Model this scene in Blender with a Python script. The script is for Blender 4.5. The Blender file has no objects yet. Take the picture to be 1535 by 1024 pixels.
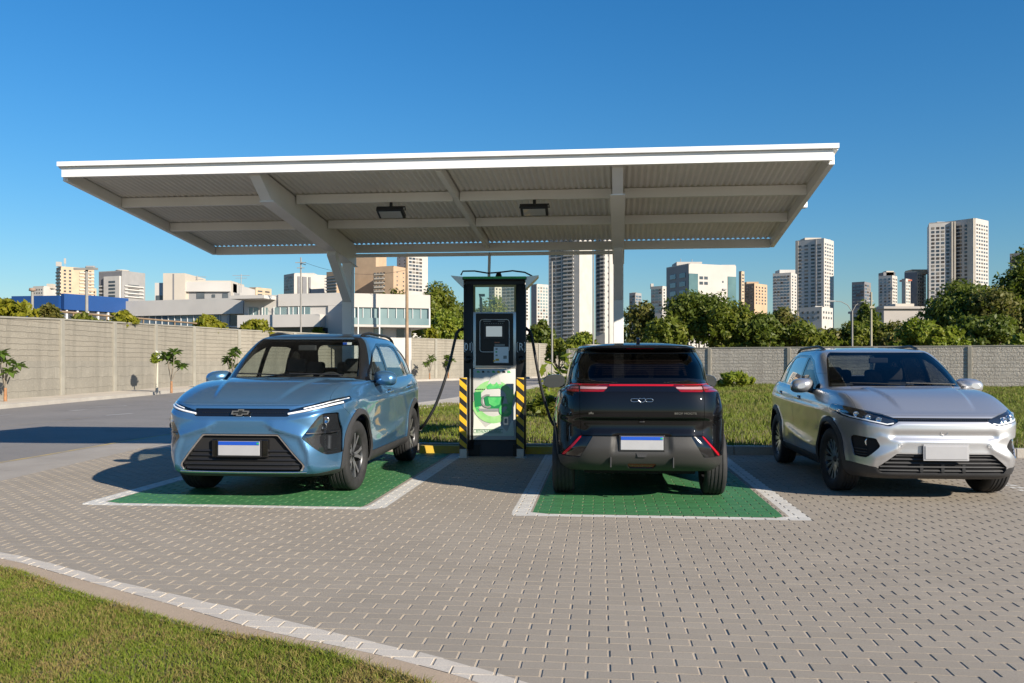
import bpy, bmesh, math, random
import numpy as np
from mathutils import Vector, Matrix, Euler
from mathutils.bvhtree import BVHTree
R = math.radians
rng = np.random.default_rng(7)
random.seed(7)
S = bpy.context.scene
COL = S.collection
F_PX, CX, HY, EYE = 1310.0, 767.5, 543.0, 1.38      # camera constants measured on the photograph

def G(px, py, z=0.0):
    """ground point (x, y) seen at a pixel of the photograph"""
    d = F_PX * (EYE - z) / (py - HY)
    return ((px - CX) * d / F_PX, d)
def XW(px, d): return (px - CX) * d / F_PX
def ZW(py, d): return EYE + (HY - py) * d / F_PX

# ------------------------------------------------------------------ objects
def tag(o, label=None, cat=None, group=None, kind=None):
    if label: o['label'] = label
    if cat: o['category'] = cat
    if group: o['group'] = group
    if kind: o['kind'] = kind
    return o
def empty(name, loc=(0, 0, 0), rz=0.0, label=None, cat=None, group=None):
    o = bpy.data.objects.new(name, None); COL.objects.link(o)
    o.location = loc; o.rotation_euler = (0, 0, rz); o.empty_display_size = .2
    return tag(o, label, cat, group)
def children(o): return [c for c in bpy.data.objects if c.parent == o]
def copy_tree(o, parent=None, kids=None):
    if kids is None:
        kids = {}
        for c in bpy.data.objects:
            if c.parent: kids.setdefault(c.parent.name, []).append(c)
    c = o.copy(); COL.objects.link(c); c.parent = parent
    for ch in kids.get(o.name, []): copy_tree(ch, c, kids)
    return c

class MB:
    """collects faces, then links them as one mesh object"""
    def __init__(s): s.v = []; s.f = []; s.m = []; s.sm = []
    def add(s, vs, fs, mi=0, smooth=False):
        n = len(s.v); s.v.extend([tuple(p) for p in vs])
        for f in fs: s.f.append(tuple(i + n for i in f)); s.m.append(mi); s.sm.append(smooth)
        return s
    def box(s, c, size, rz=0.0, mi=0, bev=0.0, mat=None):
        hx, hy, hz = size[0] / 2, size[1] / 2, size[2] / 2
        M = mat if mat is not None else (Matrix.Translation(Vector(c)) @ Matrix.Rotation(rz, 4, 'Z'))
        if bev <= 0:
            vs = [M @ Vector((x, y, z)) for z in (-hz, hz) for x, y in ((-hx, -hy), (hx, -hy), (hx, hy), (-hx, hy))]
            return s.add(vs, [(3, 2, 1, 0), (4, 5, 6, 7), (0, 1, 5, 4), (1, 2, 6, 5), (2, 3, 7, 6), (3, 0, 4, 7)], mi)
        b = min(bev, hx * .95, hy * .95, hz * .95)
        bm = bmesh.new(); bmesh.ops.create_cube(bm, size=1)
        for v in bm.verts: v.co = Vector((v.co.x * 2 * hx, v.co.y * 2 * hy, v.co.z * 2 * hz))
        bmesh.ops.bevel(bm, geom=list(bm.edges) , offset=b, segments=2, profile=.5, affect='EDGES')
        bm.verts.index_update()
        s.add([M @ v.co for v in bm.verts], [[v.index for v in f.verts] for f in bm.faces], mi); bm.free(); return s
    def box2(s, a, b, mi=0, bev=0):
        return s.box([(a[i] + b[i]) / 2 for i in range(3)], [abs(b[i] - a[i]) for i in range(3)], 0, mi, bev)
    def beam(s, a, b, w, h, mi=0, up=(0, 0, 1), bev=0):
        a, b = Vector(a), Vector(b); d = b - a; L = d.length; y = d.normalized()
        x = y.cross(Vector(up)).normalized(); z = x.cross(y)
        M = Matrix(((x.x, y.x, z.x, 0), (x.y, y.y, z.y, 0), (x.z, y.z, z.z, 0), (0, 0, 0, 1))); M.translation = (a + b) / 2
        return s.box(None, (w, L, h), 0, mi, bev, mat=M)
    def prism(s, pts, axis, a, b, mi=0, smooth=False):
        """polygon extruded along an axis ('x': pts are (y,z); 'y': (x,z); 'z': (x,y))"""
        n = len(pts)
        def P(p, t): return {'x': (t, p[0], p[1]), 'y': (p[0], t, p[1]), 'z': (p[0], p[1], t)}[axis]
        vs = [P(p, a) for p in pts] + [P(p, b) for p in pts]
        fs = [tuple(range(n)), tuple(range(2 * n - 1, n - 1, -1))] + [((i + 1) % n, i, n + i, n + (i + 1) % n) for i in range(n)]
        return s.add(vs, fs, mi, smooth)
    def tube(s, pts, r, n=8, mi=0, closed=False, caps=True):
        pts = [Vector(p) for p in pts]; rr = r if isinstance(r, (list, tuple)) else [r] * len(pts)
        m = len(pts); prev = None; vs = []
        for i, p in enumerate(pts):
            if closed: t = (pts[(i + 1) % m] - pts[i - 1]).normalized()
            else: t = (pts[min(i + 1, m - 1)] - pts[max(i - 1, 0)]).normalized()
            if prev is None:
                u = t.cross(Vector((0, 0, 1)));  u = u if u.length > .05 else t.cross(Vector((1, 0, 0)))
            else: u = prev - t * prev.dot(t)
            u.normalize(); prev = u; w = t.cross(u)
            for k in range(n):
                a = 2 * math.pi * k / n; vs.append(p + (u * math.cos(a) + w * math.sin(a)) * rr[i])
        fs = []
        for i in range(m if closed else m - 1):
            j = (i + 1) % m
            for k in range(n): fs.append((i * n + k, i * n + (k + 1) % n, j * n + (k + 1) % n, j * n + k))
        s.add(vs, fs, mi, True)
        if caps and not closed: s.add([vs[k] for k in range(n)][::-1] + [vs[(m - 1) * n + k] for k in range(n)], [tuple(range(n)), tuple(range(n, 2 * n))], mi)
        return s
    def lathe(s, prof, M, n=32, mi=0, smooth=True, closed=True):
        """profile (r, h) turned round local Z, placed by matrix M"""
        vs = []; m = len(prof)
        for r, h in prof:
            for k in range(n):
                a = 2 * math.pi * k / n; vs.append(M @ Vector((r * math.cos(a), r * math.sin(a), h)))
        fs = [(i * n + k, i * n + (k + 1) % n, (i + 1) * n + (k + 1) % n, (i + 1) * n + k) for i in range(m - 1) for k in range(n)]
        return s.add(vs, fs, mi, smooth)
    def obj(s, name, mats, parent=None, loc=None, auto=None):
        me = bpy.data.meshes.new(name); me.from_pydata(s.v, [], s.f); me.validate()
        for m in (mats if isinstance(mats, (list, tuple)) else [mats]): me.materials.append(m)
        if len(me.polygons) == len(s.m):
            me.polygons.foreach_set('material_index', s.m); me.polygons.foreach_set('use_smooth', s.sm)
        me.update()
        o = bpy.data.objects.new(name, me); COL.objects.link(o); o.parent = parent
        if loc: o.location = loc
        if auto: 
            me.polygons.foreach_set('use_smooth', [True] * len(me.polygons)); me.set_sharp_from_angle(angle=R(auto))
        return o
def np_mesh(name, V, Fq, mats, parent=None, mi=None, smooth=False, attrs=None):
    """fast mesh from numpy arrays; Fq is (n,3) or (n,4)"""
    me = bpy.data.meshes.new(name); V = np.asarray(V, np.float32); Fq = np.asarray(Fq, np.int32)
    n, k = Fq.shape
    me.vertices.add(len(V)); me.vertices.foreach_set('co', V.ravel())
    me.loops.add(n * k); me.loops.foreach_set('vertex_index', Fq.ravel())
    me.polygons.add(n); me.polygons.foreach_set('loop_start', np.arange(n, dtype=np.int32) * k)
    for m in (mats if isinstance(mats, (list, tuple)) else [mats]): me.materials.append(m)
    if mi is not None: me.polygons.foreach_set('material_index', np.asarray(mi, np.int32))
    if smooth: me.polygons.foreach_set('use_smooth', np.ones(n, bool))
    for nm, arr in (attrs or {}).items():
        at = me.attributes.new(nm, 'FLOAT', 'FACE'); at.data.foreach_set('value', np.asarray(arr, np.float32))
    me.update(calc_edges=True)
    o = bpy.data.objects.new(name, me); COL.objects.link(o); o.parent = parent
    return o
def text_obj(txt, name, size, mat, M, parent=None, ext=.002, align='CENTER', sx=1.0):
    """lettering turned into a mesh; local +X reads to the right, local +Y is up"""
    cu = bpy.data.curves.new('lettering', 'FONT'); cu.body = txt; cu.size = size; cu.extrude = ext
    cu.align_x = align; cu.align_y = 'CENTER'; cu.resolution_u = 3
    t = bpy.data.objects.new('lettering', cu); COL.objects.link(t)
    dg = bpy.context.evaluated_depsgraph_get(); me = bpy.data.meshes.new_from_object(t.evaluated_get(dg))
    bpy.data.objects.remove(t); bpy.data.curves.remove(cu)
    o = bpy.data.objects.new(name, me); COL.objects.link(o); me.materials.clear(); me.materials.append(mat)
    for v in me.vertices: v.co.x *= sx
    me.transform(M); o.parent = parent
    return o

# ------------------------------------------------------------------ materials
MATS = {}
def newmat(name):
    m = bpy.data.materials.new(name); m.use_nodes = True
    nt = m.node_tree; nt.nodes.clear()
    out = nt.nodes.new('ShaderNodeOutputMaterial')
    return m, nt, out
def N(nt, typ, **kw):
    n = nt.nodes.new(typ)
    for k, v in kw.items():
        if k.startswith('i_'): n.inputs[int(k[2:])].default_value = v
        else: setattr(n, k, v)
    return n
def L(nt, a, b): nt.links.new(a, b)
def mixcol(nt, fac, a, b, mode='MIX'):
    n = nt.nodes.new('ShaderNodeMix'); n.data_type = 'RGBA'; n.blend_type = mode; n.clamp_factor = True
    for sock, v in ((n.inputs[0], fac), (n.inputs[6], a), (n.inputs[7], b)):
        if isinstance(v, (int, float)): sock.default_value = v
        elif isinstance(v, (tuple, list)): sock.default_value = (*v[:3], 1)
        else: L(nt, v, sock)
    return n.outputs[2]
def math_(nt, op, a, b=0.0, c=None):
    n = nt.nodes.new('ShaderNodeMath'); n.operation = op
    for i, v in enumerate((a, b) if c is None else (a, b, c)):
        if isinstance(v, (int, float)): n.inputs[i].default_value = v
        else: L(nt, v, n.inputs[i])
    return n.outputs[0]
def noise(nt, vec, scale, detail=4, rough=.55):
    n = N(nt, 'ShaderNodeTexNoise'); n.inputs['Scale'].default_value = scale; n.inputs['Detail'].default_value = detail; n.inputs['Roughness'].default_value = rough
    if vec is not None: L(nt, vec, n.inputs['Vector'])
    return n.outputs['Fac']
def ramp(nt, fac, a, b):
    n = nt.nodes.new('ShaderNodeMapRange'); n.inputs[1].default_value = a; n.inputs[2].default_value = b; L(nt, fac, n.inputs[0]); return n.outputs[0]
def coords(nt, kind='Object'):
    return N(nt, 'ShaderNodeTexCoord').outputs[kind]
def pm(name, col, rough=.5, metal=0.0, coat=0.0, var=0.0, scale=4.0, bump=0.0, bscale=60.0, emis=None, es=0.0, col2=None, spec=.5, rvar=0.0, fine=0.0):
    """a plain procedural surface: base colour varied by noise, optional bump"""
    if name in MATS: return MATS[name]
    m, nt, out = newmat(name); b = N(nt, 'ShaderNodeBsdfPrincipled'); L(nt, b.outputs[0], out.inputs[0])
    b.inputs['Base Color'].default_value = (*col, 1); b.inputs['Roughness'].default_value = rough; b.inputs['Metallic'].default_value = metal
    b.inputs['Coat Weight'].default_value = coat; b.inputs['Coat Roughness'].default_value = .03; b.inputs['Specular IOR Level'].default_value = spec
    if var or bump or col2 or rvar:
        co = coords(nt)
        f = noise(nt, co, scale)
        c2 = col2 if col2 else tuple(c * (1 - var) for c in col)
        c1 = col if col2 else tuple(min(1, c * (1 + var)) for c in col)
        if var or col2:
            cc = mixcol(nt, ramp(nt, f, .35, .65), c1, c2)
            if fine: cc = mixcol(nt, ramp(nt, noise(nt, co, bscale, 3), .3, .7), cc, mixcol(nt, fine, cc, (0, 0, 0)))
            L(nt, cc, b.inputs['Base Color'])
        if rvar:
            r = nt.nodes.new('ShaderNodeMapRange'); L(nt, f, r.inputs[0]); r.inputs[1].default_value = .3; r.inputs[2].default_value = .7
            r.inputs[3].default_value = max(0, rough - rvar); r.inputs[4].default_value = rough + rvar; L(nt, r.outputs[0], b.inputs['Roughness'])
        if bump:
            bp = N(nt, 'ShaderNodeBump'); bp.inputs['Strength'].default_value = 1; bp.inputs['Distance'].default_value = bump
            L(nt, noise(nt, co, bscale, 5), bp.inputs['Height']); L(nt, bp.outputs[0], b.inputs['Normal'])
    if emis: b.inputs['Emission Color'].default_value = (*emis, 1); b.inputs['Emission Strength'].default_value = es
    MATS[name] = m; return m
def glassmat(name, tint, refl=.06, rough=.0, k=1.7):
    """a thin sheet of glass: tinted see-through plus a mirror reflection growing towards grazing angles"""
    if name in MATS: return MATS[name]
    m, nt, out = newmat(name)
    t = N(nt, 'ShaderNodeBsdfTransparent'); t.inputs[0].default_value = (*tint, 1)
    g = N(nt, 'ShaderNodeBsdfGlossy'); g.inputs['Roughness'].default_value = rough; g.inputs[0].default_value = (.95, .97, 1, 1)
    ge = N(nt, 'ShaderNodeNewGeometry'); dp = N(nt, 'ShaderNodeVectorMath', operation='DOT_PRODUCT'); L(nt, ge.outputs['Incoming'], dp.inputs[0]); L(nt, ge.outputs['Normal'], dp.inputs[1])
    gr = math_(nt, 'POWER', math_(nt, 'SUBTRACT', 1.0, math_(nt, 'ABSOLUTE', dp.outputs['Value'])), 5.0)          # Schlick, the same from both sides
    f = math_(nt, 'MINIMUM', math_(nt, 'ADD', math_(nt, 'MULTIPLY', math_(nt, 'ADD', math_(nt, 'MULTIPLY', gr, .96), .04), k), max(refl, 0.0)), 1.0)
    mx = N(nt, 'ShaderNodeMixShader'); L(nt, f, mx.inputs[0]); L(nt, t.outputs[0], mx.inputs[1]); L(nt, g.outputs[0], mx.inputs[2]); L(nt, mx.outputs[0], out.inputs[0])
    MATS[name] = m; return m
def paint(name, col, metal=.55, rough=.32, coat=1.0):
    """metallic car paint: flaked base under a clear coat"""
    m, nt, out = newmat(name); b = N(nt, 'ShaderNodeBsdfPrincipled'); L(nt, b.outputs[0], out.inputs[0])
    co = coords(nt); fl = noise(nt, co, 900, 2)
    L(nt, mixcol(nt, ramp(nt, fl, .3, .7), tuple(c * .93 for c in col), tuple(min(1, c * 1.07) for c in col)), b.inputs['Base Color'])
    b.inputs['Metallic'].default_value = metal; b.inputs['Roughness'].default_value = rough
    b.inputs['Coat Weight'].default_value = coat; b.inputs['Coat Roughness'].default_value = .03
    bp = N(nt, 'ShaderNodeBump'); bp.inputs['Distance'].default_value = .0008; bp.inputs['Strength'].default_value = .5
    L(nt, noise(nt, co, 3.2, 2), bp.inputs['Height']); L(nt, bp.outputs[0], b.inputs['Normal']); L(nt, bp.outputs[0], b.inputs['Coat Normal'])
    MATS[name] = m; return m
def leafmat(name, c1, c2, trans=.35, c3=None):
    m, nt, out = newmat(name)
    ge = N(nt, 'ShaderNodeNewGeometry'); rp = ge.outputs['Random Per Island']
    col = mixcol(nt, rp, c1, c2)
    big = noise(nt, coords(nt), .7, 2)
    col = mixcol(nt, ramp(nt, big, .4, .65), col, mixcol(nt, rp, c3 or c2, c1))
    d = N(nt, 'ShaderNodeBsdfPrincipled'); L(nt, col, d.inputs['Base Color']); d.inputs['Roughness'].default_value = .5; d.inputs['Specular IOR Level'].default_value = .3
    t = N(nt, 'ShaderNodeBsdfTranslucent'); L(nt, mixcol(nt, .5, col, (.25, .35, .03)), t.inputs[0])
    mx = N(nt, 'ShaderNodeMixShader'); mx.inputs[0].default_value = trans; L(nt, d.outputs[0], mx.inputs[1]); L(nt, t.outputs[0], mx.inputs[2]); L(nt, mx.outputs[0], out.inputs[0])
    MATS[name] = m; return m
# ------------------------------------------------------------------ car bodies
# Local frame of a car: nose at y=0 pointing to -Y, x to the right of somebody facing the nose, z up from the ground.
def sd_poly(P, poly):
    """signed distance of points (n,2) to a polygon, negative inside"""
    P = np.asarray(P, float); V = np.asarray(poly, float); n = len(V)
    d = np.full(len(P), 1e18); s = np.ones(len(P))
    for i in range(n):
        a = V[i]; b = V[i - 1]; e = b - a; w = P - a
        t = np.clip((w @ e) / max(e @ e, 1e-12), 0, 1); q = w - t[:, None] * e
        d = np.minimum(d, (q * q).sum(1))
        c1 = P[:, 1] >= a[1]; c2 = P[:, 1] < b[1]; c3 = e[0] * w[:, 1] > e[1] * w[:, 0]
        flip = (c1 & c2 & c3) | (~c1 & ~c2 & ~c3); s = np.where(flip, -s, s)
    return s * np.sqrt(d)
def sd_round(P, poly, r):
    """polygon with its corners rounded by about r"""
    V = [Vector((*p, 0)) for p in poly]; n = len(V)
    ar = sum(V[i].x * V[(i + 1) % n].y - V[(i + 1) % n].x * V[i].y for i in range(n))
    if ar < 0: V = V[::-1]
    out = []
    for i in range(n):
        a, b, c = V[i - 1], V[i], V[(i + 1) % n]
        d1 = (b - a).normalized(); d2 = (c - b).normalized()
        n1 = Vector((-d1.y, d1.x, 0)); n2 = Vector((-d2.y, d2.x, 0)); k = 1 + n1.dot(n2)
        out.append(b + (n1 + n2) * (r / max(k, .25)))
    return sd_poly(P, [(p.x, p.y) for p in out]) - r

class Surf:
    def __init__(s, cfg):
        keys = cfg['keys']; rows_n = cfg['rows']
        nF, nS, nR = cfg.get('cols', (24, 72, 24)); qc = .86
        def ring(k):
            yf, yr, w = k['yf'], k['yr'], k['w']; yc = cfg['ymid'] if not k.get('cap') else (yf + yr) / 2
            af, ar = yc - yf, yr - yc; nf, mf, nr, mr = k.get('nf', 9), k.get('mf', 4), k.get('nr', 6), k.get('mr', 5)
            pts = []
            for i in range(nF): q = qc * i / nF; pts.append((w * q, yc - af * (1 - q ** nf) ** (1 / mf)))
            pc = (1 - qc ** nf) ** (1 / mf)
            for i in range(nS):
                t = i / nS; p = pc * (1 - t) if True else 0
                pts.append((w * (1 - p ** mf) ** (1 / nf), yc - af * p))
            pr = (1 - qc ** nr) ** (1 / mr)
            for i in range(nS):
                p = pr * i / nS; pts.append((w * (1 - p ** mr) ** (1 / nr), yc + ar * p))
            for i in range(nR + 1): q = qc * (1 - i / nR); pts.append((w * q, yc + ar * (1 - q ** nr) ** (1 / mr)))
            P = np.array(pts); zt = np.array(k['z'])
            z = np.interp(P[:, 1], zt[:, 0], zt[:, 1]) if len(zt) > 1 else np.full(len(P), zt[0, 1])
            ker = np.array([1, 2, 3, 4, 3, 2, 1.]); ker /= ker.sum()
            z = np.convolve(np.pad(z, 3, mode='edge'), ker, 'valid')
            return np.column_stack([P, z])
        Rk = []
        for k in keys:
            if 'lerp' in k:                                  # hood / shoulder rings between two others
                Rk.append(k)
            else: Rk.append(ring(k))
        for i, k in enumerate(keys):
            if 'lerp' in k:
                a, b, v, h = k['lerp']; A, B = Rk[a], Rk[b]; P = A + (B - A) * v
                D = np.hypot(*(B - A)[:, :2].T); P[:, 2] += k.get('hump', 0) * D * h
                Rk[i] = P
        Rk = np.array(Rk); nk = len(Rk); ncol = Rk.shape[1]
        # spline through the key rings, column by column
        rows = []; kk = []
        for i in range(nk - 1):
            p0, p1, p2, p3 = Rk[max(i - 1, 0)], Rk[i], Rk[i + 1], Rk[min(i + 2, nk - 1)]
            d01 = np.linalg.norm(p1 - p0, axis=1)[:, None] ** .5 + 1e-4; d12 = np.linalg.norm(p2 - p1, axis=1)[:, None] ** .5 + 1e-4; d23 = np.linalg.norm(p3 - p2, axis=1)[:, None] ** .5 + 1e-4
            m1 = (p2 - p1) + d12 * ((p1 - p0) / d01 - (p2 - p0) / (d01 + d12)) if i > 0 else (p2 - p1)
            m2 = (p2 - p1) + d12 * ((p3 - p2) / d23 - (p3 - p1) / (d12 + d23)) if i < nk - 2 else (p2 - p1)
            if keys[i].get('sharp'): m1 = p2 - p1
            if keys[i + 1].get('sharp'): m2 = p2 - p1
            n = rows_n[i] if i < len(rows_n) else 5
            for j in range(n):
                t = j / n; t2, t3 = t * t, t * t * t
                rows.append((2 * t3 - 3 * t2 + 1) * p1 + (t3 - 2 * t2 + t) * m1 + (-2 * t3 + 3 * t2) * p2 + (t3 - t2) * m2); kk.append(i + t)
        rows.append(Rk[-1]); kk.append(nk - 1.0)
        rows = np.array(rows); nr = len(rows)
        # mirror: columns run from the nose centre round one side to the tail centre and back along the other
        left = rows[:, 1:-1].copy()[:, ::-1]; left[:, :, 0] *= -1
        full = np.concatenate([rows, left], 1); nc = full.shape[1]
        sc = np.concatenate([np.arange(nF) / nF, 1 + np.arange(nS) / nS, 2 + np.arange(nS) / nS, 3 + np.arange(nR + 1) / nR])
        scf = np.concatenate([sc, -sc[1:-1][::-1]])
        V = full.reshape(-1, 3); P = np.column_stack([np.tile(scf, nr), np.repeat(kk, nc)])
        g = np.clip((.9 - V[:, 1]) / .9, 0, 1); V[:, 1] += .055 * (V[:, 0] / .9) ** 2 * g * (P[:, 1] < 8)
        for fn in cfg.get('shape', []): V = fn(V, P)
        idx = np.arange(nr * nc).reshape(nr, nc); a = idx[:-1]; b = np.roll(idx, -1, 1)[:-1]; c = np.roll(idx, -1, 1)[1:]; d = idx[1:]
        Fq = np.stack([a, b, c, d], -1).reshape(-1, 4)
        fn = np.cross(V[Fq[:, 2]] - V[Fq[:, 0]], V[Fq[:, 3]] - V[Fq[:, 1]])
        Nn = np.zeros_like(V)
        for k in range(4): np.add.at(Nn, Fq[:, k], fn)
        Nn /= np.linalg.norm(Nn, axis=1)[:, None] + 1e-12
        s.V = [tuple(v) for v in V]; s.N = [tuple(v) for v in Nn]; s.P = [tuple(v) for v in P]
        s.F = [tuple(int(i) for i in f) for f in Fq]; s.L = ['body'] * len(s.F)
        s.V0, s.F0 = V, Fq
        s.bvh = BVHTree.FromPolygons([Vector(v) for v in V], [list(map(int, f)) for f in Fq])
    def cut(s, fn, new, allow=('body',)):
        """fn(V, P) < 0 marks the region; faces are split exactly along its edge and relabelled"""
        V = np.array(s.V); P = np.array(s.P); f = fn(V, P); f = np.where(np.abs(f) < 2e-5, 2e-5, f); neg = (f < 0).tolist(); f = f.tolist()
        ed = {}; nF, nL = [], []
        def cross(i, j):
            k = (i, j) if i < j else (j, i)
            if k not in ed:
                t = f[i] / (f[i] - f[j]); t = min(max(t, .01), .99)
                lerp = lambda A: tuple(A[i][c] + (A[j][c] - A[i][c]) * t for c in range(len(A[i])))
                v, n, p = lerp(s.V), lerp(s.N), lerp(s.P)
                ed[k] = len(s.V); s.V.append(v); s.N.append(n); s.P.append(p)
            return ed[k]
        for fc, lb in zip(s.F, s.L):
            if lb not in allow: nF.append(fc); nL.append(lb); continue
            c = sum(neg[i] for i in fc)
            if c == 0: nF.append(fc); nL.append(lb)
            elif c == len(fc): nF.append(fc); nL.append(new)
            else:
                A, B = [], []; m = len(fc)
                for q in range(m):
                    i, j = fc[q], fc[(q + 1) % m]
                    (A if neg[i] else B).append(i)
                    if neg[i] != neg[j]:
                        x = cross(i, j); A.append(x); B.append(x)
                if len(A) > 2: nF.append(tuple(A)); nL.append(new)
                if len(B) > 2: nF.append(tuple(B)); nL.append(lb)
        s.F, s.L = nF, nL
    def part(s, labels, name, mat, parent, thick=.014, gap=.0022, inset=0.0, sel=None, push=None):
        """the faces carrying these labels as one object: skin, turned-in edge, own gap; push moves it (vector)"""
        if isinstance(labels, str): labels = (labels,)
        fs = [f for f, l in zip(s.F, s.L) if l in labels and (sel is None or sel(np.mean([s.V[i] for i in f], 0)))]
        if not fs: return None
        mp = {}; 
        for f in fs:
            for i in f: mp.setdefault(i, len(mp))
        ids = list(mp); V = np.array([s.V[i] for i in ids]); Nn = np.array([s.N[i] for i in ids])
        ff = [tuple(mp[i] for i in f) for f in fs]
        ec = {}
        for f in ff:
            for a, b in zip(f, f[1:] + f[:1]): ec[(min(a, b), max(a, b))] = ec.get((min(a, b), max(a, b)), 0) + 1
        bnd = [(a, b) for f in ff for a, b in zip(f, f[1:] + f[:1]) if ec[(min(a, b), max(a, b))] == 1]
        if gap:
            bs = {a for e in bnd for a in e}; acc = {}
            for f in ff:
                if any(i in bs for i in f):
                    c = V[list(f)].mean(0)
                    for i in f:
                        if i in bs: acc.setdefault(i, []).append(c)
            V2 = V.copy()
            for i, cs in acc.items():
                d = np.mean(cs, 0) - V[i]; n = np.linalg.norm(d)
                if n > 1e-6: V2[i] = V[i] + d / n * min(gap, n * .6)
            V = V2
        O = V - Nn * inset
        if push is not None: O = O + np.array(push)
        vs = [tuple(v) for v in O]; nrm = [Vector(n) for n in Nn]; faces = list(ff); loops = [nrm[i] for f in ff for i in f]
        if thick:
            inn = {}
            for a, b in bnd:
                for i in (a, b):
                    if i not in inn: inn[i] = len(vs); vs.append(tuple(O[i] - Nn[i] * thick))
            for a, b in bnd:
                q = (b, a, inn[a], inn[b]); n = (Vector(vs[a]) - Vector(vs[b])).cross(Vector(vs[inn[a]]) - Vector(vs[a]))
                n = n.normalized() if n.length > 1e-12 else Vector((0, 0, 1))
                faces.append(q); loops += [n] * 4
        me = bpy.data.meshes.new(name); me.from_pydata(vs, [], faces)
        me.polygons.foreach_set('use_smooth', [True] * len(faces)); me.materials.append(mat); me.update()
        if len(me.loops) == len(loops): me.normals_split_custom_set(loops)
        o = bpy.data.objects.new(name, me); COL.objects.link(o); o.parent = parent
        return o
    def hit(s, o, d):
        h = s.bvh.ray_cast(Vector(o), Vector(d).normalized())
        return (h[0], h[1]) if h[0] is not None else (None, None)
    def front(s, x, z): return s.hit((x, -3, z), (0, 1, 0))
    def rear(s, x, z): return s.hit((x, 9, z), (0, -1, 0))
    def side(s, sg, y, z): return s.hit((3 * sg, y, z), (-sg, 0, 0))
    def top(s, x, y): return s.hit((x, y, 4), (0, 0, -1))
    def ribbon(s, name, pts, mat, parent, kind='front', r=.006, off=0.0, flat=None, n=6, sg=1):
        """a thin bar that follows the body along points of a view"""
        path = []
        for i in range(len(pts) - 1):
            a, b = np.array(pts[i], float), np.array(pts[i + 1], float); m = max(1, int(np.linalg.norm(b - a) / .04))
            path += [a + (b - a) * t / m for t in range(m)]
        path.append(np.array(pts[-1], float)); out = []
        for p in path:
            h, nn = {'front': lambda: s.front(*p), 'rear': lambda: s.rear(*p), 'side': lambda: s.side(sg, *p), 'top': lambda: s.top(*p)}[kind]()
            if h is not None:
                if nn.dot({'front': Vector((0, -1, 0)), 'rear': Vector((0, 1, 0)), 'side': Vector((sg, 0, 0)), 'top': Vector((0, 0, 1))}[kind]) < 0: nn = -nn
                out.append(h + nn * off)
        if len(out) < 2: return None
        return MB().tube(out, r, n).obj(name, mat, parent)

def region(view, poly, r=.012, lo=None, hi=None, mirror=True, cond=None):
    """fn for Surf.cut: a polygon seen from the front/rear (x,z), side (y,z) or top (x,y); lo/hi bound y (front, rear) or z"""
    if mirror and view != 'side': poly = [(-.4 if p[0] == 0 else p[0], p[1]) for p in poly]
    def fn(V, P):
        x = np.abs(V[:, 0]) if mirror else V[:, 0]
        if view == 'front': Q = np.column_stack([x, V[:, 2]]); t = V[:, 1]
        elif view == 'side': Q = np.column_stack([V[:, 1], V[:, 2]]); t = np.abs(V[:, 0])
        else: Q = np.column_stack([x, V[:, 1]]); t = V[:, 2]
        f = sd_round(Q, poly, r) if r else sd_poly(Q, poly)
        if lo is not None: f = np.maximum(f, lo - t)
        if hi is not None: f = np.maximum(f, t - hi)
        return f
    return fn
def circle_side(y, z, r, xmin=.4):
    return lambda V, P: np.maximum(np.hypot(V[:, 1] - y, V[:, 2] - z) - r, xmin - np.abs(V[:, 0]))
def param(s0, s1, k0, k1, scale=.5):
    """a region between two columns and two rings of the body"""
    if s0 <= 0: s0 = -1
    return lambda V, P: np.maximum(np.maximum(s0 - np.abs(P[:, 0]), np.abs(P[:, 0]) - s1), np.maximum(k0 - P[:, 1], P[:, 1] - k1)) * scale
def tailparam(s0, k0, k1): return param(s0, 9, k0, k1)

M_BLK = pm('black_trim', (.012, .012, .013), .45, bump=.0006, bscale=500)
M_CLAD = pm('grey_cladding', (.035, .035, .037), .6, bump=.0008, bscale=700, var=.1, scale=6)
M_GLB = pm('gloss_black', (.006, .006, .007), .12, coat=.6)
M_LINER = pm('dark_liner', (.008, .008, .009), .9)
M_CHR = pm('chrome', (.75, .75, .77), .12, 1.0)
M_ALU = pm('machined_alloy', (.74, .75, .77), .30, .9)
M_ALUD = pm('dark_alloy', (.06, .062, .065), .35, .8)
M_RUB = pm('tyre_rubber', (.018, .018, .019), .75, var=.25, scale=14, bump=.001, bscale=160)
M_SEAT = pm('seat_cloth', (.06, .057, .055), .85, var=.2, scale=20)
M_DASH = pm('dashboard_plastic', (.035, .035, .036), .6)
M_WGL = glassmat('windscreen_glass', (.70, .74, .72), 0, k=1.0)
M_WGD = glassmat('dark_windscreen_glass', (.40, .43, .44), 0, k=1.0)
M_SGL = glassmat('door_glass', (.66, .72, .71), .02, k=1.2)
M_PGL = glassmat('privacy_glass', (.04, .045, .05), .07)
M_LENS = glassmat('lamp_lens', (.82, .86, .9), .06)
M_RED = pm('red_lens', (.22, .006, .010), .12, coat=.6)
M_REDD = pm('dark_red_lens', (.10, .004, .008), .1, coat=.8)
M_LEDR = pm('red_led', (.34, .008, .016), .2, emis=(1, .02, .06), es=.06)
M_DRL = pm('white_light_guide', (.85, .86, .88), .2, coat=.5)
M_PLW = pm('plate_white', (.36, .36, .37), .4, var=.03, scale=8)
M_PLB = pm('plate_blue', (.01, .07, .42), .35)
M_PLG = pm('plate_green', (.02, .35, .12), .4)
M_WHT = pm('white_plastic', (.8, .8, .8), .4)
M_MIR = pm('mirror_glass', (.30, .33, .37), .02, 1.0)

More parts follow.
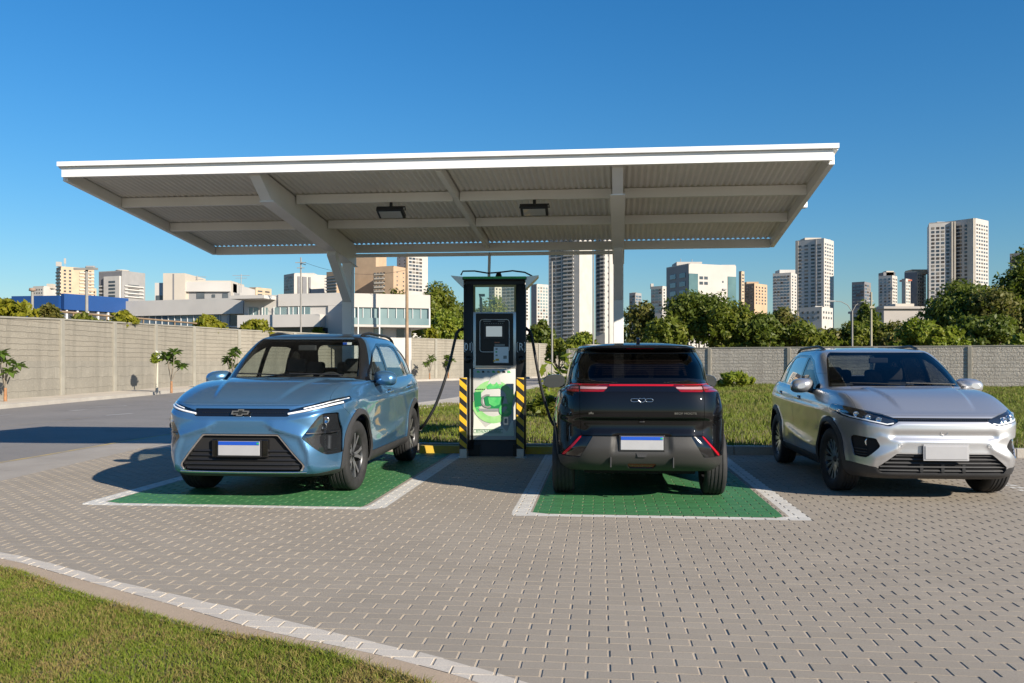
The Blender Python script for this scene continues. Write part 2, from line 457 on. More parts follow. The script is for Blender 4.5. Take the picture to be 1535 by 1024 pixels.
def make_wheel(parent, x, y, r, wid, sg, ns=5, style='twin', steer=0.0):
    """wheel part: rim and spokes, with the tyre and the hub cap as sub-parts"""
    rr = r * .665
    M = Matrix.Rotation(R(90) * sg, 4, 'Y')                                   # local Z becomes the outward axle
    h = wid / 2
    rim = MB(); T = lambda a: M @ Matrix.Rotation(a, 4, 'Z')
    rim.lathe([(rr * .93, -h * .8), (rr * .93, h * .45), (rr * .97, h * .7), (rr * 1.03, h * .78), (rr * 1.03, h * .70)], M, 40, 1)
    rim.lathe([(.0, -h * .2), (rr * .62, -h * .2), (rr * .62, -h * .25)], M, 32, 1)            # brake disc
    rim.lathe([(.0, h * .50), (rr * .13, h * .50), (rr * .2, h * .36), (rr * .2, -h * .2)], M, 20, 1)
    for i in range(ns):
        a0 = 2 * math.pi * i / ns + R(90)
        if style == 'twin':
            for q in (-1, 1):
                p = [(rr * .12, -.020), (rr * .55, -.017 + q * .024), (rr * .985, -.020 + q * .062), (rr * .985, .022 + q * .062), (rr * .55, .017 + q * .024), (rr * .12, .020)]
                zs = [.44, .60, .66, .66, .60, .44]
                top = [T(a0) @ Vector((u, v, h * z)) for (u, v), z in zip(p, zs)]; bot = [T(a0) @ Vector((u, v * 1.25, h * (z - .42))) for (u, v), z in zip(p, zs)]
                n = 6; rim.add(top, [(0, 1, 4, 5), (1, 2, 3, 4)], 0); rim.add(top + bot, [(k, n + k, n + (k + 1) % n, (k + 1) % n) for k in range(n)], 1)
        else:
            for q, w, mi in ((0, .040, 0), (.5, .022, 0)):
                a = a0 + 2 * math.pi / ns * q
                p = [(rr * .13, -w * .55), (rr * .6, -w * .5), (rr * .985, -w * .9), (rr * .985, w * .9), (rr * .6, w * .5), (rr * .13, w * .55)]
                zs = [.42, .58, .66, .66, .58, .42]
                top = [T(a) @ Vector((u, v + .012 * (u / rr), h * z)) for (u, v), z in zip(p, zs)]; bot = [T(a) @ Vector((u, v * 1.5 + .012 * (u / rr), h * (z - .42))) for (u, v), z in zip(p, zs)]
                n = 6; rim.add(top, [(0, 1, 4, 5), (1, 2, 3, 4)], mi); rim.add(top + bot, [(k, n + k, n + (k + 1) % n, (k + 1) % n) for k in range(n)], 1)
    w = rim.obj('wheel', [M_ALU, M_ALUD], parent, (x, y, r)); w.rotation_euler = (0, 0, steer)
    gd = .006
    prof = [(rr * .98, -h * .8), (rr * 1.06, -h * .95), (r * .88, -h), (r * .955, -h * .93), (r * .99, -h * .80)]
    for k in (-.5, -.17, .17, .5): prof += [(r * .998, h * (k - .08)), (r * .998 - gd, h * (k - .06)), (r * .998 - gd, h * (k + .06)), (r * .998, h * (k + .08))]
    prof += [(r * .99, h * .80), (r * .955, h * .93), (r * .88, h), (r * .80, h * .985), (rr * 1.06, h * .95), (rr * .98, h * .70)]
    ty = MB().lathe(prof, M, 56, 0).obj('tyre', M_RUB, w, auto=50)
    MB().lathe([(0, h * .56), (rr * .10, h * .56), (rr * .115, h * .49), (rr * .115, h * .4)], M, 20).obj('hub_cap', M_ALUD, w, auto=40)
    return w

def make_seat(parent, x, y, z, w=.5, name='seat', back_h=.62, head=True):
    m = MB(); m.box((x, y, z), (w, .5, .16), bev=.05)
    Mb = Matrix.Translation((x, y + .28, z + back_h / 2)) @ Matrix.Rotation(R(-14), 4, 'X')
    m.box(None, (w, .13, back_h), bev=.055, mat=Mb)
    o = m.obj(name, M_SEAT, parent, auto=40)
    for hx in ([x] if head is True else head or []):
        Mh = Matrix.Translation((hx, y + .385, z + back_h + .09)) @ Matrix.Rotation(R(-10), 4, 'X')
        MB().box(None, (.25, .10, .18), bev=.045, mat=Mh).obj('headrest', M_SEAT, o, auto=40)
    return o

def make_plate(parent, c, n, w=.40, h=.13, style='blue', mat=None):
    """number plate facing the normal n, empty field under its band"""
    n = Vector(n); n.z *= .4; n.normalize(); x = Vector((0, 0, 1)).cross(n).normalized(); z = n.cross(x)
    M = Matrix(((x.x, z.x, n.x, 0), (x.y, z.y, n.y, 0), (x.z, z.z, n.z, 0), (0, 0, 0, 1))); M.translation = Vector(c) + n * .012
    o = MB().box(None, (w, h, .010), bev=.004, mat=M).obj('number_plate', M_PLW, parent)
    MB().box(None, (w + .03, h + .03, .012), bev=.004, mat=M @ Matrix.Translation((0, 0, -.008))).obj('plate_frame', M_BLK if style == 'blue' else M_PLW, o)
    if style == 'blue':
        MB().box(None, (w - .008, h * .25, .004), mat=M @ Matrix.Translation((0, h * .36, .0055))).obj('plate_band', M_PLB, o)
        MB().box(None, (.022, .015, .003), mat=M @ Matrix.Translation((w * .46, h * .36, .0080))).obj('plate_flag', M_PLG, o)
    return o

def make_mirror(parent, surf, sg, y, z, col, x0):
    m = MB(); c = Vector((sg * (x0 + .13), y, z + .06))
    ring = []; n = 16; prof = [(-.10, .35), (-.085, .62), (-.045, .86), (.0, .98), (.045, 1.0), (.06, .97)]
    for d, k in prof:
        for i in range(n):
            a = 2 * math.pi * i / n; ca, sa = math.cos(a), math.sin(a)
            ring.append((c.x + sg * (.138 * k * math.copysign(abs(ca) ** .75, ca) + (d * -.25)), c.y + d, c.z + .086 * k * math.copysign(abs(sa) ** .8, sa) - .01 * ca))
    fs = [(j * n + i, j * n + (i + 1) % n, (j + 1) * n + (i + 1) % n, (j + 1) * n + i) for j in range(len(prof) - 1) for i in range(n)]
    if sg < 0: fs = [f[::-1] for f in fs]
    m.add(ring, fs, 0, True); m.add(ring[:n], [tuple(range(n))], 0, True)
    o = m.obj('wing_mirror', col, parent)
    g = ring[-n:]; MB().add([(p[0], p[1] - .004, p[2]) for p in g], [tuple(range(n))]).obj('mirror_glass', M_MIR, o)
    MB().tube([(sg * (x0 - .05), y + .02, z - .015), (sg * (x0 + .05), y, z + .005), (sg * (x0 + .10), y, z + .02)], [.035, .026, .03], 8).obj('mirror_stalk', M_BLK, o)
    return o

def common_car(root, sf, cfg, col, top_col=None):
    """everything the three cars share: arches, cladding, doors, glass, cabin, wheels, mirrors, handles, rails"""
    A, B, r = cfg['axle_f'], cfg['axle_r'], cfg['wheel_r']; ra = r + .055
    k = cfg['k']                                                        # ring numbers: belt, cowl, roof edge
    # glass first
    ws = cfg['windscreen']; sf.cut(param(0, ws[0] + .03, ws[1] - .05, ws[2] + .05), 'screen_trim', ('body',)); sf.cut(param(0, ws[0], ws[1], ws[2]), 'windscreen', ('screen_trim',))
    rg = cfg['rear_glass']; sf.cut(tailparam(rg[0], rg[1], rg[2]), 'rear_window', ('body',))
    dl = cfg['daylight']                                               # side-view outline of all side glass
    sf.cut(region('side', dl, .03, lo=.4), 'window_trim', ('body',))
    for nm, poly in cfg['side_glass']: sf.cut(region('side', poly, .035, lo=.4), nm, ('window_trim',))
    # wheel arches and cladding
    for y in (A, B):
        sf.cut(circle_side(y, r + .01, ra), 'hole', ('body',))
        sf.cut(circle_side(y, r + .01, ra + cfg.get('clad_w', .06), .55), 'cladding', ('body',))
        sf.cut(region('side', [(y - ra, -.2), (y + ra, -.2), (y + ra, r + .01), (y - ra, r + .01)], 0, lo=.4), 'hole', ('body', 'cladding'))
    sf.cut(region('side', cfg['sill'], .02, lo=.4), 'cladding', ('body',))
    for fn, lab, al in cfg.get('panels', []): sf.cut(fn, lab, al)
    # doors, bonnet
    for nm, poly in cfg['doors']: sf.cut(region('side', poly, .03, lo=.4), nm, ('body',))
    rt = lambda c: c[0] > 0
    lf = lambda c: c[0] < 0
    part = sf.part
    part('body', 'body', col, root, sel=None)
    for sl in (rt, lf): part('cladding', 'cladding', cfg.get('clad_mat', M_CLAD), root, thick=.02, inset=-.006, sel=sl)
    for nm, lab in (('front_door', 'front_door'), ('rear_door', 'rear_door')):
        for sl in (rt, lf):
            d = part(lab, 'door', col, root, sel=sl)
            if d:
                sg = 1 if sl is rt else -1; hy, hz = cfg['handles'][0 if lab == 'front_door' else 1]
                h, nn = sf.side(sg, hy, hz)
                MB().box((h.x + sg * .012, hy, hz), (.022, .20, .026), bev=.009).obj('handle', cfg.get('handle_mat', col), d, auto=40)
                MB().box((h.x - sg * .004, hy - .03, hz + .004), (.01, .12, .05), bev=.004).obj('handle_recess', M_BLK, d)
    part('screen_trim', 'windscreen_trim', M_GLB, root, gap=0, inset=.001)
    part('windscreen', 'windscreen', cfg.get('screen_mat', M_WGL), root, thick=0, gap=0, inset=.003)
    for sl in (rt, lf): part('window_trim', 'window_trim', M_GLB, root, gap=0, inset=.002, sel=sl)
    part('rear_window', 'rear_window', cfg.get('rear_glass_mat', M_SGL), root, thick=0, gap=0, inset=.004)
    for nm, poly in cfg['side_glass']:
        for sl in (rt, lf): part(nm, 'side_window', cfg.get('side_glass_mat', {}).get(nm, M_SGL), root, thick=0, gap=0, inset=.006, sel=sl)
    # inner shell: keeps light out of the panel gaps and lines the cabin
    skip = {'hole', 'windscreen', 'rear_window'} | {n for n, _ in cfg['side_glass']}
    part(tuple(set(sf.L) - skip), 'inner_shell', M_LINER, root, thick=0, gap=0, inset=.028)
    m = MB(); y0, y1 = .28, cfg['len'] - .3
    m.box2((-.56, y0 + .1, .25), (.56, y1 - .15, .34)); m.box2((-.78, A + ra, .23), (.78, B - ra, .34))
    for y in (A, B):                                                   # wheel tubs
        for sg in (-1, 1):
            n = 14; arc = [(y + (ra + .015) * math.cos(math.pi * i / n), r + .01 + (ra + .015) * math.sin(math.pi * i / n)) for i in range(n + 1)]
            vs = [(sg * .46, p[0], p[1]) for p in arc] + [(sg * .70, p[0], p[1]) for p in arc]; q = len(arc)
            m.add(vs, [(i, i + 1, q + i + 1, q + i) for i in range(q - 1)], 0, True); m.add(vs[:q], [tuple(range(q))])
    m.obj('underbody', M_LINER, root)
    # cabin
    fz = cfg['floor_z']; cw = cfg['cabin']                              # cabin = (dash y, seat y, rear seat y, steering side)
    cab = MB(); cab.box2((-.70, cw[0], fz), (.70, cfg['cabin_end'], fz + .04)); cab.box2((-.11, cw[0] + .25, fz), (.11, cw[2], fz + .32), bev=.03)
    cab.obj('cabin_floor', M_DASH, root)
    d = MB(); d.box((0, cw[0] + .06, cfg['dash_z'] - .13), (1.36, .42, .24), bev=.07); d.box((-.1 * 0, cw[0] + .26, cfg['dash_z'] - .02), (.26, .02, .13), bev=.008)
    dd = d.obj('dashboard', M_DASH, root, auto=40)
    Ms = Matrix.Translation((cw[3] * .36, cw[0] + .38, cfg['dash_z'] - .06)) @ Matrix.Rotation(R(68), 4, 'X')
    wh = MB(); wh.tube([Ms @ Vector((.185 * math.cos(a), .185 * math.sin(a), 0)) for a in np.linspace(0, 2 * math.pi, 28, endpoint=False)], .015, 8, closed=True)
    wh.box(None, (.13, .09, .03), bev=.012, mat=Ms); wh.box(None, (.34, .03, .02), mat=Ms)
    wh.obj('steering_wheel', M_DASH, root, auto=40)
    for x in (-.37, .37): make_seat(root, x, cw[1], fz + .22, .5, 'front_seat', cfg.get('seat_h', .60))
    make_seat(root, 0, cw[2], fz + .24, 1.22, 'rear_seat', cfg.get('seat_h', .60) - .06, head=(-.42, 0, .42))
    # wheels
    for sg in (-1, 1):
        for y, st in ((A, cfg.get('steer', 0)), (B, 0)):
            make_wheel(root, sg * (cfg['track']), y, r, cfg['tyre_w'], sg, cfg.get('spokes', 5), cfg.get('wheel_style', 'twin'), st)
        mm = cfg['mirror']; make_mirror(root, sf, sg, mm[0], mm[1], cfg.get('mirror_mat', col), mm[2])
        if cfg.get('rails'):
            pts = []
            y0, y1, xr = cfg['rails']
            for i in range(22):
                t = i / 21; y = y0 + (y1 - y0) * t; h, nn = sf.top(sg * (xr - .02 * abs(2 * t - 1) ** 2), y)
                lift = .036 * min(1, (5 * t) ** .6, (5 * (1 - t)) ** .6) - .004
                if h: pts.append(h + Vector((0, 0, lift)))
            MB().tube(pts, .017, 8).obj('roof_rail', M_BLK, root)
    # wipers
    for a, b in cfg.get('wipers', []):
        pa, na = sf.front(*a); pb, nb = sf.front(*b)
        MB().tube([pa + Vector((0, -.02, .01)), (pa + pb) / 2 + Vector((0, -.028, .012)), pb + Vector((0, -.02, .01))], .008, 6).obj('wiper', M_BLK, root)
    h = cfg.get('antenna')
    if h:
        p, nn = sf.top(0, h); q = [(-.09, 0), (.09, 0), (.075, .02), (.06, .052), (.035, .056), (-.03, .025)]
        MB().prism([(p.y + a, p.z + b - .004) for a, b in q], 'x', -.018, .018).obj('antenna_fin', cfg.get('antenna_mat', col), root, auto=30)
def hoodlines(x0, spread, amp, k0=6, k1=9, w=.035, s1=1.05):
    """raises the middle of the bonnet between two pressed lines"""
    def fn(V, P):
        m = (np.abs(P[:, 0]) < s1) & (P[:, 1] > k0) & (P[:, 1] < k1)
        u = (P[:, 1] - k0) / (k1 - k0); xl = x0 + spread * u
        t = np.clip((xl - np.abs(V[:, 0])) / w, 0, 1); t = t * t * (3 - 2 * t)
        V = V.copy(); V[:, 2] += np.where(m, amp * t * np.minimum(1, 4 * u) * np.minimum(1, 5 * (1 - u)), 0); return V
    return fn
def sidecrease(pts, amp, up, dn, xmin=.6):
    """a pressed line along the flank: sharp above, fading below"""
    a = np.array(pts)
    def fn(V, P):
        zc = np.interp(V[:, 1], a[:, 0], a[:, 1]); f = np.interp(V[:, 1], [a[0, 0], a[0, 0] + .4, a[-1, 0] - .4, a[-1, 0]], [0, 1, 1, 0])
        d = V[:, 2] - zc; g = np.where(d > 0, np.clip(1 - d / up, 0, 1) ** 1.5, np.clip(1 + d / dn, 0, 1) ** 1.5)
        m = np.abs(V[:, 0]) > xmin; V = V.copy(); V[:, 0] += np.sign(V[:, 0]) * np.where(m, amp * g * f, 0); return V
    return fn
def ridge(pts, amp, wa, wb, hi=.8, lo=None, sgn=-1):
    """a pressed edge along a line seen from the nose (or tail): wa = fall-off to its left, wb = to its right"""
    a = np.array(pts, float); a[:, 0] = np.where(a[:, 0] < 0, -.3, a[:, 0])
    def fn(V, P):
        Q = np.column_stack([np.abs(V[:, 0]), V[:, 2]]); best = np.full(len(Q), 9.); sg = np.ones(len(Q))
        for p, q in zip(a[:-1], a[1:]):
            e = q - p; w = Q - p; t = np.clip((w @ e) / (e @ e), 0, 1); r = w - t[:, None] * e; d = np.hypot(r[:, 0], r[:, 1]); s = np.sign(e[0] * w[:, 1] - e[1] * w[:, 0])
            m = d < best; best = np.where(m, d, best); sg = np.where(m, s, sg)
        g = np.clip(1 - best / np.where(sg > 0, wa, wb), 0, 1); g = g * (.5 + .5 * g); ok = V[:, 1] < hi if lo is None else V[:, 1] > lo
        V = V.copy(); V[:, 1] += sgn * np.where(ok, amp * g, 0); return V
    return fn
def flares(ys, r, amp, reach=.11):
    """swells the flank round the wheel openings"""
    def fn(V, P):
        V = V.copy()
        for y in ys:
            d = np.hypot(V[:, 1] - y, V[:, 2] - r); g = np.clip(1 - (d - r - .06) / reach, 0, 1); g = g * g * (3 - 2 * g)
            V[:, 0] += np.sign(V[:, 0]) * np.where((np.abs(V[:, 0]) > .6) & (V[:, 2] < 2.3 * r), amp * g, 0)
        return V
    return fn
def dent(view, poly, depth, r, lo=None, hi=None, soft=.05, ax=1, sgn=1, mirror=True):
    """presses a smooth-edged field in or out along y"""
    fr = region(view, poly, r, lo, hi, mirror)
    def fn(V, P):
        f = fr(V, P); t = np.clip(-f / soft, 0, 1); t = t * t * (3 - 2 * t); V = V.copy(); V[:, ax] += sgn * depth * t; return V
    return fn

# ================================================================== the blue crossover
C_BLUE = paint('blue_metallic_paint', (.095, .235, .415), .68, .30)
def blue_car(loc, rz):
    cfg = dict(len=4.65, ymid=2.3, axle_f=.93, axle_r=3.68, wheel_r=.362, tyre_w=.235, track=.785, k=(6, 9, 12),
        rows=[4, 7, 9, 10, 9, 8, 9, 9, 6, 10, 8, 4, 5, 3], cols=(40, 70, 20),
        keys=[dict(z=[(0, .235), (.6, .22), (2.3, .24), (4.2, .28), (4.65, .32)], yf=.12, yr=4.5, w=.83),
              dict(z=[(0, .285), (.6, .28), (2.3, .30), (4.2, .35), (4.65, .39)], yf=.035, yr=4.58, w=.888),
              dict(z=[(0, .43), (2.3, .44), (4.65, .50)], yf=.0, yr=4.63, w=.912),
              dict(z=[(0, .61), (2.3, .62), (4.65, .70)], yf=.0, yr=4.64, w=.908),
              dict(z=[(0, .765), (2.3, .80), (4.65, .88)], yf=.012, yr=4.62, w=.922),
              dict(z=[(0, .895), (1, .945), (2.3, .96), (4.65, 1.04)], yf=.055, yr=4.60, w=.918),
              dict(z=[(.1, .95), (.35, .985), (1.2, 1.035), (2.3, 1.055), (4.0, 1.12), (4.65, 1.14)], yf=.13, yr=4.54, w=.885),
              dict(lerp=(6, 9, .33, 1), hump=.055), dict(lerp=(6, 9, .7, 1), hump=.05),
              dict(z=[(1.1, 1.150), (1.6, 1.12), (3, 1.135), (4.42, 1.19)], yf=1.14, yr=4.42, w=.845, nf=5, mf=3, sharp=1),
              dict(z=[(1.5, 1.375), (2.5, 1.36), (4.2, 1.41)], yf=1.53, yr=4.24, w=.775, nf=6, mf=3),
              dict(z=[(1.85, 1.565), (2.5, 1.585), (3.5, 1.575), (4.1, 1.54)], yf=1.89, yr=4.03, w=.675, nf=6, mf=3),
              dict(z=[(1.95, 1.618), (2.5, 1.645), (3.4, 1.635), (4.2, 1.585)], yf=2.02, yr=4.06, w=.605, nf=6, mf=3),
              dict(z=[(2.3, 1.668), (2.8, 1.690), (3.8, 1.655)], yf=2.35, yr=3.8, w=.38, cap=1),
              dict(z=[(2.7, 1.696), (3.4, 1.68)], yf=2.8, yr=3.3, w=.015, cap=1)],
        shape=[flares((.93, 3.68), .362, .028), hoodlines(.33, .24, .022, w=.03), ridge([(-.3, .793), (.45, .793), (.66, .825), (.88, .88)], .020, .022, .13), ridge([(-.3, .908), (.50, .908), (.7, .945)], .012, .05, .014), ridge([(.33, .70), (.585, .625), (.655, .47), (.665, .35)], .034, .12, .035), sidecrease([(1.1, .90), (3.0, .93), (4.4, .98)], .012, .03, .14), sidecrease([(1.35, .42), (2.3, .50), (3.3, .62)], .016, .10, .10),
               dent('front', [(.0, .25), (.60, .25), (.64, .35), (.37, .66), (0, .66)], .012, .02, hi=.7, soft=.03),
               dent('front', [(.60, .62), (.78, .85), (.95, .85), (.95, .42), (.78, .42)], -.015, .02, hi=.9, soft=.08)],
        windscreen=(1.07, 9.14, 11.55), rear_glass=(3.1, 9.3, 11.4),
        daylight=[(1.56, 1.115), (2.10, 1.465), (2.45, 1.56), (3.10, 1.568), (3.72, 1.50), (4.02, 1.30), (3.94, 1.185)],
        side_glass=[('front_window', [(1.68, 1.14), (2.12, 1.435), (2.42, 1.53), (2.48, 1.53), (2.48, 1.15)]),
                    ('rear_door_window', [(2.56, 1.15), (2.56, 1.54), (3.1, 1.543), (3.34, 1.525), (3.44, 1.18)]),
                    ('quarter_window', [(3.53, 1.19), (3.43, 1.51), (3.68, 1.465), (3.94, 1.29), (3.88, 1.20)])],
        sill=[(1.2, -.1), (3.45, -.1), (3.4, .37), (1.2, .355)], doors=[('front_door', [(1.42, .36), (1.30, .62), (1.36, 1.3), (2.52, 1.3), (2.52, .37)]), ('rear_door', [(2.52, .37), (2.52, 1.3), (3.62, 1.3), (3.56, .95), (3.26, .40)])],
        handles=[(2.28, .985), (3.36, 1.01)], floor_z=.36, cabin=(1.25, 2.25, 3.15, 1), cabin_end=4.3, dash_z=1.10, seat_h=.62, mirror=(1.72, 1.09, .86), rails=(2.25, 3.95, .585),
        steer=R(-3), spokes=5, wheel_style='twin', wipers=[((.62, 1.185), (.05, 1.20)), ((-.02, 1.185), (-.56, 1.20))],
        side_glass_mat={'quarter_window': M_PGL})
    hi = .75
    gr = [(.0, .27), (.575, .27), (.625, .345), (.375, .648), (0, .648)]
    hl = [(.44, .832), (.455, .868), (.66, .925), (.90, 1.00), (.905, .975), (.86, .915), (.64, .862)]
    cfg['panels'] = [
        (region('front', [(-1, -.1), (1, -.1), (1, .292), (.7, .262), (-1, .262)], 0, hi=.62), 'bumper_lip', ('body', 'cladding')),
        (region('front', [(0, .815), (.475, .815), (.475, .888), (0, .888)], .006, hi=hi), 'upper_grille', ('body',)),
        (region('front', hl, .006, hi=hi), 'headlight', ('body', 'upper_grille')),
        (region('front', [(.60, .615), (.745, .825), (.77, .84), (.855, .84), (.875, .44), (.80, .44), (.77, .455)], .012, hi=.9), 'fog_pocket', ('body', 'cladding')),
        (region('front', gr, .012, hi=hi), 'grille_rim', ('body',)),
        (region('front', [(.0, .285), (.563, .285), (.605, .348), (.366, .634), (0, .634)], .012, hi=hi), 'lower_grille', ('grille_rim',)),
        (param(0, 1.02, 5.72, 8.9), 'bonnet', ('body',)),
        (region('side', [(-.5, -.2), (.56, -.2), (.66, .80), (.40, .93), (-.5, .90)], .01), 'front_bumper', ('body',)),
        (region('front', [(.55, .95), (.92, .95), (.92, 1.1), (.6, 1.05)], .01, lo=4.2), 'tail_light', ('body',)),
        (lambda V, P: np.where(P[:, 1] > 12.05, -1., 1.) * np.abs(P[:, 1] - 12.05) * .1, 'roof', ('body',)),
        (param(1.0, 1.36, 9.05, 12.2), 'roof', ('body',)),
    ]
    root = empty('blue_car', (*loc, 0), rz, 'metallic blue crossover with a black roof, parked nose out at the charger', 'car', 'cars parked at the charging station')
    sf = Surf(cfg); common_car(root, sf, cfg, C_BLUE)
    P = sf.part
    P('roof', 'roof', pm('black_roof', (.010, .010, .011), .32, coat=.25), root); P('bonnet', 'bonnet', C_BLUE, root); bp = P('front_bumper', 'front_bumper', C_BLUE, root)
    P('bumper_lip', 'bumper_lip', M_CLAD, root, thick=.03)
    ug = P('upper_grille', 'upper_grille', M_GLB, root, inset=.012)
    for row, z in enumerate((.838, .852, .866)):
        m = MB()
        for i in range(33):
            x = -.40 + .80 * i / 32 + (.012 if row % 2 else 0)
            h, n = sf.front(x, z)
            if h and abs(x) > .075: m.box(h + Vector((0, .004, 0)), (.007, .008, .005), bev=.0015)
        if row == 1: m.obj('stud_row', M_ALUD, ug)
    gm = P('grille_rim', 'grille_surround', M_CHR, root, inset=-.003, thick=.02, gap=.001)
    lg = P('lower_grille', 'lower_grille', M_GLB, root, inset=.075)
    for i, z in enumerate((.315, .358, .401, .444, .487)):                    # blades
        hw = .56 if z < .34 else .605 - (z - .348) * .835 - .012
        pts = [sf.front(x, z) for x in np.linspace(-hw, hw, 15)]
        m = MB(); vs = []
        for h, n in pts: vs += [h + Vector((0, .022, .012)), h + Vector((0, .012, -.004)), h + Vector((0, .07, -.016)), h + Vector((0, .07, .008))]
        q = len(pts); m.add(vs, [(4 * a + b, 4 * a + (b + 1) % 4, 4 * a + 4 + (b + 1) % 4, 4 * a + 4 + b) for a in range(q - 1) for b in range(4)])
        m.obj('grille_blade', M_BLK, lg)
    h, n = sf.front(0, .515); make_plate(bp, h + Vector((0, -.015, 0)), n, .41, .135)
    MB().box(h + Vector((0, .02, 0)), (.56, .05, .17), bev=.01).obj('plate_carrier', M_GLB, bp)
    # badge: a flattened cross between two bars
    h, n = sf.front(0, .853); b = MB(); y = h.y - .022
    sk = lambda x, z: (x + .35 * z, z + h.z)
    b.prism([sk(*p) for p in ((-.085, -.018), (-.03, -.018), (-.03, -.032), (.03, -.032), (.03, -.018), (.085, -.018), (.085, .018), (.03, .018), (.03, .032), (-.03, .032), (-.03, .018), (-.085, .018))], 'y', y, y + .014)
    bd = b.obj('badge', M_CHR, ug)
    MB().prism([sk(*p) for p in ((-.07, -.009), (-.018, -.009), (-.018, -.022), (.018, -.022), (.018, -.009), (.07, -.009), (.07, .009), (.018, .009), (.018, .022), (-.018, .022), (-.018, .009), (-.07, .009))], 'y', y - .003, y + .01).obj('badge_fill', M_ALUD, bd)
    for sg in (-1, 1):
        sel = (lambda c: c[0] > 0) if sg > 0 else (lambda c: c[0] < 0)
        l = P('headlight', 'headlight', M_GLB, root, inset=.02, sel=sel, thick=.02)
        P('headlight', 'lamp_lens', M_LENS, l, inset=.002, thick=0, sel=sel)
        sf.ribbon('light_guide', [(sg * x, z) for x, z in ((.46, .842), (.60, .868), (.74, .90), (.86, .935))], M_DRL, l, r=.011, off=-.004)
        sf.ribbon('upper_light_guide', [(sg * x, z) for x, z in ((.60, .893), (.74, .928), (.87, .972))], M_DRL, l, r=.007, off=-.006)
        f = P('fog_pocket', 'lamp_pocket', M_GLB, root, inset=.035, sel=sel, thick=.03)
        for j, (z, x) in enumerate(((.775, .80), (.715, .785))):
            h, n = sf.front(sg * x, z)
            if h:
                n = n if n.y < 0 else -n; Mm = Matrix.Translation(h - n * .030) @ Matrix.Rotation(R(90), 4, 'X') @ Matrix.Rotation(R(sg * 18), 4, 'Y')
                MB().lathe([(0, .012), (.026, .014), (.034, .020), (.034, -.03)], Mm, 20).obj('lamp_unit', M_CHR if j == 0 else M_ALUD, f)
        sf.ribbon('lamp_shelf', [(sg * x, .655) for x in (.64, .70, .76, .82, .85)], M_BLK, f, r=.013, off=-.012)
        sf.ribbon('air_curtain', [(sg * .815, z) for z in (.49, .56, .62)], M_CLAD, f, r=.030, off=-.034)
        P('fog_pocket', 'pocket_lens', M_LENS, f, inset=.004, thick=0, sel=sel)
        P('tail_light', 'tail_light', M_RED, root, sel=sel)
    sf.ribbon('chrome_strip', [(x, .283) for x in np.linspace(-.63, .63, 9)], M_CHR, bp, r=.009, off=.0)
    # sticker behind the windscreen, interior mirror
    h, n = sf.front(.49, 1.56); MB().box(h + Vector((0, .03, -.01)), (.10, .003, .028), bev=.0).obj('screen_sticker', M_WHT, root)
    MB().box(h + Vector((-.03, .028, -.01)), (.05, .003, .026)).obj('sticker_field', M_PLB, root)
    h, n = sf.front(-.0, 1.53); MB().box(h + Vector((0, .14, -.03)), (.22, .03, .065), bev=.012).obj('interior_mirror', M_DASH, root)
    return root

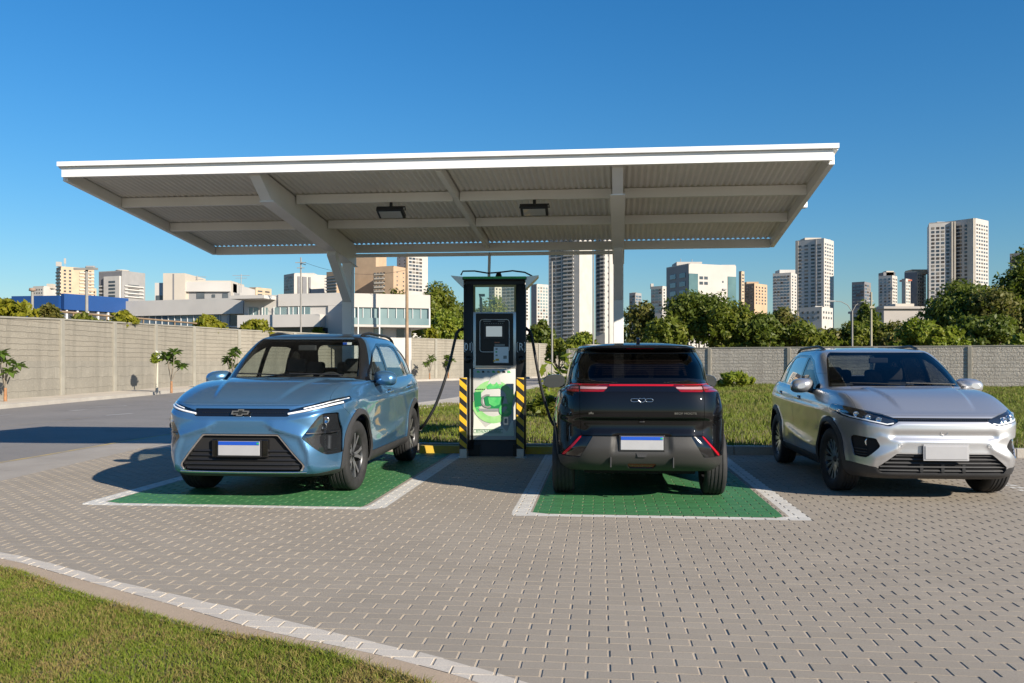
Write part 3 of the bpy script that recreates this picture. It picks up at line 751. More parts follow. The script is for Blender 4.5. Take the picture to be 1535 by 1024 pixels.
# ================================================================== the silver crossover
C_SILV = paint('silver_metallic_paint', (.57, .57, .58), .76, .36)
def silver_car(loc, rz):
    cfg = dict(len=4.33, ymid=2.15, axle_f=.86, axle_r=3.45, wheel_r=.338, tyre_w=.215, track=.755, k=(6, 9, 12),
        rows=[4, 7, 9, 10, 9, 8, 9, 9, 6, 10, 8, 4, 5, 3], cols=(40, 70, 20),
        keys=[dict(z=[(0, .225), (.6, .21), (2.3, .22), (4.0, .27), (4.33, .31)], yf=.14, yr=4.2, w=.79),
              dict(z=[(0, .275), (.6, .27), (2.3, .29), (4.0, .34), (4.33, .38)], yf=.045, yr=4.27, w=.848),
              dict(z=[(0, .42), (2.3, .42), (4.33, .48)], yf=.0, yr=4.31, w=.872),
              dict(z=[(0, .59), (2.3, .59), (4.33, .66)], yf=.0, yr=4.32, w=.866),
              dict(z=[(0, .735), (2.3, .77), (4.33, .84)], yf=.012, yr=4.30, w=.882),
              dict(z=[(0, .835), (1, .905), (2.3, .93), (4.33, .99)], yf=.05, yr=4.28, w=.878),
              dict(z=[(.1, .885), (.35, .925), (1.2, .985), (2.3, 1.015), (3.6, 1.06), (4.33, 1.09)], yf=.15, yr=4.22, w=.845),
              dict(lerp=(6, 9, .33, 1), hump=.06), dict(lerp=(6, 9, .7, 1), hump=.05),
              dict(z=[(1.1, 1.095), (1.6, 1.07), (3, 1.085), (4.1, 1.13)], yf=1.10, yr=4.10, w=.81, nf=5, mf=3, sharp=1),
              dict(z=[(1.5, 1.30), (2.3, 1.285), (3.9, 1.33)], yf=1.50, yr=3.90, w=.745, nf=6, mf=3),
              dict(z=[(1.85, 1.465), (2.4, 1.485), (3.3, 1.475), (3.8, 1.44)], yf=1.87, yr=3.66, w=.655, nf=6, mf=3),
              dict(z=[(1.95, 1.505), (2.4, 1.535), (3.2, 1.525), (3.9, 1.48)], yf=1.97, yr=3.70, w=.59, nf=6, mf=3),
              dict(z=[(2.2, 1.543), (2.7, 1.560), (3.5, 1.53)], yf=2.25, yr=3.45, w=.37, cap=1),
              dict(z=[(2.6, 1.566), (3.1, 1.556)], yf=2.6, yr=3.05, w=.015, cap=1)],
        shape=[flares((.86, 3.45), .338, .028), hoodlines(.36, .14, .020, w=.03), ridge([(-.3, .772), (.42, .772), (.54, .735), (.86, .80)], .012, .03, .10), ridge([(-.3, .60), (.42, .60), (.60, .655)], .010, .04, .08), ridge([(.45, .525), (.635, .43), (.66, .35)], .018, .10, .035), sidecrease([(.95, .86), (2.7, .90), (4.1, .95)], .012, .03, .14), sidecrease([(1.3, .40), (2.2, .47), (3.1, .58)], .016, .10, .10),
               dent('front', [(0, .27), (.60, .27), (.62, .34), (.44, .48), (0, .48)], .012, .02, hi=.7, soft=.03),
               dent('front', [(.0, .60), (.55, .60), (.50, .72), (0, .72)], .018, .04, hi=.7, soft=.06),
               dent('front', [(.58, .66), (.95, .66), (.95, .40), (.66, .40)], -.01, .02, hi=.9, soft=.08)],
        windscreen=(1.05, 9.14, 11.7), rear_glass=(3.1, 9.3, 11.4),
        daylight=[(1.53, 1.065), (2.06, 1.39), (2.38, 1.465), (2.95, 1.472), (3.45, 1.41), (3.80, 1.20), (3.74, 1.125)],
        side_glass=[('front_window', [(1.65, 1.09), (2.09, 1.36), (2.36, 1.438), (2.40, 1.438), (2.40, 1.10)]),
                    ('rear_door_window', [(2.48, 1.10), (2.48, 1.445), (2.95, 1.448), (3.16, 1.43), (3.24, 1.12)]),
                    ('quarter_window', [(3.32, 1.125), (3.24, 1.415), (3.43, 1.38), (3.72, 1.20), (3.68, 1.14)])],
        sill=[(1.1, -.1), (3.2, -.1), (3.2, .34), (1.1, .325)], doors=[('front_door', [(1.36, .34), (1.25, .58), (1.31, 1.25), (2.44, 1.25), (2.44, .35)]), ('rear_door', [(2.44, .35), (2.44, 1.25), (3.42, 1.25), (3.36, .9), (3.06, .38)])],
        handles=[(2.20, .945), (3.18, .97)], floor_z=.34, cabin=(1.22, 2.15, 3.0, 1), cabin_end=4.0, dash_z=1.045, seat_h=.58, mirror=(1.68, 1.045, .82), rails=(2.2, 3.6, .57),
        steer=R(5), spokes=7, wheel_style='multi', wipers=[((.60, 1.125), (.05, 1.14)), ((-.02, 1.125), (-.54, 1.14))],
        screen_mat=M_WGD, side_glass_mat={'front_window': M_WGD, 'rear_door_window': M_PGL, 'quarter_window': M_PGL})
    hi = .75
    hl = [(.42, .795), (.43, .815), (.56, .868), (.80, .925), (.86, .935), (.875, .895), (.84, .83), (.80, .812), (.51, .748)]
    gr = [(0, .285), (.585, .285), (.615, .345), (.45, .478), (0, .478)]
    cfg['panels'] = [
        (region('front', [(-1, -.1), (1, -.1), (1, .39), (.80, .37), (.62, .34), (.58, .30), (-1, .30)], 0, hi=.62), 'bumper_lip', ('body', 'cladding')),
        (region('front', hl, .006, hi=.85), 'headlight', ('body',)),
        (region('front', [(0, .797), (.50, .797), (.50, .830), (0, .830)], .006, hi=hi), 'upper_grille', ('body',)),
        (region('front', [(.595, .55), (.635, .625), (.785, .645), (.80, .62), (.785, .44), (.71, .435)], .012, hi=.9), 'fog_pocket', ('body', 'cladding')),
        (region('front', gr, .012, hi=hi), 'lower_grille', ('body', 'bumper_lip')),
        (param(0, 1.02, 5.62, 8.9), 'bonnet', ('body',)),
        (region('side', [(-.5, -.2), (.52, -.2), (.60, .72), (.36, .86), (-.5, .84)], .01), 'front_bumper', ('body',)),
        (region('front', [(.50, .90), (.9, .90), (.9, 1.03), (.55, 1.0)], .01, lo=3.9), 'tail_light', ('body',)),
        (lambda V, P: np.where(P[:, 1] > 12.05, -1., 1.) * np.abs(P[:, 1] - 12.05) * .1, 'roof', ('body',)),
    ]
    root = empty('silver_car', (*loc, 0), rz, 'silver grey crossover with blank white plate, parked nose out on bare paving', 'car', 'cars parked at the charging station')
    sf = Surf(cfg); common_car(root, sf, cfg, C_SILV)
    P = sf.part
    P('roof', 'roof', C_SILV, root); P('bonnet', 'bonnet', C_SILV, root); bp = P('front_bumper', 'front_bumper', C_SILV, root)
    P('bumper_lip', 'bumper_lip', M_CLAD, root, thick=.03)
    ug = P('upper_grille', 'upper_grille', M_GLB, root, inset=.012)
    m = MB()
    for i in range(41):
        x = -.42 + .84 * i / 40; h, n = sf.front(x, .813)
        if h: m.box(h + Vector((0, .003, 0)), (.010, .006, .007), bev=.0015)
    m.obj('mesh_row', M_ALUD, ug)
    lg = P('lower_grille', 'lower_grille', M_BLK, root, inset=.075)
    for z in (.312, .350, .388, .426, .462):
        hw = .59 if z < .34 else .60 - (z - .345) * 1.24
        pts = [sf.front(x, z) for x in np.linspace(-hw, hw, 13)]; vs = []; m = MB()
        for h, n in pts: vs += [h + Vector((0, .020, .008)), h + Vector((0, .012, -.004)), h + Vector((0, .07, -.014)), h + Vector((0, .07, .006))]
        m.add(vs, [(4 * a + b, 4 * a + (b + 1) % 4, 4 * a + 4 + (b + 1) % 4, 4 * a + 4 + b) for a in range(len(pts) - 1) for b in range(4)])
        m.obj('grille_blade', M_CLAD, lg)
    for x in (-.2, .0, .2):
        h, n = sf.front(x, .375); MB().box(h + Vector((0, .05, 0)), (.03, .05, .15)).obj('grille_strut', M_BLK, lg)
    h, n = sf.front(0, .50); make_plate(bp, h + Vector((0, -.02, 0)), n, .40, .13, 'plain')
    h, n = sf.front(0, .695); MB().tube([h + Vector((.032 * math.cos(a), -.001, .032 * math.sin(a))) for a in np.linspace(0, 2 * math.pi, 24, endpoint=False)], .0025, 6, closed=True).obj('badge_ring', C_SILV, bp)
    for x in (-.42, .42):
        h, n = sf.front(x, .565); MB().tube([h + Vector((.017 * math.cos(a), -.001, .017 * math.sin(a))) for a in np.linspace(0, 2 * math.pi, 16, endpoint=False)], .002, 6, closed=True).obj('parking_sensor', C_SILV, bp)
    for sg in (-1, 1):
        sel = (lambda c: c[0] > 0) if sg > 0 else (lambda c: c[0] < 0)
        l = P('headlight', 'headlight', M_GLB, root, inset=.03, sel=sel, thick=.03)
        P('headlight', 'lamp_lens', M_LENS, l, inset=.002, thick=0, sel=sel)
        sf.ribbon('light_guide', [(sg * x, z) for x, z in ((.47, .780), (.53, .768), (.68, .797), (.80, .828), (.835, .85), (.845, .89))], M_DRL, l, r=.0085, off=-.006)
        for x, z in ((.60, .822), (.69, .845), (.77, .868)):
            h, n = sf.front(sg * x, z)
            MB().lathe([(0, .010), (.020, .012), (.027, .018), (.027, -.02)], Matrix.Translation(h + n * (-.024 if n.y < 0 else .024)) @ Matrix.Rotation(R(90), 4, 'X') @ Matrix.Rotation(R(sg * 20), 4, 'Y'), 18).obj('lamp_unit', M_CHR, l)
        f = P('fog_pocket', 'lamp_pocket', M_BLK, root, inset=.035, sel=sel, thick=.03)
        h, n = sf.front(sg * .715, .585)
        MB().lathe([(0, .015), (.03, .017), (.04, .024), (.04, -.03)], Matrix.Translation(h - (n if n.y < 0 else -n) * .058) @ Matrix.Rotation(R(90), 4, 'X') @ Matrix.Rotation(R(sg * 18), 4, 'Y'), 20).obj('fog_lamp', M_CHR, f)
        for z in (.515, .485, .455):
            sf.ribbon('pocket_slat', [(sg * x, z) for x in (.715, .76, .80)], M_CLAD, f, r=.006, off=-.022)
        P('tail_light', 'tail_light', M_RED, root, sel=sel)
    h, n = sf.front(.0, 1.43); MB().box(h + Vector((0, .14, -.03)), (.22, .03, .065), bev=.012).obj('interior_mirror', M_DASH, root)
    return root

# ================================================================== the black hatchback, seen from behind
M_PINK = pm('pink_white_lens', (.42, .27, .28), .2, coat=.6)
M_PINK2 = pm('pink_lens', (.28, .09, .10), .2, coat=.6)
C_BLAK = paint('black_car_paint', (.003, .003, .0035), .0, .5, .8)
C_BLAK.node_tree.nodes['Principled BSDF'].inputs['Specular IOR Level'].default_value = .05
def black_car(loc, rz):
    cfg = dict(len=4.30, ymid=2.2, axle_f=.82, axle_r=3.50, wheel_r=.345, tyre_w=.225, track=.775, k=(6, 9, 12),
        rows=[3, 5, 6, 6, 6, 6, 5, 5, 6, 9, 8, 4, 5, 3], cols=(16, 66, 40),
        keys=[dict(z=[(0, .22), (2.2, .24), (3.9, .29), (4.3, .325)], yf=.12, yr=4.10, w=.80),
              dict(z=[(0, .28), (2.2, .30), (3.9, .355), (4.3, .385)], yf=.04, yr=4.235, w=.86),
              dict(z=[(0, .44), (2.2, .45), (4.3, .52)], yf=.0, yr=4.295, w=.888),
              dict(z=[(0, .60), (2.2, .62), (4.3, .675)], yf=.0, yr=4.275, w=.890),
              dict(z=[(0, .72), (2.2, .74), (4.3, .805)], yf=.02, yr=4.265, w=.893),
              dict(z=[(0, .80), (2.2, .84), (4.3, .865)], yf=.05, yr=4.295, w=.888),
              dict(z=[(.1, .90), (.35, .94), (1.2, 1.01), (2.2, 1.04), (3.6, 1.07), (4.3, 1.085)], yf=.15, yr=4.26, w=.850),
              dict(lerp=(6, 9, .33, 1), hump=.04), dict(lerp=(6, 9, .7, 1), hump=.04),
              dict(z=[(1.05, 1.09), (1.6, 1.08), (3, 1.10), (4.2, 1.205)], yf=1.05, yr=4.135, w=.80, nf=5, mf=3, nr=4.5, mr=3.2),
              dict(z=[(1.5, 1.33), (2.3, 1.30), (4.1, 1.37)], yf=1.47, yr=3.98, w=.750, nf=6, mf=3, nr=5, mr=3.4),
              dict(z=[(1.85, 1.48), (2.4, 1.50), (3.3, 1.49), (3.9, 1.475)], yf=1.85, yr=3.84, w=.675, nf=6, mf=3, nr=5, mr=3.5),
              dict(z=[(1.95, 1.525), (2.4, 1.555), (3.2, 1.555), (4.0, 1.525)], yf=1.97, yr=3.97, w=.622, nf=6, mf=3, nr=6, mr=4),
              dict(z=[(2.2, 1.565), (2.7, 1.585), (3.6, 1.573)], yf=2.25, yr=3.72, w=.38, cap=1),
              dict(z=[(2.6, 1.59), (3.2, 1.588)], yf=2.6, yr=3.25, w=.015, cap=1)],
        shape=[flares((.82, 3.50), .345, .008), hoodlines(.36, .14, .016), sidecrease([(.95, .88), (2.7, .90), (4.1, .93)], .012, .03, .14), sidecrease([(1.3, .40), (2.2, .47), (3.1, .58)], .016, .10, .10),
               dent('front', [(0, .50), (.30, .50), (.28, .69), (0, .69)], .022, .02, lo=3.6, soft=.03, sgn=-1),
               dent('front', [(.45, .70), (.95, .98), (1.0, .40), (.80, .44)], .03, .03, lo=3.6, soft=.07, sgn=-1),
               dent('front', [(0, .835), (.62, .835), (.72, .80), (.60, .70), (0, .695)], .016, .015, lo=3.6, soft=.02, sgn=-1)],
        windscreen=(1.05, 9.14, 11.7), rear_glass=(3.03, 9.22, 11.68),
        daylight=[(1.50, 1.085), (2.04, 1.42), (2.36, 1.485), (2.95, 1.49), (3.40, 1.43), (3.66, 1.25), (3.60, 1.13)],
        side_glass=[('front_window', [(1.62, 1.11), (2.07, 1.39), (2.34, 1.46), (2.38, 1.46), (2.38, 1.115)]),
                    ('rear_door_window', [(2.46, 1.115), (2.46, 1.465), (2.95, 1.466), (3.36, 1.40), (3.56, 1.25), (3.52, 1.15)])],
        sill=[(1.1, -.1), (3.2, -.1), (3.2, .35), (1.1, .335)], doors=[('front_door', [(1.34, .35), (1.23, .58), (1.29, 1.25), (2.42, 1.25), (2.42, .36)]), ('rear_door', [(2.42, .36), (2.42, 1.25), (3.42, 1.25), (3.38, .9), (3.08, .39)])],
        handles=[(2.18, .955), (3.16, .98)], floor_z=.35, cabin=(1.18, 2.10, 3.0, -1), cabin_end=4.0, dash_z=1.05, seat_h=.58, mirror=(1.62, 1.08, .83), rails=None,
        spokes=5, wheel_style='twin', antenna=3.55, mirror_mat=M_GLB, rear_glass_mat=glassmat('black_tailgate_glass', (.012, .012, .012), 0, k=.7), clad_w=.045, clad_mat=M_BLK,
        side_glass_mat={'front_window': M_PGL, 'rear_door_window': M_PGL})
    lo = 3.55
    cfg['panels'] = [
        # grey lower bumper with its raised shoulders round the corner lamps
        (region('front', [(0, -.2), (1, -.2), (1, .40), (.865, .43), (.80, .455), (.62, .455), (.50, .66), (0, .66)], .008, lo=lo), 'rear_bumper', ('body', 'cladding')),
        (region('front', [(.47, .665), (.60, .665), (.80, .452), (.60, .452)], .008, lo=lo), 'corner_lamp', ('body', 'rear_bumper')),
        (region('front', [(.578, .668), (.625, .668), (.815, .455), (.765, .455)], .003, lo=lo), 'red_reflector', ('corner_lamp',)),
        (region('front', [(0, .338), (.12, .338), (.15, .392), (0, .392)], .004, lo=lo), 'rear_fog_lamp', ('rear_bumper',)),
        # lamp band
        (region('front', [(0, 1.095), (.30, 1.095), (.36, 1.085), (.95, 1.085), (.95, 1.155), (.82, 1.175), (0, 1.182)], .006, lo=3.7), 'lamp_band', ('body',)),
        (region('front', [(.31, 1.155), (.37, 1.092), (.60, 1.092), (.60, 1.162), (.31, 1.166)], .004, lo=3.7), 'inner_tail_light', ('lamp_band',)),
        (region('front', [(.608, 1.092), (.95, 1.09), (.95, 1.15), (.80, 1.168), (.608, 1.162)], .004, lo=3.7), 'tail_light', ('lamp_band',)),
        (lambda V, P: np.maximum(np.abs(P[:, 1] - 11.80) * .05 - .006, np.maximum(np.abs(V[:, 0]) - .15, 3 - V[:, 1])), 'brake_light', ('body',)),
        (region('front', [(0, 1.150), (1, 1.148), (1, 1.167), (0, 1.167)], 0, lo=3.7), 'light_bar', ('lamp_band',)),
        (region('front', [(.345, 1.120), (1, 1.120), (1, 1.143), (.325, 1.143)], 0, lo=3.7), 'inner_white', ('inner_tail_light',)),
        (region('front', [(.36, 1.088), (1, 1.088), (1, 1.114), (.352, 1.114)], 0, lo=3.7), 'inner_red', ('inner_tail_light',)),
        (region('front', [(.5, 1.122), (.80, 1.124), (.76, 1.140), (.5, 1.142)], 0, lo=3.7), 'outer_white', ('tail_light',)),
        (region('front', [(.5, 1.088), (1, 1.088), (1, 1.116), (.5, 1.116)], 0, lo=3.7), 'outer_red', ('tail_light',)),
        (region('front', [(0, .668), (.59, .668), (.60, .90), (.60, 1.24), (0, 1.24)], .02, lo=3.7), 'tailgate', ('body',)),
        (param(0, 1.02, 5.62, 8.9), 'bonnet', ('body',)),
        (region('side', [(-.5, -.2), (.52, -.2), (.60, .72), (.36, .86), (-.5, .84)], .01), 'front_bumper', ('body',)),
        (region('front', [(.45, .80), (.9, .86), (.9, .92), (.5, .86)], .01, hi=.7), 'headlight', ('body',)),
        (lambda V, P: np.where(P[:, 1] > 11.72, -1., 1.) * np.abs(P[:, 1] - 11.72) * .1, 'roof', ('body',)),
    ]
    root = empty('black_car', (*loc, 0), rz, 'glossy black hatchback parked tail out on green bay beside charger', 'car', 'cars parked at the charging station')
    sf = Surf(cfg); common_car(root, sf, cfg, C_BLAK)
    P = sf.part
    P('roof', 'roof', C_BLAK, root); P('bonnet', 'bonnet', C_BLAK, root); P('front_bumper', 'front_bumper', C_BLAK, root)
    tg = P('tailgate', 'tailgate', C_BLAK, root, gap=.003)
    rb = P('rear_bumper', 'rear_bumper', pm('rear_bumper_plastic', (.030, .029, .028), .55, bump=.0006, bscale=600, var=.06), root, thick=.03)
    lb = P('lamp_band', 'lamp_band', M_GLB, root, inset=.004)
    P('rear_fog_lamp', 'rear_fog_lamp', M_RED, rb, inset=.012, thick=.0)
    P('brake_light', 'brake_light', M_RED, root, inset=-.002)
    zz = lambda p, dz=0: p
    for sg in (-1, 1):
        sel = (lambda c: c[0] > 0) if sg > 0 else (lambda c: c[0] < 0)
        a = P('inner_tail_light', 'inner_tail_light', M_REDD, tg, inset=.006, sel=sel)
        b = P('tail_light', 'tail_light', M_REDD, root, inset=.006, sel=sel)
        P('headlight', 'headlight', M_GLB, root, sel=sel)
        P('inner_white', 'white_light_bar', M_PINK, a, inset=.003, sel=sel); P('inner_red', 'red_light_bar', M_RED, a, inset=.002, sel=sel)
        P('outer_white', 'white_light_bar', M_PINK2, b, inset=.003, sel=sel); P('outer_red', 'red_light_bar', M_RED, b, inset=.002, sel=sel)
        c = P('corner_lamp', 'corner_lamp', M_GLB, root, inset=.012, sel=sel, thick=.02)
        P('red_reflector', 'red_reflector', M_LEDR, c, inset=.006, sel=sel, thick=.02)
        for x, z in ((.30, .44),):
            h, n = sf.rear(sg * x, z); MB().box(h + Vector((0, .004, -.03)), (.012, .05, .10), bev=.004).obj('diffuser_fin', M_CLAD, rb)
        sf.ribbon('wrap_line', [(sg * x, z) for x, z in ((.60, 1.157), (.602, 1.10))], M_GLB, lb, 'rear', .003, 0)
    P('light_bar', 'light_bar', M_LEDR, lb, inset=.002)
    h, n = sf.rear(0, .595); make_plate(tg, h + Vector((0, .006, 0)), Vector((0, 1, .15)), .41, .13)
    h, n = sf.rear(0, .478); MB().prism([(-.055, .50), (.055, .50), (.04, .462), (-.04, .462)], 'y', h.y - .004, h.y + .010).obj('tow_cover', M_CLAD, rb)
    # badge: three joined rings
    h, n = sf.rear(0, 1.01); y = h.y + .005; m = MB()
    def oval(cx, w, hh, n=20, fl=.5): return [Vector((cx + math.copysign(abs(math.cos(a)) ** fl, math.cos(a)) * w, y, 1.012 + math.copysign(abs(math.sin(a)) ** .8, math.sin(a)) * hh)) for a in np.linspace(0, 2 * math.pi, n, endpoint=False)]
    m.tube(oval(-.07, .036, .015), .003, 6, closed=True); m.tube(oval(.07, .036, .015), .003, 6, closed=True)
    m.tube([Vector((x, y, 1.012 + z)) for x, z in ((-.034, .008), (-.02, .02), (.0, .013), (.02, .02), (.034, .008), (.03, -.008), (.0, -.024), (-.03, -.008))], .003, 6, closed=True)
    m.obj('badge', M_CHR, tg)
    for tx, x, s in (('z8s', .49, .030), ('BEOF MOGTS', -.415, .027)):
        h, n = sf.rear(x, .885); M = Matrix.Translation(h + Vector((0, .003, 0))) @ Matrix.Rotation(R(180), 4, 'Z') @ Matrix.Rotation(R(90), 4, 'X')
        text_obj(tx, 'lettering', s, M_CHR, M, tg, .003, sx=1.3)
    # heater wires on the rear window, reversing camera
    h, n = sf.rear(0, .80); MB().box(h + Vector((0, .004, 0)), (.05, .02, .018), bev=.005).obj('rear_camera', M_BLK, tg)
    mw = pm('heater_wire', (.035, .018, .012), .6)
    m = MB()
    for k in range(9):
        z = 1.255 + .018 * k; pts = []
        for x in np.linspace(-.46 + .004 * k, .46 - .004 * k, 9):
            h, n = sf.rear(x, z)
            if h: pts.append(h + Vector((0, -.0015, 0)))
        m.tube(pts, .0006, 3)
    m.obj('heater_wire', mw, root)
    sf.ribbon('rear_wiper', [(-.05, 1.215), (.12, 1.218), (.3, 1.225)], M_BLK, root, 'rear', .008, .008) if False else None
    return root
# ------------------------------------------------------------------ ground, paving, road, lawns
AX = R(5.7); EU = np.array([math.cos(AX), -math.sin(AX)]); EV = np.array([math.sin(AX), math.cos(AX)])   # the bays' own axes
def UV(u, v, z=0.0): p = EU * u + EV * v; return (p[0], p[1], z)
def toUV(P): P = np.asarray(P); return np.column_stack([P[:, 0] * EU[0] + P[:, 1] * EU[1], P[:, 0] * EV[0] + P[:, 1] * EV[1]])
def smooth_line(pts, n=8):
    pts = [Vector((*p, 0)) for p in pts]; out = []
    for i in range(len(pts) - 1):
        p0, p1, p2, p3 = pts[max(i - 1, 0)], pts[i], pts[i + 1], pts[min(i + 2, len(pts) - 1)]
        for k in range(n):
            t = k / n
            out.append(.5 * ((2 * p1) + (p2 - p0) * t + (2 * p0 - 5 * p1 + 4 * p2 - p3) * t * t + (3 * p1 - p0 - 3 * p2 + p3) * t ** 3))
    out.append(pts[-1]); return [(p.x, p.y) for p in out]
def offset_line(pts, d):
    out = []
    for i, p in enumerate(pts):
        a = Vector(pts[max(i - 1, 0)]); b = Vector(pts[min(i + 1, len(pts) - 1)]); t = (b - a).normalized()
        out.append((p[0] - t.y * d, p[1] + t.x * d))
    return out
def sheet(name, poly, z, mat, kind='structure', thick=0.0):
    m = MB(); n = len(poly); m.add([(*p, z) for p in poly], [tuple(range(n))])
    if thick: m.add([(*p, z) for p in poly] + [(*p, z - thick) for p in poly], [(i, (i + 1) % n, n + (i + 1) % n, n + i) for i in range(n)])
    bm = bmesh.new(); o = m.obj(name, mat); bm.from_mesh(o.data); bmesh.ops.triangulate(bm, faces=[f for f in bm.faces if len(f.verts) > 4]); bmesh.ops.recalc_face_normals(bm, faces=bm.faces); bm.to_mesh(o.data); bm.free()
    return tag(o, kind=kind)
def strip(name, a, b, z, mat, z2=None, skirt=0.0, kind='structure'):
    m = MB(); n = len(a); zb = z if z2 is None else z2
    m.add([(*p, z) for p in a] + [(*p, zb) for p in b], [(i, i + 1, n + i + 1, n + i) for i in range(n - 1)])
    if skirt:
        for L_, zz in ((a, z), (b, zb)): m.add([(*p, zz) for p in L_] + [(*p, zz - skirt) for p in L_], [(i, i + 1, n + i + 1, n + i) for i in range(n - 1)])
    return tag(m.obj(name, mat), kind=kind)

def ground_mat(name, c1, c2, scale=.6, bump=.01, bs=40, rough=.9, speck=None, sscale=300, stain=None):
    if name in MATS: return MATS[name]
    m, nt, out = newmat(name); b = N(nt, 'ShaderNodeBsdfPrincipled'); L(nt, b.outputs[0], out.inputs[0]); b.inputs['Roughness'].default_value = rough; b.inputs['Specular IOR Level'].default_value = .3
    co = coords(nt); c = mixcol(nt, ramp(nt, noise(nt, co, scale, 5, .6), .35, .65), c1, c2)
    if speck: c = mixcol(nt, ramp(nt, noise(nt, co, sscale, 2), .48, .72), c, speck)
    if stain: c = mixcol(nt, math_(nt, 'MULTIPLY', ramp(nt, noise(nt, co, scale * 2.3, 6, .7), .55, .75), .6), c, stain)
    L(nt, c, b.inputs['Base Color'])
    bp = N(nt, 'ShaderNodeBump'); bp.inputs['Distance'].default_value = bump; L(nt, noise(nt, co, bs, 4), bp.inputs['Height']); L(nt, bp.outputs[0], b.inputs['Normal'])
    MATS[name] = m; return m
M_ASPH = ground_mat('asphalt', (.185, .172, .158), (.225, .208, .190), .35, .006, 90, .85, (.29, .275, .255), 220, (.13, .122, .113))
M_CONC = ground_mat('gutter_concrete', (.31, .28, .245), (.38, .345, .30), .9, .004, 60, .9, (.25, .23, .20), 200, (.24, .21, .18))
M_KERBC = ground_mat('kerb_concrete', (.36, .33, .29), (.43, .40, .35), 1.4, .004, 80, .9, (.28, .26, .23), 150)
M_TAN = ground_mat('tan_concrete', (.40, .305, .215), (.46, .36, .26), 1.2, .004, 120, .9, (.35, .27, .19), 260)
M_SIDE = ground_mat('sidewalk_concrete', (.46, .40, .32), (.54, .48, .39), .8, .004, 60, .9)
M_SOIL = ground_mat('lawn_soil', (.17, .145, .06), (.26, .20, .10), .9, .02, 30, .95)
M_SAND = ground_mat('joint_sand', (.44, .37, .285), (.52, .44, .34), 3, .002, 200, .95)
M_EARTH = ground_mat('earth', (.16, .14, .09), (.22, .19, .12), .05, .05, 2, .95)
def brick_mat(name, base, vary, rough=.85, worn=None):
    m, nt, out = newmat(name); b = N(nt, 'ShaderNodeBsdfPrincipled'); L(nt, b.outputs[0], out.inputs[0]); b.inputs['Roughness'].default_value = rough; b.inputs['Specular IOR Level'].default_value = .25
    co = coords(nt); at = N(nt, 'ShaderNodeAttribute'); at.attribute_name = 'tone'
    c = mixcol(nt, at.outputs['Fac'], tuple(x * (1 - vary) for x in base), tuple(x * (1 + vary) for x in base))
    c = mixcol(nt, math_(nt, 'MULTIPLY', ramp(nt, noise(nt, co, .8, 5, .65), .4, .7), .28), c, tuple(x * .62 for x in base))
    c = mixcol(nt, math_(nt, 'MULTIPLY', ramp(nt, noise(nt, co, 110, 3), .4, .75), .5), c, tuple(x * .6 for x in base))
    oil = ramp(nt, noise(nt, co, .55, 4, .7), .63, .74); c = mixcol(nt, math_(nt, 'MULTIPLY', oil, .30), c, tuple(x * .45 for x in base))
    if worn: c = mixcol(nt, math_(nt, 'MULTIPLY', ramp(nt, math_(nt, 'ADD', math_(nt, 'MULTIPLY', noise(nt, co, 26, 6, .75), .6), math_(nt, 'MULTIPLY', noise(nt, co, 1.1, 3), .4)), .52, .66), .6), c, worn)
    L(nt, c, b.inputs['Base Color'])
    bp = N(nt, 'ShaderNodeBump'); bp.inputs['Distance'].default_value = .0022; L(nt, noise(nt, co, 160, 4), bp.inputs['Height']); L(nt, bp.outputs[0], b.inputs['Normal'])
    MATS[name] = m; return m
M_BRICK = brick_mat('paver_concrete', (.336, .292, .236), .05)
M_GREEN = brick_mat('green_road_paint', (.052, .185, .070), .10, .6, (.13, .20, .12))
M_LINE = brick_mat('white_road_paint', (.62, .60, .55), .05, .7, (.36, .33, .29))
M_KWB = brick_mat('white_edge_paint', (.57, .515, .44), .05, .75, (.38, .34, .29))
M_SANDG = ground_mat('green_joint_sand', (.16, .22, .10), (.24, .27, .15), 3, .002, 200, .95)
M_KWHITE = ground_mat('white_kerb_paint', (.60, .575, .53), (.68, .655, .61), 2.5, .004, 90, .85, (.50, .47, .42), 120, (.42, .38, .33))

# the curved edge of the near lawn, measured on the ground
crv_top = smooth_line([G(*p) for p in [(-330, 785), (-150, 806), (0, 827.5), (94, 849), (165, 869), (262, 891), (375, 917), (469, 940), (560, 962.5), (643, 981), (727, 1004.6), (785, 1021), (900, 1062), (1040, 1130), (1300, 1330)]], 6)
crv_bot = smooth_line([G(*p) for p in [(-360, 793), (-160, 815), (0, 837), (94, 861), (180, 885), (285, 914), (375, 940), (469, 961), (560, 980), (643, 1001), (702, 1018), (760, 1040), (880, 1090), (1010, 1165), (1270, 1400)]], 6)
crv_tan = smooth_line([G(*p) for p in [(-390, 804), (-170, 826), (0, 850), (67, 867), (124, 888), (210, 915), (319, 944), (412, 960), (488, 977), (560, 998), (640, 1022), (700, 1050), (800, 1100), (940, 1190), (1200, 1500)]], 6)
crv_tan = offset_line(crv_tan, -.06)

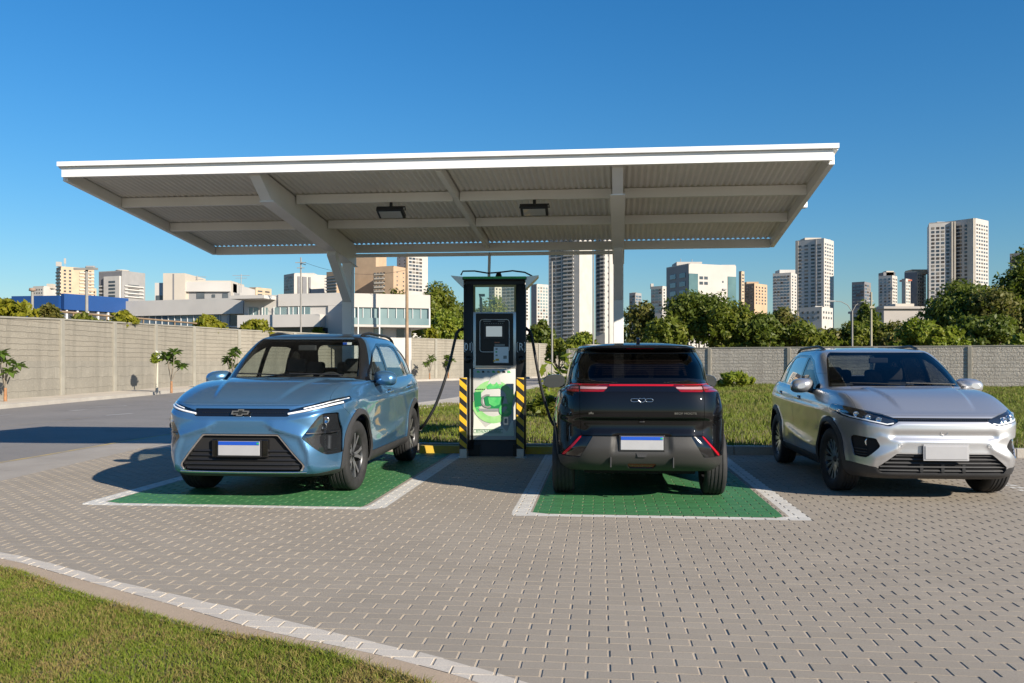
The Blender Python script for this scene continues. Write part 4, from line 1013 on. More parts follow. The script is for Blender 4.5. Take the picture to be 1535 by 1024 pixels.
def build_paving():
    bl, bw, gu, gv, ch, dp = .201, .0975, .0100, .0036, .0028, .014
    us = np.arange(-9.0, 15.0, bl); vs = np.arange(1.0, 13.30, bw); V, Fc, tone = [], [], []
    rr = np.random.default_rng(3)
    for j, v in enumerate(vs):
        for u in us:
            u0 = u + (bl / 2 if j % 2 else 0) + rr.normal(0, .0012); v0 = v + rr.normal(0, .0006)
            c = EU * (u0 + bl / 2) + EV * (v0 + bw / 2)
            if c[0] < -6.1 or c[1] < 1.2: continue
            a0, a1, b0, b1 = u0 + gu / 2, u0 + bl - gu / 2, v0 + gv / 2, v0 + bw - gv / 2; cu = ch; n = len(V)
            z = rr.normal(0, .0004); tx, ty = rr.normal(0, .0022, 2)
            for (a, b, zz) in ((a0, b0, -dp), (a1, b0, -dp), (a1, b1, -dp), (a0, b1, -dp), (a0 + cu, b0 + .001, 0), (a1 - cu, b0 + .001, 0), (a1 - cu, b1 - .001, 0), (a0 + cu, b1 - .001, 0)):
                p = EU * a + EV * b; V.append((p[0], p[1], zz + (z + tx * (a - u0 - bl / 2) + ty * (b - v0 - bw / 2) if zz == 0 else 0)))
            Fc += [(n + 4, n + 5, n + 6, n + 7), (n, n + 1, n + 5, n + 4), (n + 1, n + 2, n + 6, n + 5), (n + 2, n + 3, n + 7, n + 6), (n + 3, n, n + 4, n + 7)]
            tone += [rr.random()] * 5
    s = Surf.__new__(Surf); s.V = V; s.N = [(0, 0, 1)] * len(V); s.P = [(0, 0)] * len(V); s.F = Fc; s.L = ['paving'] * len(Fc)
    # colour per brick must survive the splitting: carry it with the vertices
    tv = np.zeros(len(V)); 
    for f, t in zip(Fc, tone): tv[list(f)] = t
    s.P = [(t, 0) for t in tv]
    lawn = crv_bot + [(6, -3), (-12, -3), (-12, 9)]; lawn_t = crv_top + [(6, -3), (-12, -3), (-12, 9)]
    s.cut(lambda V, P: sd_poly(V[:, :2], lawn), 'out', ('paving',)); s.cut(lambda V, P: sd_poly(V[:, :2], lawn_t) + .004 * np.sin(V[:, 0] * 31), 'white_edge', ('paving',))
    s.cut(lambda V, P: V[:, 0] + 5.95, 'out', ('paving',))
    wob = lambda V: .0035 * np.sin(V[:, 0] * 57) * np.sin(V[:, 1] * 43)
    def rect(u0, u1, v0, v1):
        def fn(V, P): q = toUV(V[:, :2]); return np.maximum(np.maximum(u0 - q[:, 0], q[:, 0] - u1), np.maximum(v0 - q[:, 1], q[:, 1] - v1)) + wob(V)
        return fn
    s.cut(rect(-5.04, -2.02, 8.02, 13.2), 'line1', ('paving',)); s.cut(rect(-4.87, -2.20, 8.13, 13.2), 'gap1', ('line1',)); s.cut(rect(-4.85, -2.24, 8.145, 13.2), 'green1', ('gap1',))
    s.cut(rect(-.80, 1.86, 7.83, 13.2), 'line2', ('paving',)); s.cut(rect(-.63, 1.69, 7.94, 13.2), 'gap2', ('line2',)); s.cut(rect(-.61, 1.64, 7.955, 13.2), 'green2', ('gap2',))
    s.cut(rect(4.50, 4.66, 8.3, 13.2), 'line3', ('paving',))
    def out(labels, name, mat):
        fs = [f for f, l in zip(s.F, s.L) if l in labels]; mp = {}
        for f in fs:
            for i in f: mp.setdefault(i, len(mp))
        me = bpy.data.meshes.new(name); ids = list(mp); me.from_pydata([s.V[i] for i in ids], [], [tuple(mp[i] for i in f) for f in fs]); me.materials.append(mat)
        at = me.attributes.new('tone', 'FLOAT', 'FACE'); at.data.foreach_set('value', np.array([s.P[f[0]][0] for f in fs], np.float32))
        o = bpy.data.objects.new(name, me); COL.objects.link(o); return tag(o, kind='structure')
    out(('paving', 'gap1', 'gap2'), 'paving', M_BRICK)
    out(('green1',), 'parking_bay', M_GREEN); out(('green2',), 'parking_bay', M_GREEN)
    out(('line1',), 'bay_marking', M_LINE); out(('line2',), 'bay_marking', M_LINE); out(('line3',), 'bay_marking', M_LINE); out(('white_edge',), 'kerb_marking', M_KWB)
    sheet('paving_bed', [(-5.95, 14.1)] + [UV(14.9, 13.3)[:2], (16, 1.0), (4, 1.0)] + [p for p in crv_bot[::-1] if p[0] > -5.95 and p[1] > 1] + [(-5.95, 6.5)], -.0042, M_SAND)
    for u0, u1, v0 in ((-4.85, -2.24, 8.145), (-.61, 1.64, 7.955)): sheet('paving_bed', [UV(u0, v0)[:2], UV(u1, v0)[:2], UV(u1, 13.2)[:2], UV(u0, 13.2)[:2]], -.0036, M_SANDG)

def blades(name, poly, n, h, w, mat, z=0.0, lean=.5, seed=1, clump=None, dens=None):
    """grass blades standing inside a polygon"""
    r = np.random.default_rng(seed); P = np.array(poly); lo, hi = P.min(0), P.max(0); pts = np.zeros((0, 2))
    while len(pts) < n:
        q = lo + r.random((n * 2, 2)) * (hi - lo); q = q[sd_poly(q, P) < 0]
        if dens is not None: q = q[r.random(len(q)) < dens(q)]
        pts = np.concatenate([pts, q])
    pts = pts[:n]; a = r.random(n) * 2 * np.pi; hh = h * (.45 + .8 * r.random(n)) * (1 + .35 * np.sin(pts[:, 0] * 3.1 + 1) * np.sin(pts[:, 1] * 2.7)); la = r.random(n) * 2 * np.pi; ln = hh * lean * r.random(n) * 1.6
    ww = w * (.6 + .8 * r.random(n)); dx, dy = np.cos(a) * ww / 2, np.sin(a) * ww / 2
    B = np.zeros((n, 5, 3)); zz = z
    B[:, 0] = np.column_stack([pts[:, 0] - dx, pts[:, 1] - dy, np.full(n, zz)]); B[:, 1] = np.column_stack([pts[:, 0] + dx, pts[:, 1] + dy, np.full(n, zz)])
    mx, my = np.cos(la) * ln * .35, np.sin(la) * ln * .35
    B[:, 2] = np.column_stack([pts[:, 0] + dx * .8 + mx, pts[:, 1] + dy * .8 + my, zz + hh * .6]); B[:, 3] = np.column_stack([pts[:, 0] - dx * .8 + mx, pts[:, 1] - dy * .8 + my, zz + hh * .6])
    B[:, 4] = np.column_stack([pts[:, 0] + np.cos(la) * ln, pts[:, 1] + np.sin(la) * ln, zz + hh])
    i = np.arange(n)[:, None] * 5
    T = np.concatenate([i + [0, 1, 2], i + [0, 2, 3], i + [3, 2, 4]])
    return tag(np_mesh(name, B.reshape(-1, 3), T, mat), kind='stuff')
def grassmat(name, c1, c2, dry, f0, f1, sc):
    m, nt, out = newmat(name); ge = N(nt, 'ShaderNodeNewGeometry'); rp = ge.outputs['Random Per Island']
    col = mixcol(nt, rp, c1, c2); co = coords(nt)
    patch = ramp(nt, math_(nt, 'ADD', math_(nt, 'MULTIPLY', noise(nt, co, sc, 4, .6), .75), math_(nt, 'MULTIPLY', rp, .25)), f0, f1)
    col = mixcol(nt, patch, col, mixcol(nt, rp, dry, tuple(c * .7 for c in dry)))
    d = N(nt, 'ShaderNodeBsdfPrincipled'); L(nt, col, d.inputs['Base Color']); d.inputs['Roughness'].default_value = .6; d.inputs['Specular IOR Level'].default_value = .2
    t = N(nt, 'ShaderNodeBsdfTranslucent'); L(nt, col, t.inputs[0]); mx = N(nt, 'ShaderNodeMixShader'); mx.inputs[0].default_value = .3
    L(nt, d.outputs[0], mx.inputs[1]); L(nt, t.outputs[0], mx.inputs[2]); L(nt, mx.outputs[0], out.inputs[0]); MATS[name] = m; return m

WALL = [(-17.0, 6.2), (-17.0, 10.7), (-17.05, 15.2), (-17.1, 19.7), (-17.15, 24.2), (-17.2, 28.7), (-17.2, 33.2), (-17.25, 37.7), (-17.3, 42.2), (-17.2, 47), (-16.2, 51.6), (-14, 56), (-11.4, 60), (-8.8, 64), (-6, 68), (-3.2, 72), (-.4, 76), (2.4, 80), (5.2, 84), (8, 88), (10.8, 92)]
def build_ground():
    g = MB(); g.box2((-3000, -1500, -1.0), (3000, 4500, -.10)); tag(g.obj('ground', M_EARTH), kind='structure')
    near = smooth_line([(-8.6, 2), (-7.9, 7), (-7.1, 12.1), (-6.6, 16.9), (-5.2, 22), (-3.0, 27.8), (-1.6, 34.8), (1.2, 49), (4.2, 60), (8, 72), (13, 84)], 5)
    wl = smooth_line([(-17, -12)] + WALL, 3)
    far = offset_line(wl, -1.75)
    sheet('road', [(-9.2, -12)] + near + far[::-1], -.02, M_ASPH)
    # far pavement with its kerb
    strip('pavement', far, wl, .12, M_SIDE, .13, .16)
    strip('kerb', far, offset_line(far, -.16), .115, M_KERBC, None, .16)
    # gutter between the road and the paving
    nl = [p for p in near if p[1] < 18]
    sheet('gutter', nl + [(-5.94, 18.0), (-5.94, 2)], -.008, M_CONC)
    sheet('gutter', [(-5.96, 12.6), (-5.96, 18.2), (-4.6, 20.0), UV(-3.5, 15.0)[:2], UV(-3.5, 13.0)[:2]], -.0105, M_CONC)
    ye = pm('worn_yellow_paint', (.50, .36, .12), .8, col2=(.33, .28, .19), scale=3)
    strip('road_line', nl, offset_line(nl, -.07), -.004, ye)
    # footpath and kerb on this side of the road, beyond the gutter
    n2 = [p for p in near if p[1] >= 17.5]
    strip('kerb', n2, offset_line(n2, -.16), .10, M_KERBC, None, .14)
    inner = offset_line(n2, -1.5)
    strip('pavement', offset_line(n2, -.16), inner, .095, M_SIDE, .10, .12)
    strip('road_line', [(-.0 + p[0] - .25, p[1]) for p in n2], [(p[0] - .36, p[1]) for p in n2], -.014, ye)
    # lane dashes and a faint centre line
    wp = pm('worn_white_paint', (.52, .51, .48), .8, col2=(.30, .29, .28), scale=2)
    for a, b in (((103, 615), (130, 613.5)), ((133, 610), (190, 607.5)), ((158, 622), (198, 619)), ((-40, 624), (16, 621)), ((252, 601), (283, 599.5)), ((330, 594), (352, 592.6))):
        p, q = Vector(G(*a)), Vector(G(*b)); d = (q - p).normalized(); nrm = Vector((-d.y, d.x)) * .075
        m = MB(); m.add([(*(p + nrm), -.014), (*(p - nrm), -.014), (*(q - nrm), -.014), (*(q + nrm), -.014)], [(0, 1, 2, 3)]); tag(m.obj('road_dash', wp), kind='structure')
    p, q = Vector(G(-60, 645)), Vector(G(140, 624)); nrm = Vector((0, .06)); m = MB(); m.add([(*(p + nrm), -.0145), (*(p - nrm), -.0145), (*(q - nrm), -.0145), (*(q + nrm), -.0145)], [(0, 1, 2, 3)]); tag(m.obj('road_line', ye), kind='structure')
    # kerb at the head of the bays
    m = MB(); r = np.random.default_rng(5); u = -3.6
    while u < 15:
        l = .80; c = UV(u + l / 2, 13.36, .055); m.box(c, (l - .008, .13, .15 + r.normal(0, .002)), -AX, bev=.012); u += l
    tag(m.obj('kerb', M_KERBC), kind='structure')
    # lawn behind the kerb
    back = [p for p in inner if p[1] < 52]
    lawn = [UV(-3.6, 13.44)[:2], UV(15, 13.44)[:2], (40, 20), (40, 36.9), (25, 44.6), (3.6, 55.5)] + back[::-1] + [UV(-3.7, 14.3)[:2]]
    sheet('lawn_ground', lawn, .075, M_SOIL)
    gm = grassmat('lawn_grass', (.115, .165, .020), (.19, .225, .032), (.27, .22, .085), .48, .66, .35)
    blades('grass', [UV(-3.6, 13.46)[:2], UV(15, 13.46)[:2], (24, 18), (24, 27), (-2, 27), (-4.4, 21)], 120000, .085, .014, gm, .075, .6, 11)
    blades('grass', [(-1.6, 27), (24, 27), (32, 40), (25, 44.5), (3.6, 55), (2.2, 48)], 90000, .11, .03, gm, .075, .6, 12)
    # near lawn, its tan edging and the white kerb stones
    strip('kerb', offset_line(crv_bot, -.012), crv_tan, .004, M_TAN, .010, .05)
    nearlawn = crv_tan + [(3, .6), (-9, .6), (-9, 6.9)]
    sheet('lawn_ground', nearlawn, -.004, M_SOIL)
    gn = grassmat('near_grass', (.125, .185, .018), (.215, .25, .032), (.36, .27, .10), .46, .62, 2.6)
    vis = [p for p in crv_tan if -5.2 < p[0] < .6] + [(.4, 2.6), (-3.4, 2.6), (-5.4, 5.2)]
    pts = [p for p in crv_tan if -5.2 < p[0] < .6]
    blades('grass', vis, 190000, .028, .0040, gn, -.004, 1.0, 13)
    blades('grass', [(p[0], p[1] - .02) for p in pts] + [(p[0] + .02, p[1] + .03) for p in pts[::-1]], 7000, .030, .0042, gn, .002, 1.1, 14)
build_paving(); build_ground()
# ------------------------------------------------------------------ solar canopy
M_STEEL = pm('white_steel_paint', (.84, .83, .81), .40, var=.05, scale=1.5, rvar=.08, col2=(.78, .77, .75))
M_FASC = pm('fascia_white', (.80, .80, .79), .35, var=.02, scale=2)
M_SHEET = pm('roof_sheet_metal', (.87, .84, .79), .45, .0, var=.06, scale=1.2, col2=(.80, .77, .72))
FL, FR, BL, BR = (-5.19, 10.14), (3.40, 9.29), (-4.80, 14.10), (3.92, 13.18)
def RP(s, t, dz=0.0):
    """point of the roof's underside: s along the width 0..1, t from the front 0 to the back 1"""
    a = Vector(FL).lerp(Vector(FR), s); b = Vector(BL).lerp(Vector(BR), s); p = a.lerp(b, t)
    return Vector((p.x, p.y, 3.595 - .375 * t + dz))
def build_canopy():
    root = empty('canopy', (-.6, 13.5, 0), 0, 'white steel canopy with corrugated roof cantilevered over the charging bays', 'canopy')
    root.location = (0, 0, 0)
    # corrugated sheet: trapezoidal ribs running front to back
    nr = 118; prof = []
    for i in range(nr):
        for q in range(6): prof.append(((i + q / 6) / nr, .013 + .013 * math.sin(2 * math.pi * q / 6)))
    prof.append((1, 0)); T = np.linspace(0, 1, 5); m = MB(); n = len(prof)
    for side in (0, .004):
        vs = [RP(s, t, h + side + .02) for t in T for s, h in prof]
        m.add(vs, [(j * n + i, j * n + i + 1, (j + 1) * n + i + 1, (j + 1) * n + i) for j in range(len(T) - 1) for i in range(n - 1)])
    m.sm = [True] * len(m.sm); m.obj('roof_sheet', M_SHEET, root)
    # front fascia in two steps, side and rear edge beams
    f = MB(); ov = .06
    def along(a, b, w, h): return MB().beam(a, b, w, h)
    d = (Vector(FR) - Vector(FL)).normalized(); nrm = Vector((d.y, -d.x, 0)); dd = Vector((d.x, d.y, 0))
    a, b = RP(0, 0, -.022), RP(1, 0, -.022)
    MB().beam(a + nrm * .03 - dd * .0 , b + nrm * .03, .06, .112).obj('fascia', M_FASC, root)
    MB().beam(a + nrm * .045 + Vector((0, 0, .085)) - dd * .03, b + nrm * .045 + Vector((0, 0, .085)) + dd * .05, .12, .050).obj('fascia_flashing', M_FASC, root)
    for s in (.17, .40, .63, .86):                                     # sheet joints of the fascia
        p = RP(s, 0, -.022); MB().box(p + nrm * .0595, (.05, .004, .108), -AX).obj('fascia_joint', M_STEEL, root)
    for s in np.linspace(.09, .91, 8):
        p = RP(s, 0, .015); MB().box(p + nrm * .0615, (.012, .004, .012), bev=.001).obj('fascia_screw', M_STEEL, root)
    for s, o in ((0, -1), (1, 1)):
        MB().beam(RP(s, .004, -.045) , RP(s, 1, -.045), .06, .13, bev=.004).obj('edge_beam', M_STEEL, root)
        MB().beam(RP(s, -.005, .055) + dd * .030 * o, RP(s, 1.0, .055) + dd * .030 * o, .06, .045).obj('edge_flashing', M_FASC, root)
    MB().beam(RP(.0, 1, -.045) + dd * .032, RP(1, 1, -.045) - dd * .032, .06, .13, bev=.004).obj('rear_beam', M_STEEL, root)
    sL, sR, sM = .262, .738, .508
    spans = [(0.004, sL - .010), (sL + .010, sM - .005), (sM + .005, sR - .009), (sR + .009, .996)]
    for t in (.30, .62):
        for s0, s1 in spans: MB().beam(RP(s0, t, -.04), RP(s1, t, -.04), .06, .115, bev=.003).obj('purlin', M_STEEL, root)
    MB().beam(RP(sM, .012, -.035), RP(sM, .985, -.035), .065, .10, bev=.003).obj('rafter', M_STEEL, root)
    # the two tapered cantilever beams: deep over the post, cut back at the nose
    def cant(s, wid):
        P0, P1 = RP(s, .012), RP(s, .99); ax = (P1 - P0); Ln = Vector((ax.x, ax.y, 0)).length; ux = Vector((ax.x, ax.y, 0)).normalized(); side = Vector((ux.y, -ux.x, 0))
        def Q(t, drop): p = RP(s, t); return p + Vector((0, 0, -drop))
        out = [Q(.012, .005), Q(.012, .085), Q(.10, .27), Q(.985, .335), Q(.985, .005)]
        m = MB(); vs = [p + side * wid / 2 for p in out] + [p - side * wid / 2 for p in out]; k = len(out)
        m.add(vs, [tuple(range(k)), tuple(range(2 * k - 1, k - 1, -1))] + [((i + 1) % k, i, k + i, k + (i + 1) % k) for i in range(k)])
        o = m.obj('cantilever_beam', M_STEEL, root)
        fl = MB(); fl.beam(Q(.10, .277), Q(.985, .342), wid + .05, .012); fl.obj('bottom_flange', M_STEEL, o)
        return out
    for s, wid, brace in ((sL, .13, True), (sR, .12, False)):
        cant(s, wid)
        b = RP(s, .93); top = b.z - .30
        MB().box((b.x, b.y, top / 2), (.15, .15, top), R(-7), bev=.008).obj('post', M_STEEL, root)
        MB().box((b.x, b.y, .10), (.30, .30, .02), R(-7)).obj('base_plate', M_STEEL, root)
        fr = RP(s, .72); 
        MB().beam(Vector((b.x, b.y - .05, 2.35)), Vector((fr.x, fr.y, fr.z - .34)), .13, .11, bev=.006).obj('knee_brace', M_STEEL, root)
    MB().beam(RP(sL, .975, -.175), RP(sR, .975, -.175), .07, .05, bev=.003).obj('tie_beam', M_STEEL, root)
    # underside cable clip, gutter end
    p = RP(1, .47); MB().box(p + Vector((.075, 0, -.02)), (.05, .10, .12), bev=.01).obj('downpipe_bracket', M_FASC, root)
    return root
build_canopy()
M_FLB = pm('floodlight_black', (.015, .015, .016), .5)
M_FLG = pm('floodlight_glass', (.46, .46, .44), .25, coat=.5)
for i, (s, lab) in enumerate(((.412, 'black floodlight under the canopy, nearer the left cantilever beam'), (.620, 'black floodlight under the canopy, nearer the right cantilever beam'))):
    p = RP(s, .30, -.10); o = empty('floodlight', p, -AX + .0, lab, 'floodlight', 'floodlights under the canopy')
    MB().tube([(0, 0, .02), (0, 0, -.05)], .02, 8).obj('stem', M_FLB, o)
    MB().tube([(-.18, .0, -.10), (-.18, 0, -.055), (.18, 0, -.055), (.18, 0, -.10)], .010, 6).obj('yoke', M_FLB, o)
    Mt = Matrix.Translation((0, 0, -.125)) @ Matrix.Rotation(R(-22), 4, 'X')
    MB().box(None, (.34, .20, .06), bev=.012, mat=Mt).obj('housing', M_FLB, o)
    MB().box(None, (.275, .15, .01), bev=.003, mat=Mt @ Matrix.Translation((0, 0, -.030))).obj('lens', M_FLG, o)
    for k in range(5): pass
p = RP(.512, .975, -.20)
cd = MB().tube([(p.x, 13.08, 2.60), (p.x, p.y - .03, p.z + .03)], .022, 8).obj('conduit_pipe', M_STEEL)
tag(cd, 'thin grey conduit rising from the charger roof to the canopy', 'pipe')
# ------------------------------------------------------------------ the charger
M_CBLK = pm('charger_black', (.009, .009, .0095), .38, spec=.3)
M_CSIL = pm('charger_silver', (.55, .55, .54), .3, .7)
M_CWHT = pm('charger_white', (.52, .52, .49), .35, var=.03, scale=3)
M_CGRN = pm('charger_green', (.02, .36, .09), .35)
M_LGRN = pm('pale_green_print', (.20, .50, .16), .4, col2=(.34, .60, .26), scale=6)
M_MGRN = pm('mid_green_print', (.05, .42, .11), .4, col2=(.13, .52, .16), scale=8)
M_DGRN = pm('dark_green_print', (.012, .20, .06), .4)
M_PRNG = pm('grey_print', (.22, .23, .22), .5)
M_SCR = pm('screen_grey', (.42, .46, .46), .15, emis=(.55, .6, .6), es=.25, coat=.5)
M_YEL = pm('hazard_yellow', (.72, .42, .015), .45, var=.06, scale=6)
M_HBLK = pm('hazard_black', (.012, .012, .012), .5)
M_GALV = pm('bare_metal', (.42, .42, .41), .4, .7, var=.1, scale=8)
M_CABLE = pm('cable_rubber', (.010, .010, .011), .5)
M_SGLS = glassmat('clear_panel', (.93, .94, .86), -.05)
M_LETT = pm('white_lettering', (.80, .80, .80), .5)
def build_charger():
    o = empty('ev_charger', (-.255, 12.80, 0), R(-2), 'black and white charging pillar with green cabinet print and two cables', 'charger')
    Y0 = 0.0; D = .42
    for sg in (-1, 1):
        x = sg * .385
        MB().box2((x - .072, Y0, .10), (x + .072, D, 2.52), bev=.012).obj('column', M_CBLK, o, auto=40)
    MB().box2((-.44, .05, 2.515), (.44, D, 2.59), bev=.006).obj('lintel', M_CBLK, o)
    top = MB(); top.box2((-.47, -.03, 2.585), (.47, D + .05, 2.625)); rf = top.obj('roof_cap', M_CBLK, o)
    MB().box2((-.46, -.042, 2.60), (.46, -.031, 2.632)).obj('green_edge', M_CGRN, rf)
    for sg in (-1, 1):
        m = MB(); pts = [(sg * .455, 2.632), (sg * .645, 2.65), (sg * .60, 2.60), (sg * .455, 2.46)]
        m.prism(pts, 'y', -.02, D); m.obj('roof_wing', M_CSIL, rf)
    ca = MB(); ca.tube([(-.50, .05, 2.66), (-.47, .05, 2.72), (-.30, .08, 2.725), (-.10, .06, 2.69), (.06, .05, 2.70), (.26, .07, 2.725), (.44, .05, 2.70), (.55, .05, 2.645)], .012, 6)
    ca.obj('roof_hose', M_CABLE, rf)
    MB().lathe([(.0, .10), (.03, .09), (.05, .03), (.09, .0)], Matrix.Translation((.05, .20, 2.625)), 16).obj('roof_gland', M_CBLK, rf)
    # see-through bay over the head panel
    fr = MB()
    fr.box2((-.315, .02, 2.485), (.315, .05, 2.515)); fr.box2((-.315, .02, 2.12), (-.285, .05, 2.486)); fr.box2((.285, .02, 2.12), (.315, .05, 2.486))
    w = fr.obj('window_frame', pm('olive_frame', (.22, .21, .08), .5), o)
    MB().box2((-.285, .032, 2.118), (.285, .036, 2.486)).obj('window_panel', M_SGLS, w)
    MB().tube([(-.21, .12, 2.10), (-.21, .12, 2.33), (-.23, .12, 2.37), (-.15, .12, 2.37)], [.02, .02, .025, .02], 8).obj('hook', M_CBLK, o)
    # head panel
    h = MB(); h.box2((-.315, .0, 1.292), (.315, .34, 2.115), bev=.008); hp = h.obj('head_panel', M_CSIL, o, auto=40)
    MB().box2((-.275, -.010, 1.33), (.275, .001, 2.095), bev=.004).obj('head_face', M_CBLK, hp)
    ln = MB()
    def rr(x0, x1, z0, z1, r, t, y):
        pts = []
        for cx, cz, a0 in ((x1 - r, z1 - r, 0), (x0 + r, z1 - r, 90), (x0 + r, z0 + r, 180), (x1 - r, z0 + r, 270)):
            for k in range(5): a = R(a0 + 22.5 * k); pts.append((cx + r * math.cos(a), y, cz + r * math.sin(a)))
        return pts
    ln.tube(rr(-.215, .215, 1.53, 2.005, .04, 0, -.012), .0045, 6, closed=True); ln.obj('screen_outline', M_LETT, hp)
    MB().box2((-.125, -.016, 1.755), (.11, -.009, 1.905), bev=.003).obj('screen', M_SCR, hp)
    MB().box2((-.16, -.0135, 1.72), (.145, -.009, 1.94), bev=.003).obj('screen_bezel', M_HBLK, hp)
    for x, w_ in ((-.11, .11), (.10, .10)): MB().box2((x - w_ / 2, -.013, 1.973), (x + w_ / 2, -.009, 1.987)).obj('caption_strip', M_PRNG, hp)
    m = MB(); 
    for k in range(9): m.box2((-.15 + k * .033, -.013, 1.942), (-.136 + k * .033, -.0095, 1.950))
    m.obj('caption_lettering', M_PRNG, hp)
    MB().box2((.0, -.014, 1.615), (.15, -.0095, 1.645)).obj('grey_label', M_PRNG, hp)
    MB().box2((.0, -.0145, 1.66), (.075, -.0095, 1.675)).obj('red_label', M_RED, hp)
    nt_ = MB().box2((-.01, -.020, 1.37), (.205, -.010, 1.605), bev=.002).obj('notice', M_LETT, hp)
    for k, (x, z, w_, hh, mt) in enumerate(((.015, 1.56, .03, .025, M_PRNG), (.015, 1.52, .025, .02, M_CGRN), (.015, 1.47, .03, .02, M_PRNG), (.015, 1.40, .05, .03, M_YEL), (-.02, 1.39, .03, .02, M_YEL), (.13, 1.43, .05, .045, M_PRNG))):
        MB().box2((x, -.023, z), (x + w_, -.0195, z + hh)).obj('notice_print', mt, nt_)
    # holsters with the bay numbers
    for sg, tx in ((-1, '01'), (1, 'R')):
        x = sg * .388
        Mx = Matrix.Translation((x, -.004, 1.60)) @ Matrix.Rotation(R(90), 4, 'X')
        text_obj(tx, 'bay_number', .16, M_LETT, Mx, o, .002, sx=.72)
        for b_ in (-1, 1): MB().tube([(x + b_ * .045, -.003, 1.675), (x + b_ * .060, -.003, 1.655), (x + b_ * .060, -.003, 1.545), (x + b_ * .045, -.003, 1.525)], .0045, 5).obj('number_bracket', M_LETT, o)
        MB().lathe([(0, .05), (.035, .05), (.05, .02), (.055, -.02)], Matrix.Translation((x, -.02, 1.42)) @ Matrix.Rotation(R(90), 4, 'X'), 20).obj('holster', M_CBLK, o)
    # cabinet
    cb = MB().box2((-.45, .012, .24), (.32, .36, 1.285), bev=.006).obj('cabinet', M_CWHT, o, auto=40)
    MB().box2((.321, .03, .24), (.445, .36, 1.285), bev=.006).obj('cabinet_side', M_CWHT, o)
    MB().box2((-.365, -.004, .245), (-.35, .011, 1.28)).obj('cabinet_seam', M_CSIL, cb)
    # printed artwork: two arrows chasing round a ring of circuit tracks
    yb = .0105
    def arc(cx, cz, r0, r1, a0, a1, y, mat, name, n=26, tip=None):
        m = MB(); vs = []
        for k in range(n + 1):
            a = R(a0 + (a1 - a0) * k / n); vs += [(cx + r0 * math.cos(a), y, cz + r0 * math.sin(a)), (cx + r1 * math.cos(a), y, cz + r1 * math.sin(a))]
        fs = [(2 * k, 2 * k + 1, 2 * k + 3, 2 * k + 2) for k in range(n)]
        if tip:
            a = R(a1); c, s_ = math.cos(a), math.sin(a); rm = (r0 + r1) / 2; dr = (r1 - r0) * tip; t = math.copysign(dr * 1.1, a1 - a0); b = len(vs)
            vs += [(cx + (rm - dr) * c, y, cz + (rm - dr) * s_), (cx + (rm + dr) * c, y, cz + (rm + dr) * s_), (cx + rm * c - t * s_, y, cz + rm * s_ + t * c)]; fs.append((b, b + 1, b + 2))
        n0 = len(vs); m.add(vs, fs); m.add([(p[0], p[1] + .002, p[2]) for p in vs], fs)
        return m.obj(name, mat, cb)
    cx, cz = -.02, .80
    def poly(pts, y, mat, name):
        m = MB(); m.prism(pts, 'y', y, y + .0015); return m.obj(name, mat, cb)
    poly([(-.30, .62), (-.14, .42), (.03, .54), (.18, .36), (.26, .55), (.29, .30), (-.32, .30)], yb - .001, pm('faint_green_print', (.60, .70, .55), .4, col2=(.68, .70, .65), scale=5), 'artwork_wash')
    arc(cx, cz, .215, .315, 150, 20, yb - .0035, M_LGRN, 'artwork_ring', tip=.85)
    arc(cx, cz, .215, .315, 330, 196, yb - .0035, M_LGRN, 'artwork_ring', tip=.85)
    arc(cx, cz, .222, .275, 215, 150, yb - .0055, M_MGRN, 'artwork_arrow'); arc(cx, cz, .222, .285, 30, -32, yb - .0055, M_MGRN, 'artwork_arrow')
    poly([(-.10, 1.06), (.10, 1.06), (.06, 1.19), (-.04, 1.19)], yb - .0045, M_CWHT, 'artwork_panel')
    poly([(-.12, 1.02), (-.06, 1.075), (-.02, 1.03), (.03, 1.09), (.07, 1.03), (.13, 1.06), (.11, 1.00), (-.10, .985)], yb - .0065, M_MGRN, 'artwork_leaf')
    poly([(-.16, .88), (.14, .88), (.10, .72), (-.02, .67), (-.13, .72)], yb - .0065, M_DGRN, 'artwork_car')
    poly([(-.10, .865), (.10, .865), (.07, .76), (-.01, .73), (-.08, .77)], yb - .0085, M_MGRN, 'artwork_car_body')
    arc(-.10, .81, .075, .10, 70, 300, yb - .0095, M_PRNG, 'artwork_plug'); arc(.16, .68, .055, .095, 0, 350, yb - .0095, M_MGRN, 'artwork_wheel')
    poly([(.15, .98), (.27, .98), (.27, .80), (.19, .78)], yb - .0075, M_LGRN, 'artwork_battery'); poly([(-.30, .94), (-.20, .95), (-.19, .74), (-.29, .72)], yb - .0075, M_DGRN, 'artwork_battery')
    poly([(-.24, .70), (.06, .70), (.06, .665), (-.22, .665)], yb - .0105, M_CSIL, 'artwork_track'); poly([(.13, .58), (.20, .58), (.20, .46), (.13, .46)], yb - .0085, M_CSIL, 'artwork_socket')
    poly([(.145, .555), (.185, .555), (.185, .49), (.145, .49)], yb - .0105, M_PRNG, 'artwork_pin')
    r = np.random.default_rng(9)
    for k in range(7):
        x = -.26 + k * .075; mt = (M_MGRN, M_HBLK, M_PRNG, M_CGRN, M_YEL, M_HBLK, M_MGRN)[k]
        poly([(x, 1.225), (x + .03 + .02 * r.random(), 1.225), (x + .03, 1.255), (x, 1.255)], yb - .004, mt, 'cabinet_icon')
    for k in range(5): poly([(-.28 + .03 * k, .975), (-.262 + .03 * k, .975), (-.262 + .03 * k, .99), (-.28 + .03 * k, .99)], yb - .008, M_HBLK, 'cabinet_caption')
    fr2 = MB(); fr2.tube([(-.30, yb - .006, .345), (.12, yb - .006, .345), (.12, yb - .006, .395), (-.30, yb - .006, .395)], .003, 5, closed=True); fr2.obj('caption_frame', M_DGRN, cb)
